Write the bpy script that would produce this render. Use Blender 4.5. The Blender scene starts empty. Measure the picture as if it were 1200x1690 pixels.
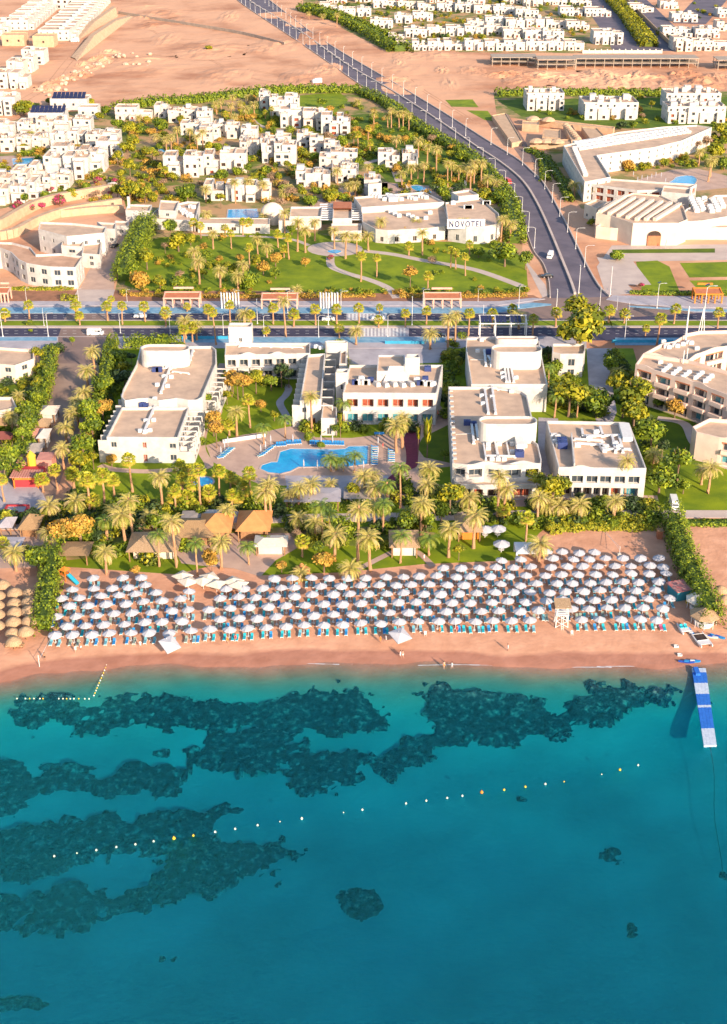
import bpy, math, random
import numpy as np
from mathutils import Vector, noise as mnoise
from mathutils.geometry import tessellate_polygon
R = math.radians; PI = math.pi
S = bpy.context.scene; COL = S.collection
rnd = random.Random(7)
# ---------------------------------------------------------------- camera, sky, sun, exposure
CH = 150.0; PIT = R(27.4); FPX = 2205.0
cam = bpy.data.objects.new('camera', bpy.data.cameras.new('camera')); COL.objects.link(cam)
cam.location = (0, 0, CH); cam.rotation_euler = (PI/2 - PIT, 0, 0)
cam.data.sensor_fit = 'VERTICAL'; cam.data.sensor_height = 36; cam.data.lens = FPX/1690*36
cam.data.clip_start = 1; cam.data.clip_end = 20000; S.camera = cam
SUN_EL = R(20); SUN_AZ = math.atan2(.53, -.85)
W = bpy.data.worlds.new("World"); S.world = W; W.use_nodes = True
nt = W.node_tree; bg = nt.nodes['Background']
sky = nt.nodes.new('ShaderNodeTexSky'); sky.sky_type = 'NISHITA'; sky.sun_disc = False
sky.sun_elevation = SUN_EL; sky.sun_rotation = SUN_AZ
nt.links.new(sky.outputs[0], bg.inputs[0]); bg.inputs[1].default_value = 0.15
sd = Vector((math.sin(SUN_AZ)*math.cos(SUN_EL), math.cos(SUN_AZ)*math.cos(SUN_EL), math.sin(SUN_EL)))
sun = bpy.data.objects.new('sun', bpy.data.lights.new('sun', 'SUN')); COL.objects.link(sun)
sun.rotation_euler = sd.to_track_quat('Z', 'Y').to_euler(); sun.data.energy = 5.0; sun.data.angle = R(.5)
sun.data.color = (1, .78, .57)
S.view_settings.view_transform = 'Standard'; S.view_settings.look = 'None'
S.view_settings.exposure = 0.80; S.view_settings.gamma = 1
S.render.engine = 'CYCLES'
# ---------------------------------------------------------------- helpers
def gp(px, py, z=0.0):
    x = (px-600)/FPX; y = (py-845)/FPX
    dy = math.cos(PIT) - y*math.sin(PIT); dz = -math.sin(PIT) - y*math.cos(PIT)
    t = (z-CH)/dz
    return Vector((x*t, dy*t, z))
def to_px(p):
    c, s = math.cos(PIT), math.sin(PIT); v = p - Vector((0, 0, CH))
    d = v.y*c - v.z*s; u = v.y*s + v.z*c
    return 600 + FPX*v.x/d, 845 - FPX*u/d
def ppm(py): # horizontal pixels per metre on the ground at picture row py
    return (py+298)*math.cos(PIT)/CH
def hpx(px, yb, yt): # height in metres of an upright whose foot is at yb and top at yt
    b = gp(px, yb); k = math.tan(PIT + math.atan((yt-845)/FPX))
    return CH - b.y*k

MATS = {}
def lin(c): return tuple(c)+(1,) if len(c) == 3 else c
def M(name, c1, c2=None, rough=.8, scale=.5, bump=0, bscale=None, spec=.3, metal=0, detail=4, coord='obj', lo=.35, hi=.65, c3=None):
    if name in MATS: return MATS[name]
    m = bpy.data.materials.new(name); m.use_nodes = True; t = m.node_tree; b = t.nodes['Principled BSDF']
    b.inputs['Roughness'].default_value = rough; b.inputs['Specular IOR Level'].default_value = spec
    b.inputs['Metallic'].default_value = metal
    if c2 is None: c2 = tuple(x*.86 for x in c1)
    if coord == 'obj':
        tc = t.nodes.new('ShaderNodeTexCoord'); co = tc.outputs['Object']
    else:
        tc = t.nodes.new('ShaderNodeNewGeometry'); co = tc.outputs['Position']
    n = t.nodes.new('ShaderNodeTexNoise'); n.inputs['Scale'].default_value = scale; n.inputs['Detail'].default_value = detail
    n.inputs['Roughness'].default_value = .62
    t.links.new(co, n.inputs['Vector'])
    r = t.nodes.new('ShaderNodeValToRGB'); r.color_ramp.elements[0].position = lo; r.color_ramp.elements[1].position = hi
    r.color_ramp.elements[0].color = lin(c2); r.color_ramp.elements[1].color = lin(c1)
    if c3: e = r.color_ramp.elements.new((lo+hi)/2); e.color = lin(c3)
    t.links.new(n.outputs['Fac'], r.inputs[0]); t.links.new(r.outputs[0], b.inputs['Base Color'])
    if bump:
        n2 = t.nodes.new('ShaderNodeTexNoise'); n2.inputs['Scale'].default_value = bscale or scale*3; n2.inputs['Detail'].default_value = 5
        t.links.new(co, n2.inputs['Vector']); bp = t.nodes.new('ShaderNodeBump'); bp.inputs['Distance'].default_value = bump
        bp.inputs['Strength'].default_value = 1
        t.links.new(n2.outputs['Fac'], bp.inputs['Height']); t.links.new(bp.outputs[0], b.inputs['Normal'])
    MATS[name] = m; return m

class MB:
    def __init__(s): s.v = []; s.f = []; s.m = []
    def face(s, pts, mi=0):
        i = len(s.v); s.v += [tuple(p) for p in pts]; s.f.append(tuple(range(i, i+len(pts)))); s.m.append(mi)
    def box(s, cx, cy, z0, sx, sy, sz, rot=0, mi=0, taper=1.0):
        c, n = math.cos(rot), math.sin(rot); i = len(s.v)
        for z, k in ((z0, 1), (z0+sz, taper)):
            for a, b in ((-1, -1), (1, -1), (1, 1), (-1, 1)):
                x, y = a*sx/2*k, b*sy/2*k; s.v.append((cx+x*c-y*n, cy+x*n+y*c, z))
        for f in ((3, 2, 1, 0), (4, 5, 6, 7), (0, 1, 5, 4), (1, 2, 6, 5), (2, 3, 7, 6), (3, 0, 4, 7)):
            s.f.append(tuple(i+k for k in f)); s.m.append(mi)
    def bar(s, p, q, w, h=None, mi=0): # square bar between two points
        p = Vector(p); q = Vector(q); h = h or w; d = (q-p).normalized()
        u = d.cross(Vector((0, 0, 1)));
        if u.length < .01: u = Vector((1, 0, 0))
        u.normalize(); v = u.cross(d); i = len(s.v)
        for c in (p, q):
            for a, b in ((-1, -1), (1, -1), (1, 1), (-1, 1)): s.v.append(tuple(c + u*a*w/2 + v*b*h/2))
        for f in ((0, 1, 2, 3), (7, 6, 5, 4), (4, 5, 1, 0), (5, 6, 2, 1), (6, 7, 3, 2), (7, 4, 0, 3)):
            s.f.append(tuple(i+k for k in f)); s.m.append(mi)
    def tube(s, pts, rs, n=6, mi=0, cap=True):
        rings = []
        for k, p in enumerate(pts):
            p = Vector(p); a = Vector(pts[max(k-1, 0)]); b = Vector(pts[min(k+1, len(pts)-1)]); d = (b-a).normalized()
            u = d.cross(Vector((0, 1, 0)))
            if u.length < .01: u = Vector((1, 0, 0))
            u.normalize(); v = d.cross(u); r = rs[k] if hasattr(rs, '__len__') else rs
            rings.append(len(s.v))
            for j in range(n):
                t = 2*PI*j/n; s.v.append(tuple(p+u*math.cos(t)*r+v*math.sin(t)*r))
        for k in range(len(rings)-1):
            for j in range(n):
                a, b = rings[k]+j, rings[k]+(j+1) % n; c, d = rings[k+1]+(j+1) % n, rings[k+1]+j
                s.f.append((a, b, c, d)); s.m.append(mi)
        if cap:
            s.f.append(tuple(rings[-1]+j for j in range(n))); s.m.append(mi)
            s.f.append(tuple(rings[0]+j for j in reversed(range(n)))); s.m.append(mi)
    def lathe(s, cx, cy, prof, n=16, mi=0, sq=1.0):
        base = len(s.v)
        for r, z in prof:
            for j in range(n):
                t = 2*PI*(j+.5)/n; s.v.append((cx+r*math.cos(t), cy+r*sq*math.sin(t), z))
        for k in range(len(prof)-1):
            for j in range(n):
                s.f.append((base+k*n+j, base+k*n+(j+1) % n, base+(k+1)*n+(j+1) % n, base+(k+1)*n+j)); s.m.append(mi)
    def flat(s, poly, z, mi=0):
        tri = tessellate_polygon([[Vector((p[0], p[1], 0)) for p in poly]]); i = len(s.v)
        s.v += [(p[0], p[1], z) for p in poly]
        for t in tri:
            a, b, c = [poly[k] for k in t]
            if (b[0]-a[0])*(c[1]-a[1])-(b[1]-a[1])*(c[0]-a[0]) < 0: t = t[::-1]
            s.f.append(tuple(i+k for k in t)); s.m.append(mi)
    def prism(s, poly, z0, z1, mi=0, mt=None):
        poly = ccw(poly); n = len(poly)
        for k in range(n):
            a, b = poly[k], poly[(k+1) % n]; s.face([(a[0], a[1], z0), (b[0], b[1], z0), (b[0], b[1], z1), (a[0], a[1], z1)], mi)
        s.flat(poly, z1, mi if mt is None else mt)
    def mesh(s, name, mats, smooth=False):
        me = bpy.data.meshes.new(name); me.from_pydata(s.v, [], s.f)
        for m in (mats if isinstance(mats, (list, tuple)) else [mats]): me.materials.append(m)
        me.polygons.foreach_set('material_index', s.m)
        if smooth: me.polygons.foreach_set('use_smooth', [True]*len(s.f))
        me.update(); return me
    def obj(s, name, mats, parent=None, smooth=False, loc=None):
        return link(name, s.mesh(name, mats, smooth), parent, loc)
def link(name, me, parent=None, loc=None, rz=0, sc=None):
    o = bpy.data.objects.new(name, me); COL.objects.link(o)
    if parent: o.parent = parent
    if loc is not None: o.location = loc
    if rz: o.rotation_euler.z = rz
    if sc is not None: o.scale = sc if hasattr(sc, '__len__') else (sc,)*3
    return o
def ccw(poly):
    a = sum(poly[i][0]*poly[(i+1) % len(poly)][1]-poly[(i+1) % len(poly)][0]*poly[i][1] for i in range(len(poly)))
    return list(poly) if a > 0 else list(reversed(poly))
def inset(poly, d):
    n = len(poly); out = []
    for i in range(n):
        a, b, c = [Vector((poly[j % n][0], poly[j % n][1])) for j in (i-1, i, i+1)]
        e1 = (b-a).normalized(); e2 = (c-b).normalized(); n1 = Vector((-e1.y, e1.x)); n2 = Vector((-e2.y, e2.x))
        m = n1+n2; k = m.length_squared
        m = m*(2/k) if k > .3 else n1
        out.append(tuple(b + m*d))
    return out
def smooth_px(pts, k=5, closed=True):
    n = len(pts); out = []
    for i in range(n if closed else n-1):
        if closed: p = [pts[(i+j) % n] for j in (-1, 0, 1, 2)]
        else: p = [pts[min(max(i+j, 0), n-1)] for j in (-1, 0, 1, 2)]
        for s in range(k):
            t = s/k
            out.append(tuple(.5*((2*p[1][c])+(-p[0][c]+p[2][c])*t+(2*p[0][c]-5*p[1][c]+4*p[2][c]-p[3][c])*t*t+(-p[0][c]+3*p[1][c]-3*p[2][c]+p[3][c])*t**3) for c in (0, 1)))
    if not closed: out.append(pts[-1])
    return out
# --- names, labels
REG = []
def tag(o, label, cat, group=None, kind=None, at=None, fixed=False):
    o['label'] = label; o['category'] = cat
    if group: o['group'] = group
    if kind: o['kind'] = kind
    REG.append((o, label, cat, at, fixed)); return o
def thing(name, label, cat, loc=(0, 0, 0), rz=0, group=None, at=None, fixed=False):
    o = link(name, None, None, loc, rz); o.empty_display_size = .1
    if at is None: at = to_px(Vector(loc))
    return tag(o, label, cat, group, None, at, fixed)
def struct(o, label=None):
    o['kind'] = 'structure'
    if label: o['label'] = label
    return o
def sheet(name, pts, z, mat, sm=0, label=None):
    if sm: pts = smooth_px(pts, sm)
    mb = MB(); mb.flat(ccw([tuple(gp(x, y).xy) for x, y in pts]), z); return struct(mb.obj(name, mat), label)
def slab(name, pts, z0, z1, mat, sm=0, label=None):
    if sm: pts = smooth_px(pts, sm)
    mb = MB(); mb.prism([tuple(gp(x, y).xy) for x, y in pts], z0, z1); return struct(mb.obj(name, mat), label)
def path_pts(pts, k=6): return [gp(x, y) for x, y in smooth_px(pts, k, False)]
def ribbon_mb(mb, P, w0, w1, z, mi=0):
    L = []; Rr = []
    for i, p in enumerate(P):
        d = (P[min(i+1, len(P)-1)]-P[max(i-1, 0)]); d.z = 0; d.normalize(); n = Vector((-d.y, d.x, 0))
        L.append(p+n*w0); Rr.append(p+n*w1)
    for i in range(len(P)-1):
        mb.face([(L[i].x, L[i].y, z), (Rr[i].x, Rr[i].y, z), (Rr[i+1].x, Rr[i+1].y, z), (L[i+1].x, L[i+1].y, z)][::(1 if w0 > w1 else -1)], mi)
def ribbon(name, pts, w, z, mat, label=None):
    mb = MB(); ribbon_mb(mb, path_pts(pts), w/2, -w/2, z); return struct(mb.obj(name, mat), label)
def along(P, step):
    out = []; acc = 0; nxt = 0
    for i in range(len(P)-1):
        d = (P[i+1]-P[i]); L = d.length
        while nxt <= acc+L: out.append((P[i]+d*((nxt-acc)/L), math.atan2(d.y, d.x))); nxt += step
        acc += L
    return out
# ---------------------------------------------------------------- materials
white = M('white_plaster', (.58, .55, .52), (.44, .41, .385), .85, .45, .02, 3, detail=8, lo=.3, hi=.6)
white2 = M('aged_white_plaster', (.62, .56, .50), (.48, .42, .37), .85, .4, detail=8, lo=.3, hi=.6)
cream = M('cream_plaster', (.74, .62, .50), (.64, .52, .42), .85, .3)
pinkw = M('pink_plaster', (.74, .56, .47), (.62, .47, .40), .85, .3)
roofo = M('roof_orange_screed', (.62, .38, .25), (.44, .26, .17), .9, .2, detail=9)
terra = M('terracotta', (.50, .18, .09), (.40, .14, .07), .8, .6)
sandst = M('sandstone', (.58, .40, .26), (.46, .31, .20), .9, .4, .05)
conc = M('concrete', (.42, .35, .28), (.33, .27, .22), .9, .4)
roofm = M('roof_screed', (.62, .44, .31), (.42, .30, .225), .9, .18, detail=9, lo=.3, hi=.62)
roofg = M('roof_grey', (.42, .36, .32), (.27, .24, .22), .9, .3)
glass = M('window_glass', (.06, .08, .10), (.03, .04, .055), .12, 2, spec=.6)
teal = M('teal_glass', (.10, .33, .38), (.06, .24, .30), .15, 1, spec=.6)
wfr = M('window_frame', (.55, .52, .48), rough=.6)
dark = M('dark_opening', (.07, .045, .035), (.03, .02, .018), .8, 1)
redin = M('red_curtain', (.42, .10, .05), (.20, .05, .03), .8, 1.2)
metal = M('galvanised', (.62, .62, .62), (.50, .50, .50), .45, 2, metal=.4)
bluem = M('blue_paint', (.035, .06, .20), (.03, .045, .14), .5, 1)
wood = M('wood', (.36, .20, .10), (.26, .14, .07), .8, 2)
thatch = M('thatch', (.42, .27, .14), (.26, .16, .08), .95, 6, .05, 12)
thatp = M('pale_thatch', (.50, .34, .21), (.30, .20, .11), .95, 5, .05, 12)
fabw = M('white_canvas', (.66, .67, .70), (.58, .60, .64), .8, 2)
fabc = M('cream_canvas', (.74, .66, .54), (.62, .54, .44), .8, 2)
wpaint = M('white_paint', (.70, .69, .68), (.62, .61, .60), .5, 1)
trunkm = M('palm_trunk', (.52, .30, .17), (.32, .17, .09), .95, 6, .03, 14)
trunkt = M('tree_trunk', (.26, .17, .11), (.16, .10, .07), .95, 4)
FRD = [M('frond_a', (.58, .47, .14), (.40, .34, .08), .6, 1.5), M('frond_b', (.38, .36, .06), (.21, .24, .04), .6, 1.5), M('frond_c', (.68, .50, .24), (.46, .36, .16), .6, 1.5)]
FAN = [M('fan_a', (.44, .40, .03), (.26, .28, .015), .55, 1.5), M('fan_b', (.30, .34, .02), (.18, .23, .01), .55, 1.5), M('fan_c', (.56, .38, .05), (.34, .25, .03), .6, 1.5)]
COC = [M('coco_a', (.18, .27, .04), (.11, .18, .025), .5, 1.5), M('coco_b', (.28, .31, .04), (.18, .22, .03), .5, 1.5)]
def leafs(n, a, b, c): return [M(n+'_a', a, tuple(x*.75 for x in a), .6, 1.2), M(n+'_b', b, tuple(x*.75 for x in b), .6, 1.2), M(n+'_c', c, tuple(x*.75 for x in c), .6, 1.2)]
TONE = {'g': leafs('leaf_green', (.16, .22, .012), (.27, .32, .015), (.08, .13, .01)),
        'y': leafs('leaf_yellow', (.26, .27, .012), (.37, .33, .015), (.13, .16, .01)),
        'k': leafs('leaf_dark', (.05, .09, .025), (.08, .12, .03), (.03, .055, .02)),
        'o': leafs('leaf_orange', (.46, .25, .04), (.54, .32, .05), (.26, .20, .03)),
        'p': leafs('leaf_bare', (.42, .27, .17), (.34, .22, .13), (.26, .18, .10)),
        'm': leafs('leaf_magenta', (.55, .04, .16), (.46, .10, .14), (.16, .14, .04))}
def wsurf(name, c1, c2, s, **k): return M(name, c1, c2, scale=s, coord='pos', **k)
desert = wsurf('desert_sand', (.70, .39, .235), (.44, .20, .11), .016, detail=13, bump=1.2, bscale=.06, rough=.95, c3=(.66, .36, .215))
grass = wsurf('lawn_grass', (.23, .29, .004), (.11, .175, .004), .12, detail=8, bump=.04, bscale=4, rough=.9)
grassd = wsurf('lawn_dark', (.12, .18, .005), (.06, .11, .005), .15, detail=8, rough=.9)
gsoil = wsurf('garden_soil', (.46, .28, .14), (.13, .17, .02), .06, detail=8, rough=.95, lo=.42, hi=.56, c3=(.24, .21, .08))
soil = wsurf('red_soil', (.36, .17, .10), (.24, .12, .07), .3, rough=.95)
pavem = wsurf('pavement', (.54, .38, .30), (.42, .29, .235), .2, detail=8)
pavep = wsurf('pale_pavement', (.56, .46, .40), (.46, .37, .33), .15, detail=8)
paveg = wsurf('grey_pavement', (.46, .43, .46), (.34, .31, .34), .2, detail=8)
dirtm = wsurf('dirt_lane', (.36, .25, .19), (.25, .17, .135), .12, detail=8)
asph = wsurf('asphalt', (.165, .14, .17), (.105, .09, .115), .08, detail=8)
asphd = wsurf('asphalt_dark', (.065, .06, .10), (.045, .042, .075), .15, detail=8)
aprm = wsurf('junction_asphalt', (.28, .19, .16), (.20, .14, .12), .1, detail=8)
paintw = M('road_paint', (.75, .73, .70), rough=.7)
bluep = wsurf('blue_pavement', (.24, .40, .52), (.12, .28, .42), .5, detail=8)
purp = wsurf('purple_paving', (.21, .035, .075), (.15, .025, .055), 1.0)
pooltile = wsurf('pool_tile', (.02, .30, .52), (.015, .24, .44), .5)

exec_order = []
# ---------------------------------------------------------------- base ground
mb = MB(); Y0 = gp(600, 1040).y
mb.face([(-4000, Y0, -.02), (4000, Y0, -.02), (4000, 9000, -.02), (-4000, 9000, -.02)])
struct(mb.obj('desert_ground', desert), 'orange desert ground behind the resort')
# ---------------------------------------------------------------- beach and seabed heightfield
ZW = -0.5
SH = [(-900, 1150), (-300, 1138), (-60, 1128), (0, 1120), (60, 1110), (120, 1103), (200, 1097), (300, 1093), (400, 1091), (560, 1090), (700, 1091), (850, 1093), (1000, 1094), (1200, 1096), (1500, 1098), (2200, 1100)]
shw = [gp(x, y+6, ZW) for x, y in SH]
def shoreY(x): return np.interp(x, [p.x for p in shw], [p.y for p in shw])
def depth_prof(d): # d metres offshore (positive seaward)
    return np.interp(d, [-60, -9.5, -6, 0, 3, 8, 15, 30, 50, 90, 250], [.01, .01, -.14, ZW, ZW-.30, ZW-1.15, ZW-2.2, ZW-3.5, ZW-4.8, ZW-6.9, ZW-12])
def seabed(x, y):
    return float(depth_prof(shoreY(x)-y))
xs = np.concatenate([np.arange(-420, -130, 10), np.arange(-130, 130, 1.6), np.arange(130, 430, 10)])
yb = gp(600, 850).y
ys = np.concatenate([np.arange(-160, 120, 10), np.arange(120, 262, 1.2), np.arange(262, yb, 3), [yb]])
X, Y = np.meshgrid(xs, ys); SHY = shoreY(X); D = SHY - Y; Z = depth_prof(D)
for (fx, fy, a, ph) in ((.11, .07, .10, 1), (.05, .13, .12, 2.2), (.31, .23, .04, .5), (.17, -.29, .05, 4)):
    Z = Z + np.where(D > -9, 1, 0)*np.clip((D+9)/20, 0, 1)*a*np.sin(X*fx*2+Y*fy*2+ph)
nx, ny = len(xs), len(ys)
vs = np.stack([X, Y, Z], -1).reshape(-1, 3)
I = np.arange(nx*ny).reshape(ny, nx)
fs = np.stack([I[:-1, :-1], I[:-1, 1:], I[1:, 1:], I[1:, :-1]], -1).reshape(-1, 4)
me = bpy.data.meshes.new('beach'); me.from_pydata(vs.tolist(), [], fs.tolist()); me.polygons.foreach_set('use_smooth', [True]*len(fs))
def sand_mat():
    m = bpy.data.materials.new('beach_sand'); m.use_nodes = True; t = m.node_tree; b = t.nodes['Principled BSDF']; N = t.nodes.new; Lk = t.links.new
    b.inputs['Roughness'].default_value = .95; b.inputs['Specular IOR Level'].default_value = .2
    g = N('ShaderNodeNewGeometry'); sx = N('ShaderNodeSeparateXYZ'); Lk(g.outputs['Position'], sx.inputs[0])
    n = N('ShaderNodeTexNoise'); n.inputs['Scale'].default_value = .25; n.inputs['Detail'].default_value = 10; Lk(g.outputs['Position'], n.inputs['Vector'])
    r = N('ShaderNodeValToRGB'); r.color_ramp.elements[0].position = .3; r.color_ramp.elements[1].position = .7
    r.color_ramp.elements[0].color = (.54, .27, .165, 1); r.color_ramp.elements[1].color = (.72, .39, .25, 1); Lk(n.outputs['Fac'], r.inputs[0])
    # damp sand just above the waterline (a real stain that follows height)
    mr = N('ShaderNodeMapRange'); mr.inputs['From Min'].default_value = -.27; mr.inputs['From Max'].default_value = -.19; Lk(sx.outputs['Z'], mr.inputs['Value'])
    mx = N('ShaderNodeMix'); mx.data_type = 'RGBA'; mx.blend_type = 'MULTIPLY'; mx.inputs[0].default_value = 1
    wr = N('ShaderNodeValToRGB'); wr.color_ramp.elements[0].color = (.66, .58, .62, 1); wr.color_ramp.elements[1].color = (1, 1, 1, 1); Lk(mr.outputs[0], wr.inputs[0])
    Lk(r.outputs[0], mx.inputs[6]); Lk(wr.outputs[0], mx.inputs[7])
    # paler lime sand on the seabed
    mr2 = N('ShaderNodeMapRange'); mr2.inputs['From Min'].default_value = -2.6; mr2.inputs['From Max'].default_value = -.9; Lk(sx.outputs['Z'], mr2.inputs['Value'])
    mx2 = N('ShaderNodeMix'); mx2.data_type = 'RGBA'; Lk(mr2.outputs[0], mx2.inputs[0]); Lk(mx.outputs[2], mx2.inputs[7])
    n3 = N('ShaderNodeTexNoise'); n3.inputs['Scale'].default_value = .05; n3.inputs['Detail'].default_value = 7; Lk(g.outputs['Position'], n3.inputs['Vector'])
    r3 = N('ShaderNodeValToRGB'); r3.color_ramp.elements[0].position = .35; r3.color_ramp.elements[1].position = .65
    r3.color_ramp.elements[0].color = (.36, .34, .30, 1); r3.color_ramp.elements[1].color = (.50, .47, .41, 1); Lk(n3.outputs['Fac'], r3.inputs[0])
    Lk(r3.outputs[0], mx2.inputs[6]); Lk(mx2.outputs[2], b.inputs['Base Color'])
    n2 = N('ShaderNodeTexNoise'); n2.inputs['Scale'].default_value = 1.1; n2.inputs['Detail'].default_value = 6; Lk(g.outputs['Position'], n2.inputs['Vector'])
    bp = N('ShaderNodeBump'); bp.inputs['Distance'].default_value = .12; bp.inputs['Strength'].default_value = .8; Lk(n2.outputs['Fac'], bp.inputs['Height']); Lk(bp.outputs[0], b.inputs['Normal'])
    return m
sandm = sand_mat(); me.materials.append(sandm)
struct(link('beach', me), 'orange sand beach running down into the clear sea')
# ---------------------------------------------------------------- water
def water_mat():
    m = bpy.data.materials.new('sea_water'); m.use_nodes = True; t = m.node_tree; N = t.nodes.new; Lk = t.links.new
    t.nodes.remove(t.nodes['Principled BSDF']); out = t.nodes['Material Output']
    g = N('ShaderNodeNewGeometry')
    mp = N('ShaderNodeMapping'); mp.inputs['Rotation'].default_value = (0, 0, .35); mp.inputs['Scale'].default_value = (.7, 1.5, 1); Lk(g.outputs['Position'], mp.inputs[0])
    n = N('ShaderNodeTexNoise'); n.inputs['Scale'].default_value = .75; n.inputs['Detail'].default_value = 9; n.inputs['Roughness'].default_value = .72; Lk(mp.outputs[0], n.inputs['Vector'])
    bp = N('ShaderNodeBump'); bp.inputs['Distance'].default_value = 2.2; bp.inputs['Strength'].default_value = 1; Lk(n.outputs['Fac'], bp.inputs['Height'])
    def mth(op, a, b=None):
        q = N('ShaderNodeMath'); q.operation = op
        for i, v in enumerate((a, b)):
            if v is None: continue
            if isinstance(v, (int, float)): q.inputs[i].default_value = v
            else: Lk(v, q.inputs[i])
        return q.outputs[0]
    dp = N('ShaderNodeVectorMath'); dp.operation = 'DOT_PRODUCT'; Lk(bp.outputs[0], dp.inputs[0]); Lk(g.outputs['Incoming'], dp.inputs[1])
    fr = mth('ADD', mth('MULTIPLY', mth('POWER', mth('SUBTRACT', 1.0, mth('MINIMUM', mth('ABSOLUTE', dp.outputs['Value']), 1.0)), 4.5), .9), .008)
    gl = N('ShaderNodeBsdfGlossy'); gl.inputs['Roughness'].default_value = .12; gl.inputs['Color'].default_value = (.05, .66, .95, 1); Lk(bp.outputs[0], gl.inputs['Normal'])
    tr = N('ShaderNodeBsdfTransparent'); mx = N('ShaderNodeMixShader')
    Lk(fr, mx.inputs[0]); Lk(tr.outputs[0], mx.inputs[1]); Lk(gl.outputs[0], mx.inputs[2]); Lk(mx.outputs[0], out.inputs['Surface'])
    ab = N('ShaderNodeVolumeAbsorption'); ab.inputs['Color'].default_value = (.0, .884, .934, 1); ab.inputs['Density'].default_value = .64
    Lk(ab.outputs[0], out.inputs['Volume'])
    return m
mb = MB(); mb.box(0, (shw[0].y+14-160)/2, -16, 840, shw[0].y+14+160, 16+ZW)
wat = struct(mb.obj('sea_water', water_mat()), 'clear turquoise sea over sand and reef')
# ---------------------------------------------------------------- reefs
reefm = M('coral_reef', (.24, .28, .25), (.005, .012, .024), .95, .8, .35, 2.4, detail=14, coord='pos', c3=(.022, .046, .064), lo=.36, hi=.70)  # blue-green tint in these colours stands in for light scattered by the water
def inpoly(px, py, poly):
    c = np.zeros(px.shape, bool); n = len(poly)
    for i in range(n):
        x1, y1 = poly[i]; x2, y2 = poly[(i+1) % n]
        if y1 == y2: continue
        k = ((y1 > py) != (y2 > py)) & (px < (x2-x1)*(py-y1)/(y2-y1)+x1); c ^= k
    return c
def edged(px, py, poly):
    d = np.full(px.shape, 1e9); n = len(poly)
    for i in range(n):
        ax, ay = poly[i]; bx, by = poly[(i+1) % n]; vx, vy = bx-ax, by-ay; L = vx*vx+vy*vy+1e-9
        t = np.clip(((px-ax)*vx+(py-ay)*vy)/L, 0, 1); d = np.minimum(d, np.hypot(px-ax-t*vx, py-ay-t*vy))
    return np.where(inpoly(px, py, poly), d, -d)
def reef(pts, label, h=1.5, rough=.8, step=.65):
    wp = []
    for x, y in pts:
        z = ZW-1.5
        for _ in range(4): p = gp(x, y, z); z = seabed(p.x, p.y)
        wp.append((p.x, p.y))
    a = np.array(wp); x0, y0 = a.min(0)-6; x1, y1 = a.max(0)+6
    gx, gy = np.meshgrid(np.arange(x0, x1, step), np.arange(y0, y1, step))
    d = edged(gx, gy, wp)
    f = np.vectorize(lambda u, v: mnoise.fractal((u*.16, v*.16, 3.1), 1, 2, 6))
    f2 = np.vectorize(lambda u, v: mnoise.fractal((u*.55, v*.55, 8.1), .7, 2, 4))
    n1 = f(gx, gy); n2 = f2(gx, gy); big = 1.0 if step > .6 else .4
    m = d + big*.35 + n1*3.6*big + n2*1.5*big
    bed = depth_prof(shoreY(gx)-gy)
    z = bed + np.clip(m*.4, -.7, h*.6*(.75+.6*n1)) + np.where(m > 0, n2*.35*rough, 0)
    z = np.minimum(z, ZW-.12)
    ok = (m[:-1, :-1] > -.9) & (m[1:, 1:] > -.9) & (m[:-1, 1:] > -.9) & (m[1:, :-1] > -.9)
    I = np.arange(gx.size).reshape(gx.shape)
    fs = np.stack([I[:-1, :-1], I[:-1, 1:], I[1:, 1:], I[1:, :-1]], -1)[ok]
    used, inv = np.unique(fs.ravel(), return_inverse=True)
    v = np.stack([gx, gy, z], -1).reshape(-1, 3)[used]
    me = bpy.data.meshes.new('coral_reef'); me.from_pydata(v.tolist(), [], inv.reshape(-1, 4).tolist()); me.materials.append(reefm)
    o = link('coral_reef', me); tag(o, label, 'reef', 'coral reefs under the water', at=pts[0], fixed=True)
def ell(cx, cy, a, b, n=12): return [(cx+a*math.cos(2*PI*i/n), cy+b*math.sin(2*PI*i/n)) for i in range(n)]
reef([(20,1172),(35,1155),(165,1154),(260,1152),(325,1158),(450,1156),(500,1142),(550,1135),(612,1142),(643,1187),(620,1206),(560,1213),(525,1212),(495,1202),(415,1197),(340,1206),(290,1203),(230,1196),(160,1204),(105,1196),(50,1198)], 'long dark coral reef just off the left half of the beach', .9)
reef([(310,1235),(320,1222),(345,1203),(420,1205),(460,1213),(468,1236),(520,1242),(575,1241),(610,1245),(660,1228),(700,1218),(712,1200),(695,1180),(715,1165),(697,1150),(720,1134),(770,1137),(800,1144),(880,1153),(925,1166),(955,1160),(970,1137),(1000,1124),(1060,1142),(1120,1147),(1110,1156),(1050,1165),(1020,1180),(990,1198),(930,1205),(880,1225),(820,1233),(790,1222),(740,1238),(690,1263),(640,1286),(600,1268),(585,1288),(560,1302),(510,1302),(460,1278),(400,1273),(330,1252)], 'long dark coral reef curving towards the floating pontoon', 1.3)
reef([(-120,1260),(0,1252),(30,1252),(60,1272),(100,1275),(180,1272),(240,1255),(305,1270),(300,1298),(250,1315),(180,1308),(100,1306),(50,1318),(20,1343),(-120,1360)], 'dark coral reef at the left edge, middle of the bay', 1.4)
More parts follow.
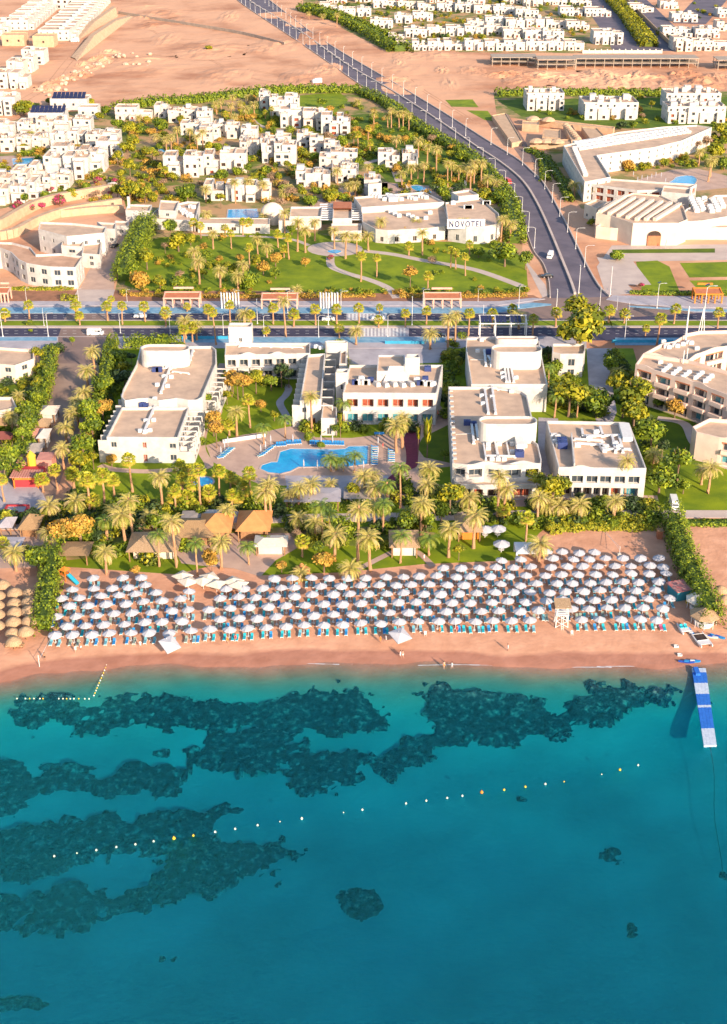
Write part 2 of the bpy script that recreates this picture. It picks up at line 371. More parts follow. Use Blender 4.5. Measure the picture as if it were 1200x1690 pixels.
reef([(-160,1380),(0,1372),(40,1362),(140,1356),(180,1337),(220,1347),(300,1350),(330,1350),(350,1380),(400,1392),(455,1387),(483,1405),(475,1428),(450,1447),(400,1447),(340,1478),(270,1488),(210,1518),(150,1528),(110,1541),(60,1518),(0,1533),(-160,1540),(-160,1490),(0,1490),(80,1470),(130,1457),(200,1472),(240,1460),(280,1430),(250,1403),(180,1403),(100,1440),(60,1458),(0,1440),(-160,1440)], 'large forked dark reef in the lower left of the water', 1.6)
for c, l in (((367,1338,21,10), 'small round coral patch right of the left reefs'), ((595,1483,40,22), 'largest lone coral patch below the centre of the bay'),
             ((1006,1409,18,11), 'small dark coral patch right of centre, farther from shore'), ((1041,1533,17,9), 'lowest small coral patch on the right side'),
             ((278,1585,16,10), 'tiny coral patch at the lower left of the picture'), ((862,1320,14,5), 'flat coral patch just below the right end of the buoy line'),
             ((1195,1445,12,9), 'coral patch at the right edge where the mooring rope ends'), ((75,1267,20,8), 'small coral hump above the left middle reef'), ((270,1247,16,10), 'small coral hump joined to the left middle reef'),
             ((30,1660,45,12), 'faint deep coral patch in the bottom left corner'), ((1175,1160,14,5), 'thin coral patch right of the floating pontoon')):
    reef(ell(*c), l, 1.0, step=.45)
#@@STRUCT
# ---------------------------------------------------------------- ground layers (each a few mm to cm above the one below)
sheet('garden_ground', [(-160,345),(-120,245),(0,205),(60,188),(190,180),(330,166),(420,152),(590,148),(690,205),(785,262),(848,350),(862,400),(862,490),(-200,490)], .004, gsoil)
sheet('garden_ground', [(815,155),(1400,148),(1400,235),(1100,235),(820,190)], .004, gsoil)
sheet('garden_ground', [(500,-6),(640,-12),(1010,-12),(1075,80),(960,88),(640,85),(500,14)], .004, gsoil)
sheet('garden_ground', [(900,240),(1400,215),(1400,345),(960,345),(905,260)], .004, gsoil)
sheet('lawn', [(232,480),(205,470),(225,415),(262,392),(480,378),(560,392),(640,396),(830,402),(868,430),(872,482),(700,487),(440,480)], .012, grass, label='bright green park lawn below the hillside hotel')
sheet('lawn', [(575,190),(650,185),(720,235),(800,290),(800,330),(640,300),(600,260)], .012, grassd)
sheet('lawn', [(395,190),(410,170),(470,160),(560,152),(575,165),(545,195),(440,215)], .012, grass)
sheet('lawn', [(820,165),(1300,158),(1300,212),(1000,212),(860,192)], .012, grassd)
sheet('lawn', [(735,165),(780,164),(790,177),(745,176)], .012, grass); sheet('lawn', [(770,182),(805,183),(818,200),(800,198)], .012, grass)
sheet('lawn', [(1050,432),(1085,430),(1105,440),(1122,482),(1060,484)], .012, grass); sheet('lawn', [(1122,434),(1300,430),(1300,455),(1138,458)], .012, grass)
sheet('lawn', [(1138,463),(1300,460),(1300,492),(1160,486)], .012, grass); sheet('lawn', [(1010,412),(1180,410),(1180,417),(1012,418)], .012, grassd)
sheet('red_soil', [(190,479),(880,487),(900,497),(-200,497),(-200,482)], .016, soil)
sheet('dirt_yard', [(-250,352),(0,345),(190,300),(205,330),(215,370),(190,480),(-250,480)], .012, desert)
sheet('forecourt', [(860,420),(900,470),(905,490),(1000,487),(985,440),(1010,405),(1300,402),(1300,428),(1000,432),(1050,484),(900,500)], .008, pavep)
sheet('pavement', [(-700,497),(1900,497),(1900,517),(-700,517)], .02, paveg)
# boulevard
KB = .12
sheet('boulevard', [(-900,516),(2100,516),(2100,562),(-900,562)], .024, asphd, label='dark dual carriageway crossing the picture')
slab('median_kerb', [(-700,528.5),(1900,528.5),(1900,541),(-700,541)], .024, .024+KB, pavep)
sheet('median_grass', [(-700,530),(1900,530),(1900,538),(-700,538)], .024+KB+.01, grass)
slab('pavement', [(-700,508),(820,508),(880,500),(910,502),(910,504),(850,511),(820,517),(-700,517)], .03, .03+KB, bluep, label='blue painted pavement along the far side of the boulevard')
slab('pavement', [(-700,498),(820,498),(880,492),(900,494),(820,505),(-700,505)], .03, .03+KB, paveg)
slab('pavement', [(1010,488),(1900,500),(1900,512),(1150,508),(1050,503),(1000,495)], .03, .03+KB, paveg)
slab('pavement', [(1035,505),(1150,511),(1900,515),(1900,517.5),(1150,514),(1040,507)], .03, .03+KB, bluep)
slab('pavement', [(-700,556),(96,556),(96,576),(-700,576)], .03, .03+KB, paveg); slab('pavement', [(190,556),(968,556),(968,575),(190,575)], .03, .03+KB, paveg)
slab('pavement', [(1015,558),(1900,558),(1900,570),(1015,570)], .03, .03+KB, bluep)
slab('pavement', [(-700,557),(94,557),(94,563),(-700,563)], .152, .16, bluep); slab('pavement', [(300,557),(735,557),(735,566),(300,566)], .152, .16, bluep)
sheet('pedestrian_crossing', [(572,517),(638,517),(638,529),(572,529)], .03, paveg); sheet('pedestrian_crossing', [(595,541),(675,541),(675,556),(595,556)], .03, paveg)
sheet('junction', [(838,517),(905,487),(1000,483),(1030,496),(1120,510),(1150,517),(1000,526),(860,526)], .028, aprm)
sheet('junction', [(96,600),(96,556),(110,516),(178,516),(190,556),(178,600)], .028, aprm); sheet('lane', [(110,516),(128,478),(190,478),(178,516)], .028, pavep)
mb = MB()
for y in (521, 524.5, 546, 550.5):
    for k, x in enumerate(range(-600, 1800, 16)):
        if (y < 530 and 850 < x < 1110): continue
        mb.face([gp(x, y+.16, .034), gp(x+6, y+.16, .034), gp(x+6, y-.12, .034), gp(x, y-.12, .034)])
for yy in (517.6, 528, 541.6, 555.4):
    mb.face([gp(-700, yy+.2, .036), gp(820, yy+.2, .036), gp(820, yy-.2, .036), gp(-700, yy-.2, .036)])
for x in range(575, 640, 6): mb.face([gp(x, 528, .034), gp(x+3, 528, .034), gp(x+3, 518, .034), gp(x, 518, .034)])
for x in range(600, 672, 6): mb.face([gp(x, 555, .034), gp(x+3, 555, .034), gp(x+3, 542, .034), gp(x, 542, .034)])
# sloping road
RL = [(386,-10),(400,7),(497,72),(590,137),(633,167),(687,200),(745,235),(800,277),(837,320),(863,367),(880,413),(897,437),(906,465),(908,492)]
RR = [(428,-10),(444,0),(533,67),(650,137),(733,187),(800,230),(855,264),(877,283),(900,307),(933,367),(953,407),(973,447),(990,475),(1006,490)]
RM = [(405,-10),(420,7),(493,50),(573,107),(647,150),(720,197),(787,243),(828,270),(863,300),(887,337),(910,387),(933,443),(943,468),(949,486)]
def rs(pts): return [gp(*p) for p in smooth_px(pts, 6, False)]
L_, Rr_, Mm = rs(RL), rs(RR), rs(RM)
m2 = MB()
for i in range(len(L_)-1): m2.face([L_[i+1]+Vector((0,0,.03)), Rr_[i+1]+Vector((0,0,.03)), Rr_[i]+Vector((0,0,.03)), L_[i]+Vector((0,0,.03))])
struct(m2.obj('sloping_road', asph), 'grey road running from the boulevard up into the desert')
m2 = MB(); ribbon_mb(m2, L_, 3.2, .2, .022); struct(m2.obj('verge', pavep)); m2 = MB(); ribbon_mb(m2, Rr_, -.2, -4.5, .022); struct(m2.obj('verge', pavep))
m2 = MB()
def wallstrip(m, P, w, h, z=.03):
    for a, b in zip(P[:-1], P[1:]): m.bar((a.x, a.y, z+h/2), (b.x, b.y, z+h/2), w, h)
wallstrip(m2, Mm, .9, .7); tag(m2.obj('road_divider', pavep), 'pale low concrete divider down the middle of the sloping road', 'divider', fixed=True, at=(850,300))
m2 = MB(); wallstrip(m2, L_, .35, .5); struct(m2.obj('kerb', pavep)); m2 = MB(); wallstrip(m2, Rr_, .5, .6); struct(m2.obj('kerb', pavep))
for A, B in ((L_, Mm), (Mm, Rr_)):
    for f in (1/3, 2/3):
        P = [a.lerp(b, f) for a, b in zip(A, B)]
        for p, a in along(P, 9):
            if p.y > 1300: break
            d = Vector((math.cos(a), math.sin(a), 0)); n = Vector((-d.y, d.x, 0))*.24; q = p+d*3.2
            mb.face([(p-n).to_tuple()[:2]+(.04,), (q-n).to_tuple()[:2]+(.04,), (q+n).to_tuple()[:2]+(.04,), (p+n).to_tuple()[:2]+(.04,)][::-1])
struct(mb.obj('road_markings', paintw))
# distant lane at the far top right and its kerb wall
ribbon('lane', [(1003,-12),(1052,45),(1082,84)], 62, .02, asph)
sheet('yard', [(1150,-5),(1200,0),(1165,40),(1110,38)], .02, asph)
# lower hotel grounds
sheet('lawn', [(178,575),(1045,575),(1108,800),(1108,850),(905,868),(890,880),(872,905),(848,925),(700,931),(640,937),(560,945),(470,948),(425,950),(385,938),(345,935),(290,948),(100,935),(92,860),(140,760)], .02, grass, label='green hotel garden lawn between the boulevard and the beach')
sheet('soil_bed', [(100,890),(150,860),(330,868),(500,872),(660,868),(720,880),(690,905),(560,900),(470,905),(440,880),(300,905),(200,915),(110,925)], .028, gsoil)
slab('promenade', [(-300,866),(95,864),(260,857),(490,849),(700,846),(900,842),(1300,843),(1300,855),(900,855),(700,860),(490,862),(260,870),(95,874),(-300,876)], .0, .10, pavep, label='pale promenade between the palms and the beach garden')
sheet('entrance_plaza', [(574,566),(748,566),(742,598),(600,603),(576,600)], .034, paveg)
sheet('pool_deck', [(340,735),(350,762),(395,785),(430,800),(560,805),(640,800),(665,845),(700,846),(712,800),(690,775),(745,770),(745,690),(700,640),(560,690),(497,700),(440,712),(400,718)], .03, pavem, label='pinkish paved deck around the swimming pool')
sheet('lawn', [(510,704),(640,700),(640,716),(580,723),(520,722)], .036, grass)
sheet('lawn', [(698,722),(742,700),(746,765),(700,755),(688,738)], .036, grassd)
sheet('snack_terrace', [(470,785),(640,785),(650,835),(480,838)], .036, paveg)
sheet('purple_path', [(672,713),(683,712),(693,722),(692,735),(690,755),(688,770),(672,778),(662,790),(657,822),(634,822),(632,802),(645,785),(668,770),(670,745),(666,728)], .042, purp, 3, label='purple paved path right of the pool')
ribbon('garden_path', [(368,600),(352,640),(360,680),(340,700),(332,740),(345,768),(318,772),(250,778),(190,775),(165,768)], 2.4, .036, pavem)
ribbon('garden_path', [(462,628),(476,640),(472,652),(462,665),(472,685),(480,700)], 2.2, .036, paveg)
ribbon('garden_path', [(905,690),(905,760),(912,800)], 5.5, .036, paveg)
sheet('restaurant_terrace', [(750,795),(920,795),(930,835),(740,838)], .036, pavem)
sheet('restaurant_terrace', [(900,815),(1085,818),(1090,842),(900,840)], .036, pavem)
sheet('service_lane', [(968,575),(1010,575),(1008,620),(1018,680),(1010,700),(985,700),(972,640)], .04, paveg)
sheet('lawn', [(1060,600),(1500,660),(1500,842),(1105,842),(1075,720),(1040,640)], .024, grassd)
sheet('lawn', [(1125,765),(1500,770),(1500,842),(1110,842)], .03, grass)
ribbon('garden_path', [(1085,690),(1130,700),(1150,735),(1200,770),(1320,800)], 3, .036, pavep)
sheet('garden_hedge_bed', [(1108,856),(1500,856),(1500,868),(1108,868)], .024, grassd)
sheet('market_street', [(88,600),(180,600),(165,650),(130,710),(105,780),(92,815),(85,862),(-200,862),(-200,790),(30,790),(60,700),(85,640)], .024, dirtm)
sheet('lawn', [(-260,610),(66,610),(60,650),(25,720),(-10,790),(-260,790)], .03, grassd)
sheet('square', [(-260,795),(60,790),(78,830),(88,862),(-260,864)], .03, paveg)
sheet('terrace_floor', [(-200,880),(95,876),(92,935),(-200,945)], .024, pavem)
sheet('beach_bar_terrace', [(285,905),(330,880),(480,880),(490,905),(455,925),(430,952),(385,938),(345,935),(300,930)], .04, pavem)
ribbon('garden_path', [(590,940),(640,915),(665,905),(690,912),(715,935)], 1.6, .042, pavem)
sheet('sand_court', [(905,870),(1092,868),(1110,905),(1115,945),(850,935),(878,905),(892,882)], .022, sandm)
# park above the boulevard
ribbon('park_path', [(545,425),(548,440),(570,450),(610,462),(640,475),(655,492)], 3.2, .02, pavep)
ribbon('park_path', [(600,414),(650,420),(700,430),(760,440),(800,450),(860,472)], 3.6, .02, pavep)
sheet('plaza', ell(553, 411, 46, 12, 20), .024, pavep)
ribbon('park_path', [(330,388),(420,390),(480,395),(510,405)], 2.2, .02, pavep)
ribbon('park_path', [(415,195),(425,205),(445,213)], 3, .02, pavep); ribbon('park_path', [(600,270),(640,265),(660,300)], 4, .02, pavep)
sheet('hotel_forecourt', [(500,345),(560,310),(640,300),(640,340),(560,370)], .02, pavem)
sheet('pool_deck', [(610,300),(790,312),(850,320),(850,335),(700,335),(600,325)], .02, pavem)
sheet('pool_deck', [(1040,300),(1110,280),(1150,278),(1200,290),(1200,310),(1080,322)], .02, pavem)
sheet('pool_deck', [(0,258),(70,255),(72,300),(0,310)], .02, pavem)
ribbon('lane', [(60,345),(110,340),(160,335),(212,322)], 6, .018, desert)
sheet('driveway', [(185,378),(215,372),(212,400),(190,440),(188,480),(130,480),(150,440),(165,400)], .022, pavem)
sheet('compound_road', [(815,190),(838,188),(868,235),(885,268),(865,268),(838,230)], .02, aprm)
sheet('car_park', [(985,425),(1040,425),(1075,470),(1010,470)], .02, pavep)
# ---------------------------------------------------------------- pools
def pool(pts, label, sm=0, z=.05, loungers=None):
    if sm: pts = smooth_px(pts, sm)
    poly = ccw([tuple(gp(x, y).xy) for x, y in pts]); c = to_px(Vector((sum(p[0] for p in poly)/len(poly), sum(p[1] for p in poly)/len(poly), 0)))
    cx = sum(p[0] for p in poly)/len(poly); cy = sum(p[1] for p in poly)/len(poly)
    t = thing('swimming_pool', label, 'pool', (cx, cy, 0), fixed=True)
    rel = [(p[0]-cx, p[1]-cy) for p in poly]
    m = MB(); m.prism(rel, .0, z, 0, 0); m.obj('basin', pooltile, t)
    out = inset(rel, -.45); m = MB(); n = len(rel)
    for k in range(n):
        a, b, c_, d = rel[k], rel[(k+1) % n], out[(k+1) % n], out[k]
        m.face([(d[0], d[1], z+.08), (c_[0], c_[1], z+.08), (b[0], b[1], z+.08), (a[0], a[1], z+.08)])
        m.face([(d[0], d[1], 0), (c_[0], c_[1], 0), (c_[0], c_[1], z+.08), (d[0], d[1], z+.08)]); m.face([(b[0], b[1], 0), (a[0], a[1], 0), (a[0], a[1], z+.08), (b[0], b[1], z+.08)])
    m.obj('coping', pavep, t)
    m = MB(); m.flat(rel, z+.02); m.obj('water', poolw, t)
poolw = M('pool_water', (.01, .38, .70), (.01, .28, .60), .08, .35, .06, 1.2, spec=.5)
pool([(463,746),(480,741),(552,742),(570,741),(576,737),(607.5,736.5),(606.5,766),(576,770),(492,771),(479,778),(462,782),(443,780),(430,774),(433,768),(448,763),(458,763)], 'large blue swimming pool with a rounded left end, in front of the lobby')
pool([(377,346),(424,345),(427,359),(375,360)], 'small blue rectangular pool on the raised terrace of the hillside hotel')
pool(ell(322+13, 795, 17, 8, 14), 'small round pool half hidden by the palms below the left hotel wing')
pool([(678,308),(690,306),(706,312),(712,318),(700,319),(685,314)], 'curved turquoise pool behind the hillside hotel', 3)
pool([(730,316),(745,315),(742,325),(731,325)], 'tiny blue pool right of the curved turquoise one')
pool([(1118,292),(1140,290),(1150,297),(1140,308),(1108,308),(1104,302),(1112,297)], 'blue lagoon pool in the courtyard of the right hotel', 3)
pool([(20,262),(70,260),(72,270),(22,272)], 'pale blue pool in the upper left village, the farther one'); pool([(-10,283),(18,282),(20,291),(-10,293)], 'blue pool at the left edge of the upper left village, the nearer one')
pool([(262,246),(290,247),(289,251),(263,251)], 'narrow teal pool between the hillside villas')
pool([(540,415),(552,412),(564,415),(552,419)], 'small round fountain basin on the plaza of the park', 3)
# ---------------------------------------------------------------- building kit
WC = {}
def win_mesh(kind, w, h):
    w = round(w*4)/4; h = round(h*4)/4; key = (kind, w, h)
    if key in WC: return WC[key]
    g = MB(); g.face([(-w/2, 0, 0), (w/2, 0, 0), (w/2, 0, h), (-w/2, 0, h)])
    gm = g.mesh('window', {'w': glass, 't': teal, 'd': dark, 'r': redin}[kind])
    f = MB(); t = .09
    for x in ([-w/2+t/2, 0, w/2-t/2] if w > .9 else [-w/2+t/2, w/2-t/2]): f.box(x, -.04, 0, t, .06, h)
    for z in (0, h-t): f.box(0, -.045, z, w-.01, .07, t)
    fm = f.mesh('frame', wfr); WC[key] = (gm, fm); return WC[key]
class BLD:
    def __init__(s, name, label, cat='building', at=None, group=None, wm=None, rm=None, near=True, origin=None, fixed=True):
        s.o = Vector((origin[0], origin[1], 0)); s.t = thing(name, label, cat, s.o, 0, group, at=at, fixed=fixed)
        s.w = MB(); s.r = MB(); s.wins = []; s.wm = wm or white; s.rm = rm or roofm; s.near = near; s.x = {}
    def wall(s, p, q, z0, z1, ops=(), depth=.3):
        p = Vector(p); q = Vector(q); L = (q-p).length; d = (q-p)/L; nrm = Vector((d.y, -d.x))
        def P(u, z, k=0): v = p+d*u-nrm*k; return (v.x, v.y, z)
        us = sorted({0, round(L, 4)} | {round(v, 4) for o in ops for v in o[:2]}); zs = sorted({round(z0, 4), round(z1, 4)} | {round(v, 4) for o in ops for v in o[2:4]})
        for i in range(len(us)-1):
            run = None
            for j in range(len(zs)-1):
                uc, zc = (us[i]+us[i+1])/2, (zs[j]+zs[j+1])/2
                if any(o[0] < uc < o[1] and o[2] < zc < o[3] for o in ops): continue
                s.w.face([P(us[i], zs[j]), P(us[i+1], zs[j]), P(us[i+1], zs[j+1]), P(us[i], zs[j+1])])
        for o in ops:
            a, b, c, e = o[:4]; k = o[4] if len(o) > 4 and o[4] else depth
            s.w.face([P(a, c), P(a, c, k), P(a, e, k), P(a, e)]); s.w.face([P(b, c, k), P(b, c), P(b, e), P(b, e, k)])
            s.w.face([P(a, c), P(b, c), P(b, c, k), P(a, c, k)]); s.w.face([P(a, e, k), P(b, e, k), P(b, e), P(a, e)])
            kind = o[5] if len(o) > 5 else 'w'
            if k > 1: s.w.face([P(a, c, k), P(b, c, k), P(b, e, k), P(a, e, k)]); wk = .86*(b-a); ww, hh, kk, cz = wk, (e-c)*.9, k-.06, c
            else: ww, hh, kk, cz = b-a, e-c, k-.02, c
            v = p+d*((a+b)/2)-nrm*kk
            s.wins.append((kind, v.x, v.y, cz, math.atan2(d.y, d.x), ww, hh))
    def block(s, poly, h, z0=0, st=2, sp=3.6, ww=1.4, wh=1.3, sill=1.0, kind='w', par=.8, back=False, pt=.3, edges=None, depth=.25, hs=None, roofed=True, seed=None):
        poly = ccw([tuple(p) for p in poly]); n = len(poly); rr = random.Random(seed) if seed is not None else None
        for k in range(n):
            a, b = poly[k], poly[(k+1) % n]; dx, dy = b[0]-a[0], b[1]-a[1]; L = math.hypot(dx, dy)
            if L < .01: continue
            ny = -dx/L; ops = []
            if st and L > 2.6 and (back or ny < .5) and (edges is None or k in edges):
                fh = hs or (h-z0-par)/st; m = max(1, int((L-.6)/sp))
                for i in range(m):
                    u = (i+.5)*L/m
                    for f in range(st):
                        if rr and rr.random() < .25: continue
                        zz = z0+f*fh+sill; w_ = ww if not rr else ww*rr.choice((.6, 1, 1, 1.4)); w_ = min(w_, L-1)
                        if zz+wh < h-.3: ops.append((max(.3, u-w_/2), min(L-.3, u+w_/2), zz, min(zz+wh, h-par), depth, kind))
            s.wall(a, b, z0, h, ops)
        if not roofed: return
        ins = inset(poly, pt)
        for k in range(n):
            a, b, c, d = poly[k], poly[(k+1) % n], ins[(k+1) % n], ins[k]
            s.w.face([(a[0], a[1], h), (b[0], b[1], h), (c[0], c[1], h), (d[0], d[1], h)])
            s.w.face([(d[0], d[1], h), (c[0], c[1], h), (c[0], c[1], h-par), (d[0], d[1], h-par)])
        s.r.flat(ins, h-par)
    def hump(s, p, q, t, w, h, rise): # low curved crest on a parapet
        p = Vector(p); q = Vector(q); L = (q-p).length; d = (q-p)/L; nr = Vector((-d.y, d.x)); pts = [(u*w-w/2, rise*.5*(1-math.cos(2*PI*u))) for u in [i/10 for i in range(11)]]
        c = p+d*(L*t)
        for (a, za), (b, zb) in zip(pts[:-1], pts[1:]):
            A, B = c+d*a+nr*.003, c+d*b+nr*.003; A2, B2 = A+nr*.28, B+nr*.28
            s.w.face([(A.x, A.y, h), (B.x, B.y, h), (B.x, B.y, h+zb), (A.x, A.y, h+za)]); s.w.face([(B2.x, B2.y, h), (A2.x, A2.y, h), (A2.x, A2.y, h+za), (B2.x, B2.y, h+zb)])
            s.w.face([(A.x, A.y, h+za), (B.x, B.y, h+zb), (B2.x, B2.y, h+zb), (A2.x, A2.y, h+za)])
    def part(s, name, mats, mb=None): # collect extra parts in world coordinates
        mb = mb or MB(); s.x.setdefault(name, []).append((mb, mats)); return mb
    def done(s):
        def sh(mb): mb.v = [(x-s.o.x, y-s.o.y, z) for x, y, z in mb.v]; return mb
        sh(s.w).obj('wall', s.wm, s.t)
        if s.r.f: sh(s.r).obj('roof', s.rm, s.t)
        for nme, L in s.x.items():
            for mb, mats in L:
                if mb.f: sh(mb).obj(nme, mats, s.t)
        for i, (k, x, y, z, a, w, h) in enumerate(s.wins[:100]):
            g, f = win_mesh(k, w, h); o = link('window', g, s.t, (x-s.o.x, y-s.o.y, z), a)
            if s.near: link('frame', f, o)
        if len(s.wins) > 100:
            m = MB()
            for k, x, y, z, a, w, h in s.wins[100:]:
                d = Vector((math.cos(a), math.sin(a)))*w/2; x -= s.o.x; y -= s.o.y
                m.face([(x-d.x, y-d.y, z), (x+d.x, y+d.y, z), (x+d.x, y+d.y, z+h), (x-d.x, y-d.y, z+h)])
            m.obj('windows', glass, s.t)['kind'] = 'stuff'
        return s.t
def pz(pts, h): return [tuple(gp(x, y, h).xy) for x, y in pts]
def rrect(x0, y0, x1, y1, h, r=.3, n=5): # rounded-rectangle outline given by picture corners at height h
    A, B, C_, D_ = [gp(*p, h) for p in ((x0, y1), (x1, y1), (x1, y0), (x0, y0))]
    W_ = (B-A).length; Dp = (C_-B).length; rad = min(W_, Dp)*.48; cx = (A.x+B.x+C_.x+D_.x)/4; cy = (A.y+C_.y)/2; out = []
    for sx, sy, a0 in ((1, -1, -PI/2), (1, 1, 0), (-1, 1, PI/2), (-1, -1, PI)):
        for i in range(n+1):
            a = a0+PI/2*i/n; out.append((cx+sx*(W_/2-rad)+rad*math.cos(a), cy+sy*(Dp/2-rad)+rad*math.sin(a)))
    return out
def ac_unit(b, px, py, h, s=1.0, blue=False):
    p = gp(px, py, h); m = b.part('air_conditioner', bluem if blue else wpaint); m.box(p.x, p.y, h, 1.5*s, 1.1*s, 1.1*s); m.lathe(p.x, p.y, [(.4*s, h+1.1*s), (.4*s, h+1.2*s), (.0, h+1.2*s)], 8)
def pipe(b, a, c, h, w=.6, hh=.5):
    A = gp(*a, h); B = gp(*c, h); m = b.part('roof_pipe', wpaint); m.bar(A+Vector((0, 0, .25+hh/2)), B+Vector((0, 0, .25+hh/2)), w, hh)
    n = max(2, int((B-A).length/3))
    for i in range(n+1): p = A.lerp(B, i/n); m.box(p.x, p.y, h+.004, w*1.5, .2, .26)
def clutter(b, x0, y0, x1, y1, h, n, seed=1):
    r = random.Random(seed)
    for i in range(n): ac_unit(b, r.uniform(x0, x1), r.uniform(y0, y1), h, r.uniform(.6, 1.2), False)
def trellis(b, p, q, n, out, h): # thin open frames over upper terraces
    p = Vector(p); q = Vector(q); L = (q-p).length; d = (q-p)/L; nr = Vector((d.y, -d.x))
    for i in range(n+1):
        c = p+d*(.15+i*(L-.3)/n)+nr*.02; e = c+nr*out; m = b.part('terrace_frame', white); m.bar((c.x, c.y, h), (e.x, e.y, h), .3); m.bar((e.x, e.y, 3.3), (e.x, e.y, h-.16), .3)
        if i < n: f = p+d*(.3+(i+1)*(L-.3)/n)+nr*out; m.bar((e.x, e.y, 4.1), (f.x, f.y, 4.1), .12, .8)
        if i < n: g_ = p+d*((i+.5)*L/n)+nr*.04; k = b.part('balcony_door', glass); k.box(g_.x, g_.y, 3.5, min(2.2, L/n*.6), .05, 2.1, math.atan2(d.y, d.x))
def fins(b, p, q, n, out, h, z0=0, st=2, sl=.25, mat=None): # balcony tier along wall p->q (outward to the right)
    p = Vector(p); q = Vector(q); L = (q-p).length; d = (q-p)/L; nr = Vector((d.y, -d.x)); a = math.atan2(d.y, d.x)
    for i in range(n+1):
        c = p+d*(.15+i*(L-.3)/n)+nr*(out/2+.003); m = b.part('partition', mat or b.wm); m.box(c.x, c.y, z0, .22, out, h-z0, a)
    for f in range(1, st+1):
        for i in range(n):
            c = p+d*((i+.5)*L/n)+nr*.03; m = b.part('balcony_door', glass); m.box(c.x, c.y, z0+(h-z0)*(f-1)/st+.35, min(2.4, L/n*.6), .05, 2.1, a)
            c = p+d*((i+.5)*L/n)+nr*(out/2); zz = z0+(h-z0)*(f/st)-(h-z0)/st
            m = b.part('balcony', mat or b.wm); m.box(c.x, c.y, zz+.02, L/n-.35, out-.03, sl, a); e = c+nr*(out/2-.1); m.box(e.x, e.y, zz+sl+.02, L/n-.35, .14, .85, a)
trackm = wsurf('track_sand', (.46, .23, .13), (.60, .33, .20), .2, rough=.95)
# ---------------------------------------------------------------- beach hotel
# left wing
b = BLD('hotel_wing', 'long white left hotel wing with two flat roofs and a tower block', at=(260,670), origin=gp(250,760))
A1 = pz([(176,721), (294,722), (312,672), (201,672)], 7.4); A1 = ccw(A1)
b.block(A1, 7.4, st=0)
p, q = gp(176,721,7.4), gp(294,722,7.4)
b.w = MB(); b.r = MB(); n4 = len(A1)
fL = (Vector(q[:2])-Vector(p[:2])).length
def ops(*l): return [tuple(o) for o in l]
def blk2(b, poly, h, front_ops, par=.8, **k): # block whose camera-most edge gets a hand-made list of openings
    poly = ccw([tuple(x) for x in poly]); n = len(poly); best = min(range(n), key=lambda i: (poly[i][1]+poly[(i+1) % n][1]) - .002*math.dist(poly[i], poly[(i+1) % n]))
    save = b.wall
    def w(p_, q_, z0, z1, o=(), depth=.3):
        if tuple(p_) == poly[best]: o = front_ops(math.dist(p_, q_))
        return save(p_, q_, z0, z1, o, depth)
    b.wall = w; b.block(poly, h, par=par, st=0, **k); del b.wall
    return poly[best], poly[(best+1) % n]
blk2(b, A1, 7.4, lambda L: ops((L*.05, L*.13, 4.4, 6.0, .3, 'w'), (L*.49, L*.55, 4.2, 5.9, .5, 'r'), (L*.49, L*.55, .2, 2.4, .5, 'r'), (L*.87, L*.96, 4.2, 5.6, .4, 'w'), (L*.87, L*.96, .7, 2.4, .4, 'w')))
A2 = pz([(200,655), (206,661), (226,658), (244,657), (262,661), (292,657), (310,660), (325,660), (334,655), (357,600), (357,577), (350,571), (232,571), (225,601), (203,643)], 9.0)
b.block(A2, 9.0, st=0); b.block(rrect(232,568,313,579, 13.5), 13.5, z0=8.25, st=0, par=.7)
for e in ((294,722,312,672),(332,655,357,602)):
    a, c = gp(e[0], e[1], 7.4), gp(e[2], e[3], 7.4); fins(b, a.xy, c.xy, 6 if e[0] < 300 else 7, 4.0, 3.3, st=1); trellis(b, a.xy, c.xy, 6 if e[0] < 300 else 7, 3.9, 6.2)
a, c = gp(201,672,7.4), gp(176,721,7.4); fins(b, a.xy, c.xy, 6, 2.4, 6.4, st=2, mat=white)
a, c = gp(225,601,9), gp(200,655,9); fins(b, a.xy, c.xy, 6, 1.8, 6.4, st=2)
pipe(b, (283,604), (266,650), 8.2); pipe(b, (258,668), (238,716), 6.6); pipe(b, (319,580), (312,603), 8.2); pipe(b, (283,604), (312,603), 8.2)
pipe(b, (250,612), (283,609), 8.2, .4, .3); pipe(b, (285,615), (312,618), 8.2, .4, .3)
for x, y in ((277,608),(288,607),(271,623),(283,624),(260,637),(277,639),(256,660)): ac_unit(b, x, y, 8.2, .8)
ac_unit(b, 257,613, 8.2, 1.2, True); ac_unit(b, 263,613, 8.2, 1.2, True)
for x, y in ((248,676),(260,676),(241,696),(254,695),(232,713),(240,714),(248,712)): ac_unit(b, x, y, 6.6, .75)
ac_unit(b, 236,671, 6.6, 1.2, True); ac_unit(b, 241,672, 6.6, 1, True)
b.done()
# centre L-shaped wing
b = BLD('hotel_wing', 'L-shaped white hotel wing wrapping round the courtyard garden', at=(480,600), origin=gp(500,703))
P1 = pz([(371,586), (508,583), (537,583), (574,583), (574,566), (372,566)], 8.2)
def fo(L): return [(i*L/7+.5, (i+1)*L/7-.5, 4.4, 6.6, 1.6, 'w') for i in range(7)]+[(i*L/7+.5, (i+1)*L/7-.5, .4, 2.9, 1.6, 'w') for i in range(7)]
blk2(b, pz([(371,586), (512,583), (512,566), (372,566)], 8.2), 8.2, fo)
pp = pz([(371,586), (512,583)], 8.2)
for t in (.27, .62): b.hump(pp[0], pp[1], t, 5.5, 8.2, .7)
for i in range(7):
    u = (i+.5)/7; x = pp[0][0]*(1-u)+pp[1][0]*u; y = pp[0][1]*(1-u)+pp[1][1]*u; m = b.part('balcony', white); m.box(x, y-.5, 3.3, 3.2, 1, .9)
